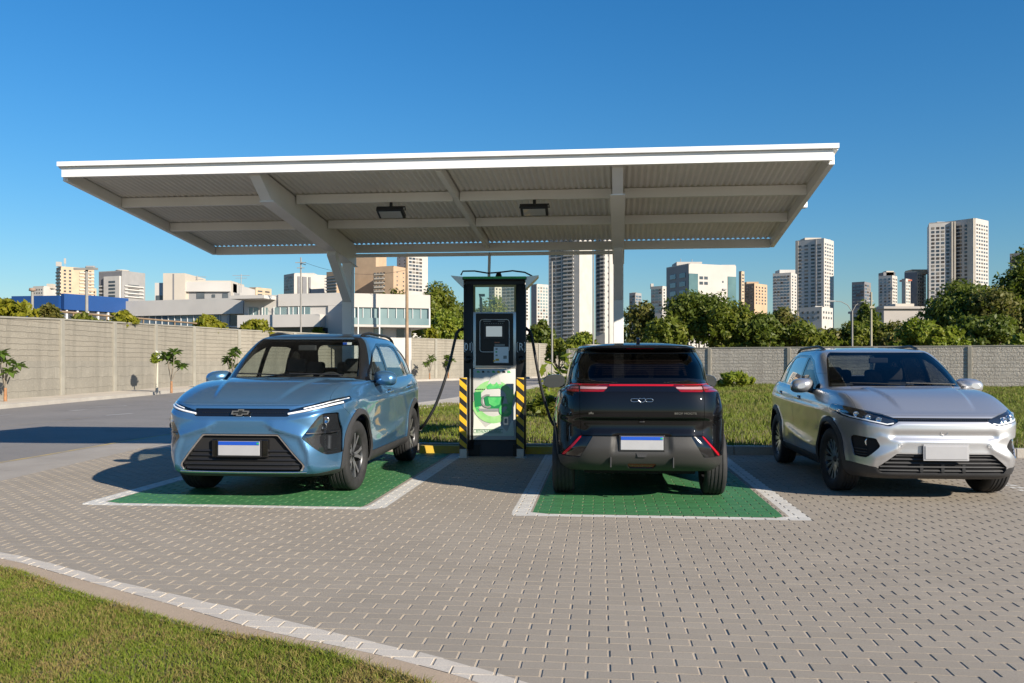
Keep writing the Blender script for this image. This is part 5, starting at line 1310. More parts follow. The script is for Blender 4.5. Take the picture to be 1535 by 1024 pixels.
    text_obj('ESTAÇÃO RECARGA', 'caption_lettering', .040, M_DGRN, Matrix.Translation((-.09, yb - .004, .37)) @ Matrix.Rotation(R(90), 4, 'X'), cb, .001)
    for x0, z0 in ((-.44, 1.13), (.335, 1.12)):
        p = MB().box2((x0, .004 if x0 < 0 else .022, z0), (x0 + .075, .0105 if x0 < 0 else .029, z0 + .14)).obj('small_notice', M_LETT, cb); m = MB()
        for k in range(6): m.box2((x0 + .01, .001 if x0 < 0 else .019, z0 + .015 + .02 * k), (x0 + .045 + .02 * r.random(), .0045 if x0 < 0 else .0225, z0 + .023 + .02 * k))
        m.obj('notice_lettering', M_PRNG, p)
    MB().box2((-.34, .06, .0), (.36, .34, .239)).obj('plinth', pm('plinth_dark', (.03, .03, .032), .6), o)
    MB().box2((-.39, .03, .0), (-.22, .30, .17), bev=.004).obj('foot', M_CBLK, o); MB().box2((.27, .03, .0), (.44, .36, .17), bev=.004).obj('foot', M_CBLK, o)
    # cables, each a part hanging from its own side (world points moved into the charger's frame)
    Mi = (Matrix.Translation((-.255, 12.80, 0)) @ Matrix.Rotation(R(-2), 4, 'Z')).inverted()
    def W(px, py, d): return Mi @ Vector((XW(px, d), d, ZW(py, d)))
    def cable(pts, nm):
        p2 = smooth3([W(*p) for p in pts]); c = MB().tube(p2, .021, 10).obj('charging_cable', M_CABLE, o)
        MB().tube([p2[-4], p2[-1]], [.035, .03], 10).obj('plug', M_CBLK, c); MB().tube([p2[0], p2[2]], [.034, .026], 10).obj('cable_gland', M_CBLK, c)
    cable([(697, 493, 12.9), (688, 495.5, 12.85), (682.5, 508, 12.8), (675, 540, 12.75), (665, 575, 12.7), (653, 607, 12.7), (641, 629, 12.7), (633, 640, 12.75), (626, 645, 12.85)], 'a')
    cable([(788, 493, 12.9), (794, 497, 12.85), (798.5, 512, 12.75), (805, 550, 12.6), (812, 585, 12.4), (820, 613, 12.2), (827, 632, 12.0), (838, 645, 11.95)], 'b')
    return o
def smooth3(pts, n=5):
    out = []
    for i in range(len(pts) - 1):
        p0, p1, p2, p3 = pts[max(i - 1, 0)], pts[i], pts[i + 1], pts[min(i + 2, len(pts) - 1)]
        for k in range(n):
            t = k / n; out.append(.5 * ((2 * p1) + (p2 - p0) * t + (2 * p0 - 5 * p1 + 4 * p2 - p3) * t * t + (3 * p1 - p0 - 3 * p2 + p3) * t ** 3))
    out.append(pts[-1]); return out
build_charger()
# striped guard posts, wheel stops
def bollard(px, lab):
    x = XW(px, 12.62); o = empty('bollard', (x, 12.62, 0), R(-2), lab, 'bollard', 'striped guard posts of the charger')
    w, z0, z1 = .105, .13, 1.16
    m = MB().box2((-w / 2, -.03, 0), (w / 2, .045, z1), bev=.004).obj('post', M_GALV, o)
    # diagonal bands laid on the front and both flanks
    ys, bl = MB(), MB(); st = .085
    k = 0; z = z0 - w
    while z < z1:
        def band(lo, hi):
            p = [(-w / 2, lo), (w / 2, lo - w * .9), (w / 2, hi - w * .9), (-w / 2, hi)]
            return [(a, min(max(b, z0), z1 - .004)) for a, b in p]
        q = band(z + w * .9, z + w * .9 + st)
        if max(b for a, b in q) - min(b for a, b in q) > .004 and (q[3][1] - q[0][1] > .002 or q[2][1] - q[1][1] > .002):
            (ys if k % 2 else bl).prism(q, 'y', -.0335, -.0305)
        z += st; k += 1
    ys.obj('yellow_stripe', M_YEL, o); bl.obj('black_stripe', M_HBLK, o)
    MB().box2((-.08, -.06, 0), (.08, .08, .012)).obj('foot_plate', M_GALV, o)
bollard(694.5, 'yellow and black striped post at charger corner towards the blue car')
bollard(780, 'yellow and black striped post at charger corner towards the black car')
def wheel_stop(u0, u1, v, lab):
    c = UV((u0 + u1) / 2, v); m = MB(); w, h = .13, .11
    m.prism([(-w / 2, 0), (w / 2, 0), (w / 2 - .025, h), (-w / 2 + .025, h)], 'x', -(u1 - u0) / 2, (u1 - u0) / 2)
    o = m.obj('wheel_stop', pm('worn_yellow_concrete', (.62, .40, .03), .7, col2=(.45, .32, .08), scale=5, bump=.003, bscale=60)); o.location = c; o.rotation_euler = (0, 0, -AX)
    return tag(o, lab, 'wheel stop', 'yellow wheel stops')
wheel_stop(-2.72, -2.05, 13.14, 'yellow concrete wheel stop between the blue car and the charger')
wheel_stop(-1.12, -.40, 13.14, 'yellow concrete wheel stop between the charger and the black car')
# ------------------------------------------------------------------ boundary walls
def wall_mat(name, base, rowh, lng, depth, blotch, light):
    """split-face or board-marked concrete, coursed in the wall's own length and height"""
    m, nt, out = newmat(name); b = N(nt, 'ShaderNodeBsdfPrincipled'); L(nt, b.outputs[0], out.inputs[0]); b.inputs['Roughness'].default_value = .9; b.inputs['Specular IOR Level'].default_value = .2
    co = coords(nt); sp = N(nt, 'ShaderNodeSeparateXYZ'); L(nt, co, sp.inputs[0]); cb = N(nt, 'ShaderNodeCombineXYZ'); L(nt, sp.outputs[0], cb.inputs[0]); L(nt, sp.outputs[2], cb.inputs[1])
    wv = N(nt, 'ShaderNodeVectorMath', operation='ADD'); L(nt, cb.outputs[0], wv.inputs[0])
    nn = N(nt, 'ShaderNodeTexNoise'); nn.inputs['Scale'].default_value = 2.2; L(nt, co, nn.inputs['Vector']); sc = N(nt, 'ShaderNodeVectorMath', operation='SCALE'); sc.inputs['Scale'].default_value = rowh * .35; L(nt, nn.outputs['Color'], sc.inputs[0]); L(nt, sc.outputs[0], wv.inputs[1])
    br = N(nt, 'ShaderNodeTexBrick'); br.inputs['Scale'].default_value = 1; br.inputs['Brick Width'].default_value = lng; br.inputs['Row Height'].default_value = rowh; br.inputs['Mortar Size'].default_value = .012; br.inputs['Mortar Smooth'].default_value = .6; br.inputs['Bias'].default_value = 0
    br.inputs['Color1'].default_value = (.35, .35, .35, 1); br.inputs['Color2'].default_value = (.75, .75, .75, 1); br.inputs['Mortar'].default_value = (.12, .12, .12, 1); L(nt, wv.outputs[0], br.inputs['Vector'])
    n1 = noise(nt, co, 1.3, 6, .65); n2 = noise(nt, co, 14, 5, .6)
    c = mixcol(nt, br.outputs['Color'], tuple(x * .82 for x in base), tuple(x * 1.08 for x in base))
    c = mixcol(nt, math_(nt, 'MULTIPLY', ramp(nt, n1, .42, .68), blotch), c, tuple(x * .68 for x in base)); c = mixcol(nt, math_(nt, 'MULTIPLY', ramp(nt, n2, .52, .72), .55), c, light)
    mp = N(nt, 'ShaderNodeMapping'); mp.inputs['Scale'].default_value = (2.2, 2.2, .16); L(nt, co, mp.inputs['Vector'])
    c = mixcol(nt, math_(nt, 'MULTIPLY', ramp(nt, noise(nt, mp.outputs[0], 1.0, 5, .65), .50, .72), .38), c, tuple(x * .55 for x in base))      # rain streaks
    L(nt, c, b.inputs['Base Color'])
    bp = N(nt, 'ShaderNodeBump'); bp.inputs['Distance'].default_value = depth
    hh = math_(nt, 'ADD', math_(nt, 'MULTIPLY', br.outputs['Fac'], -.5), math_(nt, 'ADD', math_(nt, 'MULTIPLY', n2, 1.0), math_(nt, 'MULTIPLY', br.outputs['Color'], .35)))
    L(nt, hh, bp.inputs['Height']); L(nt, bp.outputs[0], b.inputs['Normal']); MATS[name] = m; return m
M_WU = wall_mat('board_marked_concrete', (.295, .268, .218), .205, 2.6, .030, .35, (.38, .345, .285))
M_WL = wall_mat('rendered_block', (.27, .25, .208), .42, 1.2, .014, .55, (.34, .315, .26))
M_WR = wall_mat('split_face_block', (.44, .405, .35), .19, .55, .06, .30, (.56, .52, .45))
M_WP = pm('wall_post_concrete', (.275, .258, .215), .85, var=.10, scale=2, bump=.004, bscale=30)
def wall(points, heights, label, split, mats, post_w=.26, thick=.18, proud=.06, every=1):
    root = empty('boundary_wall', (*points[0], 0), 0, label, 'wall'); ox, oy = points[0]
    for i in range(len(points) - 1):
        a, b = Vector(points[i]), Vector(points[i + 1]); d = b - a; Ln = d.length; ang = math.atan2(d.y, d.x); h = (heights[i] + heights[i + 1]) / 2; mid = (a + b) / 2
        zs = [(.0, h)] if split is None else [(0, split), (split, h)]
        for j, (z0, z1) in enumerate(zs):
            off = 0 if j == 0 else .03
            m = MB(); y = thick - off
            vs = [(-Ln / 2, -y / 2, z0), (Ln / 2, -y / 2, z0), (Ln / 2, y / 2, z0), (-Ln / 2, y / 2, z0)]; h0, h1 = (z1, z1) if (split and j == 0) else (heights[i], heights[i + 1])
            vs += [(-Ln / 2, -y / 2, h0), (Ln / 2, -y / 2, h1), (Ln / 2, y / 2, h1), (-Ln / 2, y / 2, h0)]
            m.add(vs, [(3, 2, 1, 0), (4, 5, 6, 7), (0, 1, 5, 4), (1, 2, 6, 5), (2, 3, 7, 6), (3, 0, 4, 7)])
            p = m.obj('wall_panel', mats[j], root, (mid.x - ox, mid.y - oy, 0)); p.rotation_euler = (0, 0, ang)
        cp = MB().box((0, 0, 0), (Ln, thick + .05, .06)); c = cp.obj('coping', M_WP, root, (mid.x - ox, mid.y - oy, h + .02)); c.rotation_euler = (0, -math.atan2(heights[i + 1] - heights[i], Ln), ang)
    for i, p in enumerate(points):
        a = Vector(points[max(i - 1, 0)]); b = Vector(points[min(i + 1, len(points) - 1)]); d = b - a
        m = MB().box((0, 0, (heights[i] + .0) / 2), (post_w, thick + proud * 2, heights[i]), bev=.012); q = m.obj('wall_post', M_WP, root, (p[0] - ox, p[1] - oy, 0)); q.rotation_euler = (0, 0, math.atan2(d.y, d.x))
    return root
wh = [float(np.interp(p[1], [6, 29, 34, 48, 56, 70, 92], [2.7, 2.86, 3.02, 3.28, 3.26, 3.15, 2.95])) for p in WALL]
wall(WALL, wh, 'long board-marked concrete wall running along the far side of the road', 1.42, (M_WL, M_WU))
RW = [(3.6, 55.5)]
for k in range(1, 10): RW.append((3.6 + 4.02 * k, 55.5 - 2.05 * k))
wall(RW, [2.2] * len(RW), 'rough grey block wall behind the lawn on the silver car side', None, (M_WR,), .2)

# ------------------------------------------------------------------ plants
L_DK = leafmat('leaf_dark', (.055, .085, .011), (.115, .145, .018), .34, (.15, .165, .022))
L_MD = leafmat('leaf_mid', (.085, .118, .012), (.155, .18, .020), .36, (.21, .20, .028))
L_LT = leafmat('leaf_light', (.13, .19, .016), (.21, .25, .026), .38, (.28, .26, .03))
L_OL = leafmat('leaf_olive', (.085, .095, .020), (.15, .14, .030), .30, (.20, .16, .04))
L_YL = leafmat('leaf_yellow_green', (.13, .17, .015), (.28, .24, .015), .38, (.32, .26, .02))
L_PL = leafmat('leaf_plumeria', (.075, .14, .025), (.14, .21, .04), .35)
M_BARK = pm('bark', (.14, .10, .065), .9, var=.3, scale=8, bump=.01, bscale=20)
M_BARKR = pm('reddish_stem', (.30, .15, .07), .8, var=.2, scale=10)
M_BARKG = pm('grey_stem', (.22, .19, .15), .85, var=.2, scale=10)
def leaves(P, nrm, size, r, elong=1.7):
    """one rhombic leaf spray per point, turned roughly to its normal"""
    n = len(P); q = nrm + r.normal(0, .55, (n, 3)); q /= np.linalg.norm(q, axis=1)[:, None] + 1e-9
    t = np.cross(q, r.normal(0, 1, (n, 3))); t /= np.linalg.norm(t, axis=1)[:, None] + 1e-9; b = np.cross(q, t); s = size * (.55 + .9 * r.random(n))[:, None]
    V = np.stack([P - t * s * .5 * elong, P + b * s * .42 - q * s * .08, P + t * s * .5 * elong + q * s * .06, P - b * s * .42 - q * s * .08], 1)
    return V.reshape(-1, 3), np.arange(n * 4).reshape(n, 4)
def crown_pts(c, rad, n, r, nclump, cr=.34, hole=.12, up=.25):
    """points gathered in clumps over an uneven crown"""
    C = []; N_ = []; nsp = nclump; n2 = n // 7
    d = r.normal(0, 1, (nclump, 3)); d /= np.linalg.norm(d, axis=1)[:, None]; d[:, 2] = np.where(d[:, 2] < -.55, -d[:, 2], d[:, 2]); rr = r.random(nclump) ** .45
    cen = d * rr[:, None] * (1 - cr * .6); w = (.45 + .9 * r.random(nclump)) ** 2; w = w / w.sum(); k = (w * n).astype(int) + 1
    for i in range(nclump):
        m = k[i]; e = r.normal(0, 1, (m, 3)); e /= np.linalg.norm(e, axis=1)[:, None]; e[:, 2] += up; sz = cr * (.55 + .8 * math.sqrt(w[i] * nclump)) * .72
        p = cen[i] + e * (sz * (.55 + .5 * r.random(m)))[:, None] * np.array([1, 1, .72]); C.append(p); N_.append(e)
    d2 = r.normal(0, 1, (nsp, 3)); d2 /= np.linalg.norm(d2, axis=1)[:, None]; d2[:, 2] = np.abs(d2[:, 2]) * .9 - .15      # loose sprigs breaking the outline
    for q in d2:
        m = n2 // nsp + 1; t = r.random(m)[:, None]; C.append(q * (.80 + (.25 + .2 * r.random()) * t) + r.normal(0, .05, (m, 3))); N_.append(q + r.normal(0, .5, (m, 3)))
    P = np.concatenate(C) * np.array(rad) + np.array(c); return P, np.concatenate(N_)
def tree(label, x, y, top, rx, base, mat, n=7000, leaf=.17, seed=0, group='trees beyond the walls', name='tree', bark=None, nclump=34, cr=.36, trunk_r=.13, ry=None, z0=0.0, lean=0, kind='tree'):
    r = np.random.default_rng(seed + 100); o = empty(name, (x, y, z0), 0, label, kind, group); h = (top - base) / 2; c = (lean, 0, base + h)
    P, Nn = crown_pts(c, (rx, ry or rx * .9, h), n, r, nclump, cr); V, Fq = leaves(P, Nn, leaf, r)
    np_mesh('crown', V, Fq, mat, o)
    m = MB(); m.tube([(0, 0, -.1), (lean * .3 + .05, 0, base * .5), (lean * .7, .05, base + h * .3), (lean, 0, base + h * 1.1)], [trunk_r, trunk_r * .8, trunk_r * .6, trunk_r * .25], 8)
    for k in range(7):
        a = k * 2.4 + seed; z = base * .75 + h * .35 * r.random(); e = Vector((c[0] + math.cos(a) * rx * .65, math.sin(a) * rx * .6, base + h * (.7 + .7 * r.random())))
        s = Vector((lean * .5, 0, z)); m.tube([s, s.lerp(e, .5) + Vector((0, 0, -.1 * h)), e], [trunk_r * .5, trunk_r * .32, trunk_r * .12], 6)
    m.obj('trunk', bark or M_BARK, o); return o
def T(px, pw, py, d, mat, lab, n=7000, base=.6, **k):
    n = int(n * {L_OL: .62, L_MD: .78, L_LT: .75}.get(mat, .9))
    return tree(lab, XW(px, d), d, ZW(py, d), pw * d / F_PX / 2, base, mat, n, **k)
# wood behind the right-hand wall
T(962, 62, 452, 66, L_OL, 'thin olive tree just right of the canopy post', 3800, seed=1, leaf=.20, nclump=22)
T(1000, 70, 470, 59, L_MD, 'low bushy green tree behind the black car roof', 6500, seed=2)
T(1048, 118, 431, 64, L_DK, 'broad dark green tree in front of the white office block', 13000, seed=3, nclump=50)
T(1096, 90, 452, 61, L_MD, 'rounded green tree below the glazed right end of the white office block', 8500, seed=4)
T(1140, 92, 470, 60, L_DK, 'dense green tree below the beige brown tower', 8500, seed=5)
T(1178, 70, 458, 66, L_OL, 'feathery tree with open crown left of the tall slim tower', 3600, seed=6, nclump=20, leaf=.2)
T(1205, 96, 482, 60, L_MD, 'low spreading tree below the tall slim tower', 8000, seed=7)
T(1252, 80, 487, 62, L_OL, 'brownish olive tree beside the curved street lamp', 6000, seed=8)
T(1296, 90, 478, 61, L_MD, 'green tree between the two slim poles', 7500, seed=9)
T(1334, 80, 484, 60, L_OL, 'olive tree under the grey warehouse roof', 6500, seed=10)
T(1300, 40, 452, 78, L_DK, 'small dark tree rising behind the slim poles', 2500, seed=11, leaf=.22)
T(1376, 74, 473, 53, L_LT, 'bright yellow green tree close behind the block wall', 5500, seed=12, leaf=.16, nclump=26)
T(1440, 128, 417, 61, L_DK, 'tall dark tree in front of the widest tower', 14000, seed=13, nclump=52)
T(1418, 66, 484, 52, L_LT, 'light green sapling with open crown before the tall dark tree', 4000, seed=14, leaf=.16, nclump=20)
T(1492, 90, 428, 58, L_OL, 'olive green tree with tufted crown near the frame edge', 9000, seed=15, nclump=40)
T(1540, 92, 378, 60, L_DK, 'tallest dark tree, standing at the frame edge', 14000, seed=16, nclump=50)
T(1470, 110, 470, 56, L_DK, 'dark shady tree low behind the block wall', 9000, seed=17)
T(1530, 44, 500, 50, L_LT, 'small pale bush peeping over the block wall', 1800, seed=18, leaf=.2)
T(1620, 120, 430, 56, L_DK, 'dark tree outside the frame edge', 8000, seed=19)
# trees between the house and the charger
T(655, 86, 427, 92, L_MD, 'round green tree beside the balcony house', 9000, seed=21, leaf=.24)
T(690, 70, 448, 96, L_DK, 'dark green tree just left of the charger', 7000, seed=22, leaf=.24)
T(668, 62, 462, 86, L_LT, 'yellow green bush tree over the wall left of the charger', 5500, seed=23, leaf=.22)
T(735, 60, 438, 104, L_MD, 'green tree showing through the charger window', 5000, seed=24, leaf=.26)
T(812, 46, 478, 88, L_DK, 'dark bushy tree under the narrow pale tower', 4500, seed=25, leaf=.24)
T(588, 70, 430, 98, L_OL, 'dark olive tree below the stepped beige tower', 5500, seed=26, leaf=.26)
T(870, 60, 498, 64, L_LT, 'yellow green bush beside the foot of the big white tower', 4500, seed=27, leaf=.18)
T(838, 40, 505, 72, L_MD, 'small green bush behind the wall end', 3000, seed=28, leaf=.2)
# bushes looking over the road wall
for i, (px, pw, py, d, mt, lab) in enumerate(((20, 62, 446, 31.5, L_YL, 'yellow flowering bush over the wall at the frame edge'), (75, 36, 456, 34, L_OL, 'brownish twiggy bush over the wall below the blue building'),
        (125, 40, 468, 37, L_MD, 'sparse green bush over the wall by the tall pole'), (181, 50, 464, 39.5, L_YL, 'yellow green bush over the wall at the end of the blue building'),
        (314, 50, 474, 50, L_YL, 'yellow green bush over the wall under the window strip'), (384, 48, 478, 54, L_YL, 'spreading yellow green bush over the wall left of the tall thin pole'),
        (478, 18, 489, 60, L_YL, 'tiny yellow bush over the wall right of the thin pole'), (512, 36, 487, 62, L_MD, 'spiky green bush over the wall beside the canopy post'), (556, 20, 492, 68, L_MD, 'small bush below the balcony house'), (645, 30, 486, 79, L_YL, 'yellow bush at the house corner by the brown pole'))):
    T(px, pw, py, d, mt, lab, int(500 + 12 * pw), base=2.5, seed=40 + i, leaf=.15 if d < 45 else .2, name='bush', group='bushes behind the road wall', nclump=26, cr=.26, trunk_r=.04, kind='bush')
# shrubs on the lawn
def shrub(lab, x, y, w, h, mat, n, leaf, seed, z0=.07):
    r = np.random.default_rng(seed); o = empty('shrub', (x, y, z0), 0, lab, 'shrub', 'shrubs on the lawn'); P, Nn = crown_pts((0, 0, h * .45), (w / 2, w / 2, h * .55), n, r, 14, .45); V, Fq = leaves(P, Nn, leaf, r, 2.6); np_mesh('foliage', V, Fq, mat, o)
    m = MB()
    for k in range(6): a = k * 1.05; m.tube([(0, 0, 0), (math.cos(a) * w * .12, math.sin(a) * w * .12, h * .3), (math.cos(a) * w * .3, math.sin(a) * w * .3, h * .65)], [.015, .012, .006], 5)
    m.obj('stem', M_BARKG, o)
shrub('light green leafy shrub by the block wall beside the black car', XW(1100, 44), 44, 1.5, .85, L_LT, 1600, .12, 61); shrub('low green shrub on the lawn behind the black car mirror', XW(818, 20.5), 20.5, .85, .55, L_MD, 1500, .07, 62)
shrub('pale clump of leaves at the wall foot between black and silver cars', XW(1122, 47), 47, .8, .5, L_LT, 700, .12, 63)
def stem_plant(lab, x, y, h, ns, mat, seed, z0=.07, leaf=.11, spread=.35):
    r = np.random.default_rng(seed); o = empty('stem_plant', (x, y, z0), 0, lab, 'plant'); m = MB(); Ps, Ns = [], []
    for k in range(ns):
        a = r.random() * 6.28; e = Vector((math.cos(a) * spread * r.random(), math.sin(a) * spread * r.random(), h * (.6 + .4 * r.random()))); p = [Vector((0, 0, 0)), e * .5 + Vector((.04, 0, 0)), e]; m.tube(p, [.014, .011, .005], 5)
        for j in range(9): t = .35 + .65 * j / 8; q = e * t; d = Vector((math.cos(j * 2.4), math.sin(j * 2.4), .3)); Ps.append(q + d * leaf * .7); Ns.append((d.x * .3, d.y * .3, 1))
    V, Fq = leaves(np.array(Ps), np.array(Ns), leaf, r, 2.2); m.obj('stem', M_BARKG, o); np_mesh('foliage', V, Fq, mat, o); return o
stem_plant('tall thin plant with sparse leaves behind the black car', XW(853, 20), 20, 1.85, 5, L_LT, 71, leaf=.15, spread=.30); stem_plant('thin leafy stems against the wall right of the charger', XW(822, 23), 23, 1.55, 4, L_LT, 72, leaf=.14, spread=.5)
# young frangipani trees on the far pavement: bare forked stems with leaf tufts at the tips
def frangipani(lab, px, pyb, pyt, seed, grp='young frangipani trees on the far pavement', dd=None, flowers=False):
    d = dd or F_PX * (EYE - .12) / (pyb - HY); x = XW(px, d); h = ZW(pyt, d) - .12; r = np.random.default_rng(seed); o = empty('frangipani_tree', (x, d, .12), 0, lab, 'young tree', grp)
    m = MB(); m.tube([(0, 0, -.02), (.0, 0, h * .26)], [.055, .045], 8); m.obj('trunk', M_BARKR, o); br = MB(); Ps, Ns = [], []
    tips = []
    for k in range(5):
        a = k * 1.257 + seed; sp = .10 + .26 * r.random(); hh = h * (.55 + .09 * k + .06 * r.random()); e = Vector((math.cos(a) * sp * h * .62, math.sin(a) * sp * h * .5, hh)); br.tube([(0, 0, h * .24), (e.x * .35, e.y * .35, h * .45), e], [.028, .022, .016], 6); tips.append(e)
    br.obj('branch', M_BARKG, o)
    V, Fq = [], []
    for e in tips:
        for j in range(13):
            a = j * 2.4 + seed; el = -.75 + 1.5 * (j / 12) + .25 * r.random(); ln = h * .21 * (.75 + .5 * r.random()); d1 = Vector((math.cos(a), math.sin(a), el + .25)).normalized(); d2 = Vector((math.cos(a), math.sin(a), el - .55)).normalized(); s = d1.cross(Vector((0, 0, 1))).normalized() * ln * .24
            p0 = e; p1 = e + d1 * ln * .5; p2 = p1 + d2 * ln * .5; n = len(V); V += [tuple(p0), tuple(p1 - s), tuple(p1 + s), tuple(p2)]; Fq += [(n, n + 1, n + 3, n + 2)]
    np_mesh('foliage', V, Fq, L_PL, o)
    return o
frangipani('young frangipani with spreading fronds on pavement at the frame edge', 8, 602, 523, 81); frangipani('young frangipani with a red stem beside the white flowering plant', 257, 588.5, 523, 82)
frangipani('young frangipani half hidden behind the blue car mirror', 347, 582, 523, 83); frangipani('small young frangipani seen between the blue car and charger cable', 644, 568.5, 534, 84); frangipani('pale young frangipani close to the charger column', 672, 567, 533, 85)
o = empty('flowering_plant', (XW(235, 38.2), 38.2, .12), 0, 'slim pale plant topped with white flowers beside the frangipani', 'plant'); r_ = np.random.default_rng(5)
MB().tube([(0, 0, 0), (.02, 0, .9), (.04, 0, 1.3)], [.06, .05, .03], 7).obj('stem', pm('pale_stem', (.45, .42, .34), .8), o)
P_, N_ = crown_pts((.05, 0, 1.35), (.30, .3, .40), 150, r_, 10, .3); V_, F_ = leaves(P_, N_, .13, r_); np_mesh('foliage', V_, F_, L_LT, o); P_, N_ = crown_pts((.05, 0, 1.5), (.22, .22, .30), 46, r_, 8, .3); V_, F_ = leaves(P_, N_, .10, r_); np_mesh('flowers', V_, F_, pm('white_petal', (.75, .74, .66), .6), o)
# ------------------------------------------------------------------ buildings
def fmat(name, col, var=.06, sc=.3, rough=.8): return pm(name, col, rough, var=var, scale=sc)
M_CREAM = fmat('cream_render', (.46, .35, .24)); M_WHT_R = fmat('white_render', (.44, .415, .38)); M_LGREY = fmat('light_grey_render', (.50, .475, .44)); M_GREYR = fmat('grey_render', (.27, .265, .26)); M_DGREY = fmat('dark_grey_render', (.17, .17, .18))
M_BEIGE = fmat('beige_render', (.44, .31, .20)); M_BROWN = fmat('brown_render', (.26, .18, .13)); M_BLUEP = fmat('blue_panel', (.012, .055, .19), .08, .4, .45); M_PANEL = pm('pale_metal_panel', (.54, .51, .47), .6, var=.05, scale=.5, col2=(.48, .455, .42)); M_WARM = fmat('warm_white_render', (.48, .43, .36))
M_WIN = pm('window_dark', (.030, .036, .045), .10, coat=.4, col2=(.09, .10, .11), scale=.35); M_WINB = pm('window_blue', (.05, .09, .13), .08, coat=.5, col2=(.14, .20, .25), scale=.3); M_WINT = pm('window_teal', (.13, .20, .21), .12, coat=.5, col2=(.22, .29, .29), scale=.25); M_FRAME = pm('window_frame_white', (.62, .62, .60), .5); M_FRG = pm('window_frame_grey', (.30, .30, .30), .5); M_SLAB = fmat('balcony_slab', (.46, .43, .39)); M_ROOFG = fmat('roof_grey', (.36, .33, .30)); M_TEALG = pm('teal_glass_front', (.11, .19, .19), .12, coat=.5, col2=(.06, .11, .12), scale=.2)
M_WIN2 = pm('window_brown', (.075, .06, .048), .25, var=.3, scale=.3); M_BLIND = pm('window_blind', (.20, .18, .15), .6, var=.25, scale=.3)
class Face:
    """a facade: corner point, direction along it, outward normal, length"""
    def __init__(s, p, d, n, L_): s.p, s.d, s.n, s.L = Vector(p), Vector(d), Vector(n), L_
    def at(s, t, z, off=0.0): q = s.p + s.d * t + s.n * off; return Vector((q.x, q.y, z))
    def panel(s, m, t0, t1, z0, z1, off=.05, th=.2):
        a = [s.at(t0, z0, off), s.at(t1, z0, off), s.at(t1, z1, off), s.at(t0, z1, off)]; b = [s.at(t0, z0, off - th), s.at(t1, z0, off - th), s.at(t1, z1, off - th), s.at(t0, z1, off - th)]
        m.add(a + b, [(0, 1, 2, 3), (0, 4, 5, 1), (1, 5, 6, 2), (2, 6, 7, 3), (3, 7, 4, 0)]); return m
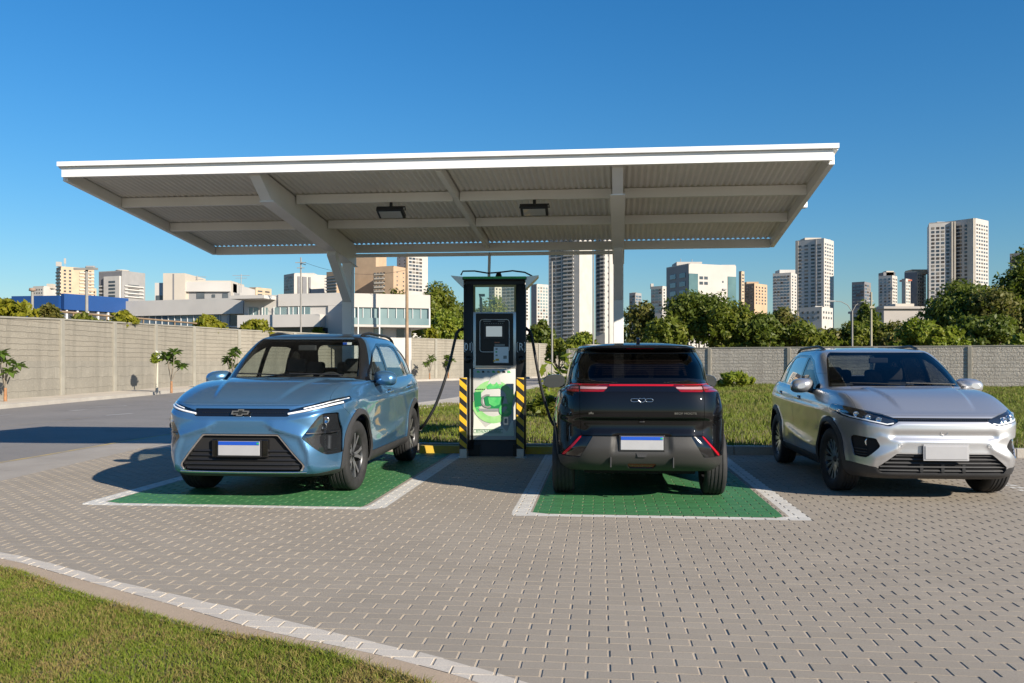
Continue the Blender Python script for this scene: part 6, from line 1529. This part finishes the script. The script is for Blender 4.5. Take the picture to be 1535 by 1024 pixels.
def tower(label, x0, xc, x1, ytop, d, wallm, yvis=470, a=35, left=None, right=None, winm=None, top=(), fl=None, name='apartment_tower', ybot=None, wallr=None, group=None, extra=None, cat='tower'):
    """box tower with its nearest edge at pixel xc: a left face x0..xc and a right face xc..x1; left/right = facade specs"""
    x0, xc, x1 = (CX + (q - CX) * 1.013 for q in (x0, xc, x1)); ytop = HY + (ytop - HY) * 1.008
    an = R(a); k = d / F_PX; pl, pr = max(xc - x0, .5) * k, max(x1 - xc, .5) * k; wl, wr = pl / math.cos(an), pr / max(math.sin(an), .2)
    cx, H = XW(xc, d), ZW(ytop, d); zb = 0.0; o = empty(name, (cx, d, 0), 0, label, cat, group)
    dl, dr = Vector((-math.cos(an), math.sin(an), 0)), Vector((math.sin(an), math.cos(an), 0)); C = Vector((0, 0, 0)); A = C + dl * wl; B = C + dr * wr; D_ = A + dr * wr
    m = MB(); m.prism([(C.x, C.y), (B.x, B.y), (D_.x, D_.y), (A.x, A.y)], 'z', zb, H); m.obj('wall', wallm, o)
    fL, fR = Face(A, -dl, (-math.sin(an), -math.cos(an), 0), wl), Face(C, dr, (math.cos(an), -math.sin(an), 0), wr)
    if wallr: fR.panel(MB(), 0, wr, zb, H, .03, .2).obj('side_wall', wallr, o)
    m = MB(); t = .9 * k * 1.0
    for f in (fL, fR): f.panel(m, 0, f.L, H, H + 1.1 * k * 1.3, .0, .35)
    m.obj('parapet', wallr or wallm, o)
    for (u0, u1, yt, mt) in top:                                       # roof-top blocks, u along the picture width 0..1
        tx0, tx1 = x0 + (x1 - x0) * u0, x0 + (x1 - x0) * u1; bx = MB(); zt = ZW(yt, d); xm0, xm1 = XW(tx0, d) - cx, XW(tx1, d) - cx; yy = (wl * math.sin(an) + wr * math.cos(an)) * .35
        bx.box2((xm0, yy, H - .5), (xm1, yy + (xm1 - xm0) * .8 + 1, zt)); bx.obj('roof_block', mt or wallm, o)
    zlo = ZW(yvis, d)
    for f, sp in ((fL, left), (fR, right)):
        if not sp: continue
        nc, fh, ww, wh_ = sp['cols'], sp['floor'] * k, sp.get('w', .6), sp.get('h', .55); t0, t1 = sp.get('span', (.04, .96)); top_gap = sp.get('gap', .6) * fh; mt = sp.get('mat', winm or M_WIN); style = sp.get('style', 'win'); skip = sp.get('skip', ())
        cw = (t1 - t0) * f.L / nc; z = H - top_gap - fh * wh_; rows = []
        while z > max(zlo, fh * .3): rows.append(z); z -= fh
        wins = [(i, z) for z in rows for i in range(nc) if i not in skip]
        if style == 'band':
            for z in rows: 
                b = MB(); f.panel(b, t0 * f.L, t1 * f.L, z, z + fh * wh_, .12, .3); b.obj('window_band', mt, o)
        else:
            big = sp['floor'] > 3.6 and not sp.get('fine')
            rest = MB()
            for j, (i, z) in enumerate(wins):
                ta = t0 * f.L + cw * (i + .5 - ww / 2); tb = ta + cw * ww
                v = random.random(); mi = 0 if v < .62 else 1 if v < .84 else 2; pal = (mt, M_WIN2, M_BLIND)
                if big and j < 48: b = MB(); f.panel(b, ta, tb, z, z + fh * wh_, .10, .3); b.obj('window', pal[mi], o)
                else: n0 = len(rest.m); f.panel(rest, ta, tb, z, z + fh * wh_, .10, .3); rest.m[n0:] = [mi] * (len(rest.m) - n0)
            if rest.f: q = rest.obj('glazing', [mt, M_WIN2, M_BLIND], o); q['kind'] = 'stuff'
        if sp.get('slabs'):
            s0, s1, dep, sm = sp['slabs']; b = MB()
            for z in rows: f.panel(b, s0 * f.L, s1 * f.L, z - fh * .22, z + fh * .16, dep * k, dep * k + .2)
            q = b.obj('balcony_cladding', sm, o); q['kind'] = 'stuff'
        for (r0, r1, dep, rm) in sp.get('ribs', ()):
            b = MB(); f.panel(b, r0 * f.L, r1 * f.L, 0, H + k * .8, dep * k, dep * k + .5); b.obj('wall_rib', rm, o)
    if extra: extra(o, fL, fR, H, k)
    return o
W_ = lambda cols, floor, **k: dict(cols=cols, floor=floor, **k)
def masts(spec):
    def fn(o, fL, fR, H, k):
        for (t, hh, w, pan) in spec:
            p = fL.at(fL.L * t, H, -3); m = MB(); m.tube([p, p + Vector((0, 0, hh * k))], .28 * k, 6); 
            if pan: m.box(p + Vector((0, 0, hh * k * .72)), (w * k, w * k, hh * k * .5))
            m.obj('antenna_mast', M_FRG if not pan else M_WHT_R, o)
    return fn
# left skyline
tower('cream apartment tower with rooftop antennas behind the blue building', 82, 100, 135, 402, 430, M_CREAM, 448, 50, W_(3, 5.2, w=.6, h=.5, slabs=(.0, 1, 1.2, M_WARM)), W_(6, 5.2, w=.45, h=.5, skip=(2, 3), slabs=(.55, 1.0, 1.4, M_WARM)), wallr=M_CREAM, extra=masts(((.45, 16, 2.2, True), (-.9, 14, 6, True))))
tower('small white flat-roofed block left of the cream tower', 55, 74, 82, 431, 470, M_WHT_R, 448, 20, W_(4, 5, w=.4, h=.4, fine=1), None, top=((.68, 1.0, 424.5, M_WARM),))
tower('short cream block right of the cream tower', 135, 140, 148, 434, 460, M_CREAM, 448, 40, None, W_(2, 5, w=.5, h=.5, fine=1))
def greytop(o, fL, fR, H, k):
    p = fL.at(fL.L * .62, H, -6); MB().lathe([(9.5 * k, -1), (9.5 * k, 3 * k), (10 * k, 3.2 * k), (9 * k, 4.2 * k), (0, 4.4 * k)], Matrix.Translation(p), 24).obj('roof_drum', M_WARM, o)
    b = MB(); fL.panel(b, fL.L * .30, fL.L * .98, 0, H - 7 * k, 1.2, 3); b.obj('bay_front', M_LGREY, o)
    b = MB(); z = H - 17 * k
    while z > ZW(449, 430): fL.panel(b, fL.L * .52, fL.L * .80, z, z + 3 * k, 1.32, .3); z -= 5.3 * k
    q = b.obj('glazing', M_WIN, o); q['kind'] = 'stuff'
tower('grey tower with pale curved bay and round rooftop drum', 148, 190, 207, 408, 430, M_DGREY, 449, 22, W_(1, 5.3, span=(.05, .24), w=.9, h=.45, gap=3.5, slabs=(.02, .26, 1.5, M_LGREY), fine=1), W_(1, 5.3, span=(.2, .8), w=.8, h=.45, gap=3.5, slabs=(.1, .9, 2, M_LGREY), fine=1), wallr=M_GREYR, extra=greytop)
tower('small brown rooftop block behind the grey office', 365, 388, 404, 433, 300, M_CREAM, 443, 30, W_(2, 5, w=.6, h=.4, fine=1), W_(2, 5, w=.6, h=.4, fine=1), top=((.25, .65, 429.5, M_BROWN),))
tower('white tower with fine vertical fins behind the grey house', 423, 445, 487, 412, 430, M_WHT_R, 442, 50, W_(7, 4.4, w=.5, h=.75, fine=1), W_(9, 4.4, w=.35, h=.3, span=(.72, .95), skip=(0, 1, 2, 3, 4, 5, 6), fine=1), top=((.30, .72, 407, M_LGREY),), extra=lambda o, fL, fR, H, k: [fR.panel(MB(), fR.L * a_, fR.L * b_, 0, H - 3 * k, .5, 1).obj('dark_shaft', M_DGREY, o) for a_, b_ in ((.10, .16), (.24, .36), (.42, .48))])
tower('tower with stacked dark balconies left of the canopy post', 490, 508, 524, 409, 420, M_BEIGE, 442, 38, W_(1, 4.6, span=(.04, .96), w=1, h=.55, gap=1.2, slabs=(0, 1, 1.6, M_GREYR)), W_(2, 4.6, w=.3, h=.5, fine=1))
tower('stepped beige tower right of the canopy post, lower wing', 560, 592, 608, 401, 405, M_BEIGE, 436, 25, W_(4, 6.4, w=.55, h=.4, span=(.0, .62), gap=1.2, slabs=(.05, .55, 1.2, M_WARM)), W_(2, 6.4, w=.2, h=.3, gap=1, fine=1), name='apartment_block')
tower('stepped beige tower right of the canopy post, taller wing', 532, 566, 578, 384, 425, M_BEIGE, 436, 25, None, None, top=((.1, .6, 379, None),))
tower('pale tower with dark window columns behind the brown pole', 595, 613, 640, 382, 430, M_LGREY, 440, 42, W_(2, 5, w=.15, h=.4, fine=1), W_(4, 5.2, w=.82, h=.62, span=(.05, .72), gap=.9), wallr=M_WHT_R)
# seen round the charger
tower('white tower framed by the charger window, left one', 733, 742, 752, 430, 400, M_WHT_R, 468, 40, W_(2, 4.8, w=.6, h=.5, fine=1), W_(2, 4.8, w=.4, h=.5, fine=1))
tower('darker banded tower framed by the charger window, right one', 752, 778, 794, 424, 420, M_LGREY, 480, 35, W_(4, 5.0, w=.7, h=.6, fine=1), W_(2, 5, w=.5, h=.5, fine=1), top=((.3, .75, 415, M_BEIGE),))
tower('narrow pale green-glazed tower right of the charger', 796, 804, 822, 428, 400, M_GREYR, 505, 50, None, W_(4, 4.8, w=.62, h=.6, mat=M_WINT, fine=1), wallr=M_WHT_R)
tower('big white tower with dark balcony stack right of the charger', 823, 867, 889, 352, 330, M_WHT_R, 512, 36, W_(4, 5.9, w=.78, h=.62, span=(.06, .80), slabs=(.50, .82, 1.6, M_WHT_R)), None, wallr=M_WHT_R, ybot=515)
tower('white blank-sided tower close behind the canopy post', 892, 905, 926, 350, 345, M_WHT_R, 500, 36, W_(2, 5.9, w=.8, h=.62, span=(.1, .9), slabs=(.5, .95, 1.4, M_WHT_R)), W_(1, 9, w=.12, h=.3, span=(.1, .4), fine=1))
tower('small bluish glass tower right of the canopy post', 942, 950, 961, 441, 400, M_GREYR, 480, 40, W_(2, 4.5, w=.8, h=.6, mat=M_WINB, fine=1), W_(2, 4.5, w=.8, h=.6, mat=M_WINB, fine=1), top=((.25, .6, 438, M_BROWN),))
tower('turquoise glazed tower left of the white office block', 975, 990, 1008, 431, 420, M_WHT_R, 470, 38, W_(3, 4.6, w=.8, h=.6, mat=M_WINT, fine=1), W_(3, 4.6, w=.4, h=.5, fine=1), top=((.0, .12, 424, None),))
def office(o, fL, fR, H, k):
    f = fR
    for a_, b_, y0, y1, mt in ((.0, .185, 410, 470, M_TEALG), (.82, .995, 412, 470, M_TEALG)): g = f.panel(MB(), f.L * a_, f.L * b_, ZW(y1, 150), ZW(y0, 150), .12, .3).obj('glass_front', mt, o)
    for i in range(2):
        for j in range(2): f.panel(MB(), f.L * (.22 + .10 * i), f.L * (.295 + .10 * i), ZW(418 + 8 * j, 150), ZW(413.5 + 8 * j, 150), .06, .2).obj('window', M_WIN, o)
    f.panel(MB(), f.L * .70, f.L * .73, ZW(422, 150), ZW(419, 150), .06, .2).obj('window', M_WIN, o); f.panel(MB(), f.L * .705, f.L * .775, ZW(433, 150), ZW(431, 150), .3, .5).obj('air_conditioner', M_GREYR, o)
    for x in (.1, .34): p = f.at(f.L * x, ZW(389, 150), -4); MB().tube([p, p + Vector((0, 0, .6))], .06, 6).obj('antenna_mast', M_FRG, o)
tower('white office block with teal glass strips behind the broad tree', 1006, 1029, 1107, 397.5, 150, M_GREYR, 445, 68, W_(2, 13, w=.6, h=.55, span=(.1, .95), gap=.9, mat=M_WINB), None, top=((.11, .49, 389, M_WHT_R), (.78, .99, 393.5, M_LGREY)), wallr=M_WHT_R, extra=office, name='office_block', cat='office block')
tower('thin beige tower peeping right of the white office block', 1104, 1107, 1113, 409, 300, M_CREAM, 450, 45, None, W_(1, 5, w=.6, h=.4, fine=1))
tower('brown and beige stepped tower', 1110, 1126, 1153, 427, 350, M_BROWN, 460, 45, W_(3, 4.8, w=.5, h=.5, fine=1), W_(4, 4.8, w=.42, h=.5, fine=1), top=((.2, .62, 421, M_BEIGE),), wallr=M_BEIGE)
tower('white tower with blue windows left of the tall slim tower', 1158, 1180, 1197, 411, 400, M_LGREY, 470, 35, W_(5, 4.6, w=.66, h=.58, mat=M_WINB), W_(2, 4.6, w=.4, h=.5, fine=1), top=((.25, .85, 403, M_LGREY),), wallr=M_WHT_R)
tower('tall slim tower standing alone right of the canopy roof', 1196, 1229, 1255, 360, 430, M_LGREY, 470, 40, W_(4, 5.4, w=.55, h=.50, gap=1.2, ribs=((-.0, .10, .6, M_WARM), (.70, .74, .8, M_GREYR))), W_(4, 5.4, w=.56, h=.45, gap=1.0), top=((.20, .62, 353.5, M_WARM), (.55, .85, 356, M_WHT_R)), wallr=M_WHT_R)
tower('low white house with roof dish at the foot of the tall slim tower', 1200, 1226, 1255, 462, 200, M_WHT_R, 480, 40, W_(4, 8, w=.35, h=.4, fine=1), W_(4, 8, w=.35, h=.4, fine=1), top=((.42, .62, 457.5, None),), name='white_house', cat='house')
tower('dark grey blocky tower behind the slim poles', 1275, 1289, 1308, 424.5, 380, M_DGREY, 460, 40, W_(3, 4.8, w=.8, h=.55, mat=M_WINB, fine=1), W_(3, 4.8, w=.8, h=.5, mat=M_WINB, fine=1), top=((.35, .7, 422, M_BEIGE),))
tower('white tower with stepped dark crown', 1315, 1330, 1346, 415, 400, M_LGREY, 465, 40, W_(3, 4.8, w=.5, h=.5, mat=M_WINB), W_(3, 4.8, w=.5, h=.5), top=((.22, .80, 407, M_DGREY), (.36, .72, 405, M_WARM)), wallr=M_WHT_R)
tower('narrow pale tower with a red roof edge', 1346, 1350, 1363, 420, 390, M_WARM, 465, 45, None, W_(3, 4.8, w=.6, h=.55, mat=M_WINT, fine=1), top=((.2, .95, 418.5, pm('red_roof', (.42, .10, .05), .7)),), wallr=M_WHT_R)
tower('beige tower with dark shoulder left of the widest tower', 1354, 1367, 1392, 409, 410, M_DGREY, 465, 45, None, W_(4, 5.0, w=.5, h=.5), top=((.30, .95, 402.5, M_CREAM),), wallr=M_WARM)
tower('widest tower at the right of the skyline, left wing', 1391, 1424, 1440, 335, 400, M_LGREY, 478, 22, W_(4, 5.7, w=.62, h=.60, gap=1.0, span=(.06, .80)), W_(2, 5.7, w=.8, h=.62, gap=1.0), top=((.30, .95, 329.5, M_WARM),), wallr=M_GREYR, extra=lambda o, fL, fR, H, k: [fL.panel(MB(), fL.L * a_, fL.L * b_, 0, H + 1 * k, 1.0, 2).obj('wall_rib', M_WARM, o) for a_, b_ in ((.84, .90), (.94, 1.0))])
tower('widest tower at the right of the skyline, bright right wing', 1422, 1453, 1487, 330, 395, M_LGREY, 440, 52, W_(3, 5.7, w=.75, h=.6, gap=1.2), W_(5, 5.7, w=.6, h=.48, gap=1.2), top=((.35, .8, 326.5, M_WARM),), wallr=M_WHT_R, extra=lambda o, fL, fR, H, k: [fL.panel(MB(), fL.L * .8, fL.L * .98, 0, H + 1 * k, 1.0, 2).obj('wall_rib', M_WARM, o)])
tower('dark glass tower cut by the frame edge', 1513, 1540, 1570, 381, 300, M_DGREY, 440, 30, W_(6, 6, w=.85, h=.8, mat=M_WINB, fine=1), W_(4, 6, w=.8, h=.8, mat=M_WINB, fine=1), name='glass_tower')
def block(name, label, x0, d0, x1, d1, depth, parts, cat='building'):
    """low building whose front runs between two ground points; parts = (name, t0, t1, ytop, ybot, off, thick, mat) in photo heights at the front"""
    p, q = Vector((XW(x0, d0), d0, 0)), Vector((XW(x1, d1), d1, 0)); dd = (q - p); Ln = dd.length; dd.normalize(); n = Vector((dd.y, -dd.x, 0)); o = empty(name, p, 0, label, cat); f = Face((0, 0, 0), dd, n, Ln); dm = (d0 + d1) / 2
    for nm, t0, t1, y0, y1, off, th, mt in parts:
        za, zb = (y0, y1) if abs(y0) < 60 else (ZW(y0, dm), ZW(y1, dm)); f.panel(MB(), t0 * Ln, t1 * Ln, max(zb, 0), za, off, th).obj(nm, mt, o)
    return o, f
# the blue-fronted building: main front right of its corner, flank to the left
bl = [('wall', 0, 1, 447, 560, 0, 8, M_BLUEP), ('fascia', 0, 1, 444, 467, .30, .35, M_BLUEP), ('glazing', .02, .99, 467, 500, .06, .1, M_WIN)]
for i in range(7): bl.append(('column', .04 + .158 * i, .065 + .158 * i, 466.5, 520, .22, .25, M_FRAME))
block('blue_building', 'low building with a deep blue fascia over dark glazing', 92, 62, 188.5, 66.8, 8, bl)
block('blue_building', 'blue flank wing of the low blue building at its left end', 21, 62.6, 91.5, 62.02, 8, [('wall', 0, 1, 447, 560, 0, 6, M_BLUEP), ('fascia', 0, 1, 444, 466, .25, .3, M_BLUEP), ('glazing', .55, .98, 466.5, 500, .05, .1, M_WIN), ('column', .52, .56, 466, 520, .2, .2, M_FRAME)])
lw = [('wall', 0, 1, 451, 560, 0, 9, M_LGREY), ('fascia', 0, 1, 449.5, 472.5, .28, .4, M_PANEL), ('glazing', .05, .80, 473, 492, .05, .1, M_WINB), ('pier', .86, .88, 472.8, 520, .12, .1, M_FRG), ('window', .885, .985, 474, 490, .06, .1, M_WIN), ('sill', .88, .99, 490.2, 491.4, .14, .1, M_FRAME)]
for i in range(15): lw.append(('mullion', .05 + .0535 * i, .0535 + .0535 * i, 473, 492, .10, .08, M_FRAME))
block('office_building', 'long low pale office with a metal panel fascia and window strip', 189, 66.8, 368, 63, 9, lw)
ub = [('wall', 0, 1, 424, 470, 0, 7, M_LGREY), ('stair_tower', .14, .425, 410.5, 470, .5, 5, M_WARM), ('shadow_joint', .265, .285, 411.5, 470, .512, .05, M_DGREY), ('upper_wall', .425, 1.0, 423, 437.5, .35, 2, M_LGREY), ('recess', .425, 1.0, 438, 452, .10, .3, M_GREYR), ('window', .02, .13, 443, 452, .06, .1, M_WIN), ('window', .56, .66, 439, 452, .16, .1, M_WIN), ('window', .76, .80, 441.5, 446, .16, .1, M_WIN), ('window', .90, .97, 440.5, 452, .16, .1, M_WIN), ('roof_tank', .50, .57, 419.5, 424, -1.5, 1.2, M_BROWN)]
block('upper_office_block', 'pale stepped upper storeys with a square stair tower above the long office', 232, 74, 346, 74, 7, ub)
block('upper_office_flank', 'short angled flank of the pale upper storeys', 346.3, 74, 366, 78, 6, [('wall', 0, 1, 424, 470, 0, 5, M_WARM), ('window', .2, .7, 440, 449, .05, .1, M_GREYR)])
hs = [('wall', 0, 1, 441.5, 560, 0, 9, M_LGREY), ('upper_fascia', .33, 1, 440.5, 459, .12, .14, M_PANEL), ('ledge', -.02, .30, 444, 449, 1.6, 1.7, M_LGREY), ('parapet', .0, .76, 472.5, 491, .9, .95, M_LGREY), ('lower_glazing', .30, .78, 492, 506, .05, .1, M_WIN), ('end_wall', .79, 1.0, 459.2, 560, .14, .16, M_PANEL)]
for t0, t1 in ((.05, .135), (.18, .225), (.29, .40), (.43, .50), (.52, .62)): hs += [('window', t0, t1, 460.5, 472, .06, .1, M_WINT), ('window_frame', t0 - .006, t0, 460, 472, .12, .1, M_FRAME), ('mullion', (t0 + t1) / 2 - .003, (t0 + t1) / 2 + .003, 460.5, 472, .10, .08, M_FRAME)]
block('concrete_house', 'pale concrete house with long parapet left of the canopy post', 366, 62, 528, 60, 9, hs, 'house')
wg = [('upper_band', 0, 1, 441, 461.5, 0, 6, M_WHT_R), ('glass_front', .0, .985, 461.6, 486.5, -.15, .1, M_WINT), ('floor_slab', 0, 1.0, 487, 490.5, .05, 6, M_WHT_R), ('back_wall', 0, .98, 461.6, 487, -.8, 5, M_GREYR), ('ground_wall', .0, .80, 490.6, 560, -1.2, 4, M_LGREY), ('ground_window', .30, .42, 492, 505, -1.15, .1, M_WINT), ('ground_window', .60, .70, 492, 505, -1.15, .1, M_WIN), ('column', .33, .345, 461.6, 545, .04, .12, M_FRAME), ('column', .06, .072, 461.6, 545, .04, .12, M_FRAME), ('end_post', .982, 1.0, 461.6, 487, .02, 5, M_FRAME)]
for i in range(9): wg.append(('mullion', .02 + .107 * i, .027 + .107 * i, 461.6, 486.8, -.08, .08, M_FRAME))
wg += [('balustrade', 0, .985, 477, 486.8, .0, .03, M_WINT)]
block('balcony_house', 'white house wing with a full glass balcony front behind the brown pole', 529, 56.6, 645, 58.2, 6, wg, 'house')
block('warehouse', 'low grey warehouse roof above the olive trees', 1325, 150, 1412, 150, 20, [('wall', 0, 1, 463, 520, 0, 15, M_ROOFG), ('roof', -.02, 1.02, 459.5, 463, .5, 16, M_ROOFG), ('upper_wall', .33, .66, 453.5, 463, -3, 8, M_WARM)])
# ------------------------------------------------------------------ poles, lamps, wires, railing
M_POLE = pm('pole_concrete', (.24, .23, .21), .8, var=.12, scale=1.5); M_POLB = pm('pole_wood', (.26, .18, .11), .8, var=.2, scale=2); M_WIRE = pm('wire_black', (.03, .03, .03), .6)
def pole(name, lab, cat, px, d, pytop, r, mat, arms=(), group=None):
    h = ZW(pytop, d); o = empty(name, (XW(px, d), d, 0), 0, lab, cat, group); MB().tube([(0, 0, 0), (0, 0, h)], [r * 1.25, r * .8], 10).obj('shaft', mat, o)
    for (z, w, t, nm) in arms: MB().box((0, -.02 - r, h + z), (w, t, t)).obj(nm, mat, o)
    return o, h
o, h = pole('utility_pole', 'tall concrete utility pole with crossarm in front of the cream tower', 'utility pole', 130, 46, 400, .085, M_POLE, ((-.12, 1.25, .11, 'crossarm'),), 'poles along the road')
MB().box((.25, -.1, h - .02), (.45, .18, .12), bev=.03).obj('lamp_head', M_FRG, o); MB().tube([(-.65, 0, h - 2.85), (0, 0, h - 3.15), (.7, 0, h - 2.85)], .04, 6).obj('lower_arm', M_POLB, o)
o, h = pole('utility_pole', 'short grey post with a cap over the wall by the blue building', 'post', 48.5, 40, 436, .07, M_POLE, (), 'poles along the road'); MB().lathe([(0, .14), (.13, .12), (.15, .0), (.10, -.02)], Matrix.Translation((0, 0, h)), 14).obj('cap', M_BROWN, o)
o, h1 = pole('utility_pole', 'very thin tall pole carrying wires in front of the grey house', 'utility pole', 451, 58, 386, .055, M_POLE, ((-.35, .7, .05, 'crossarm'), (-.7, .5, .05, 'crossarm')), 'poles along the road')
MB().tube([(.05, -.1, h1 - .4), (.35, -.1, h1 - .5)], .025, 5).obj('insulator', M_WIRE, o)
o, h2 = pole('utility_pole', 'brown wooden pole standing before the balcony house', 'utility pole', 610, 57.0 - 2.2, 383, .10, M_POLB, (), 'poles along the road')
pole('lamp_post', 'thin white pole left of the big white tower', 'pole', 827.5, 50.5, 392, .05, M_POLE, (), 'thin white poles')
pole('lamp_post', 'thin white pole between the two big white towers', 'pole', 889.5, 62, 360, .055, M_POLE, (), 'thin white poles'); pole('lamp_post', 'thin white pole against the blank tower side', 'pole', 913, 62, 372, .055, M_POLE, (), 'thin white poles')
o, h = pole('street_lamp', 'street lamp with two curved arms before the olive trees', 'street lamp', 1277.5, 52.5, 466, .055, M_POLE)
for sg, l in ((-1, 1.1), (1, .9)): MB().tube([(0, 0, h - .05), (sg * .25 * l, 0, h + .35), (sg * .6 * l, 0, h + .55), (sg * .95 * l, 0, h + .58)], .022, 6).obj('arm', M_POLE, o); MB().box((sg * 1.15 * l, 0, h + .58), (.45, .16, .08), bev=.02).obj('lamp_head', M_FRG, o)
pole('utility_pole', 'plain pale pole right of the street lamp', 'utility pole', 1306, 52, 438, .065, pm('pole_pale', (.33, .30, .22), .8), ((-.9, .28, .12, 'clamp'),))
def wire(a, b, sag, lab):
    a, b = Vector(a), Vector(b); pts = [a.lerp(b, t) - Vector((0, 0, sag * 4 * t * (1 - t))) for t in np.linspace(0, 1, 14)]; tag(MB().tube(pts, .010, 5, caps=False).obj('overhead_wire', M_WIRE), lab, 'wire', 'overhead wires')
P1 = Vector((XW(451, 58), 58, h1)); wire(P1 + Vector((.3, -.1, -.35)), (XW(610, 54.8), 54.8, h2 - .9), .5, 'overhead wire sloping from the thin pole to the brown pole')
for px, d, y0, y1, lab in ((361.5, 76, 428, 411, 'thin roof aerial with cross bars above the pale upper storeys'), (296, 76, 424, 413, 'small roof aerial above the stair tower')):
    o = empty('roof_aerial', (XW(px, d), d, ZW(y0, d) - .6), 0, lab, 'aerial'); hh = ZW(y1, d) - ZW(y0, d) + .6; MB().tube([(0, 0, 0), (0, 0, hh)], .035, 6).obj('mast', M_FRG, o)
    for k, w in enumerate((1.5, 1.0)): MB().tube([(-w / 2, 0, hh - .12 - .22 * k), (w / 2, 0, hh - .12 - .22 * k)], .022, 5).obj('cross_bar', M_FRG, o)
# pipe rail above the road wall
ra = [(XW(px, d), d, ZW(py, d)) for px, py, d in ((68, 465.5, 35.0), (110, 469, 37), (160, 473.5, 40), (215, 478, 43.5), (262, 482, 47), (300, 485.5, 50))]; o = empty('pipe_railing', (*ra[0][:2], 0), 0, 'rusty pipe railing running above the road wall', 'railing'); oo = Vector((*ra[0][:2], 0))
MB().tube([Vector(p) - oo for p in ra], .05, 8).obj('rail', M_POLB, o)
for p in ra: MB().tube([Vector(p) - oo, Vector((p[0], p[1], 2.2)) - oo], .035, 6).obj('rail_post', M_POLB, o)
# ------------------------------------------------------------------ cars in their places
blue_car((-2.68, 8.60), -R(5.7)).scale = (1.03, 1.03, 1.035); black_car((1.63, 12.72), R(175)); silver_car((4.22, 8.52), -R(4.6))
# ------------------------------------------------------------------ light and camera
SUN = Vector((1.6, -1.5, 1.0)); el = math.atan2(SUN.z, math.hypot(SUN.x, SUN.y))
W = bpy.data.worlds.new('World'); S.world = W; W.use_nodes = True; nt = W.node_tree; bg = nt.nodes['Background']
sk = nt.nodes.new('ShaderNodeTexSky'); sk.sky_type = 'NISHITA'; sk.sun_disc = False; sk.sun_elevation = el; sk.sun_rotation = math.atan2(SUN.x, SUN.y); sk.altitude = 0; sk.air_density = 1.5; sk.dust_density = 0; sk.ozone_density = 10.0
hs = nt.nodes.new('ShaderNodeHueSaturation'); hs.inputs['Saturation'].default_value = 1.13; nt.links.new(sk.outputs[0], hs.inputs['Color']); nt.links.new(hs.outputs[0], bg.inputs[0]); bg.inputs[1].default_value = .075
l = bpy.data.lights.new('sun', 'SUN'); l.energy = 5.0; l.angle = R(.5); l.color = (1, .90, .76); lo = bpy.data.objects.new('sun', l); COL.objects.link(lo); lo.rotation_euler = (-SUN).to_track_quat('-Z', 'Y').to_euler(); lo.location = (20, -20, 30)
cam = bpy.data.cameras.new('camera'); co = bpy.data.objects.new('camera', cam); COL.objects.link(co); co.location = (0, 0, EYE); co.rotation_euler = (R(90), 0, 0)
cam.sensor_width = 36; cam.lens = F_PX / 1535 * 36; cam.shift_y = (HY - 512) / 1535; cam.clip_start = .05; cam.clip_end = 8000; S.camera = co
S.view_settings.view_transform = 'Standard'; S.view_settings.look = 'None'; S.view_settings.exposure = .77; S.view_settings.gamma = 1
S.cycles.use_denoising = True; S.cycles.max_bounces = 8; S.cycles.transparent_max_bounces = 16; S.cycles.caustics_reflective = False; S.cycles.caustics_refractive = False; S.cycles.sample_clamp_indirect = 6
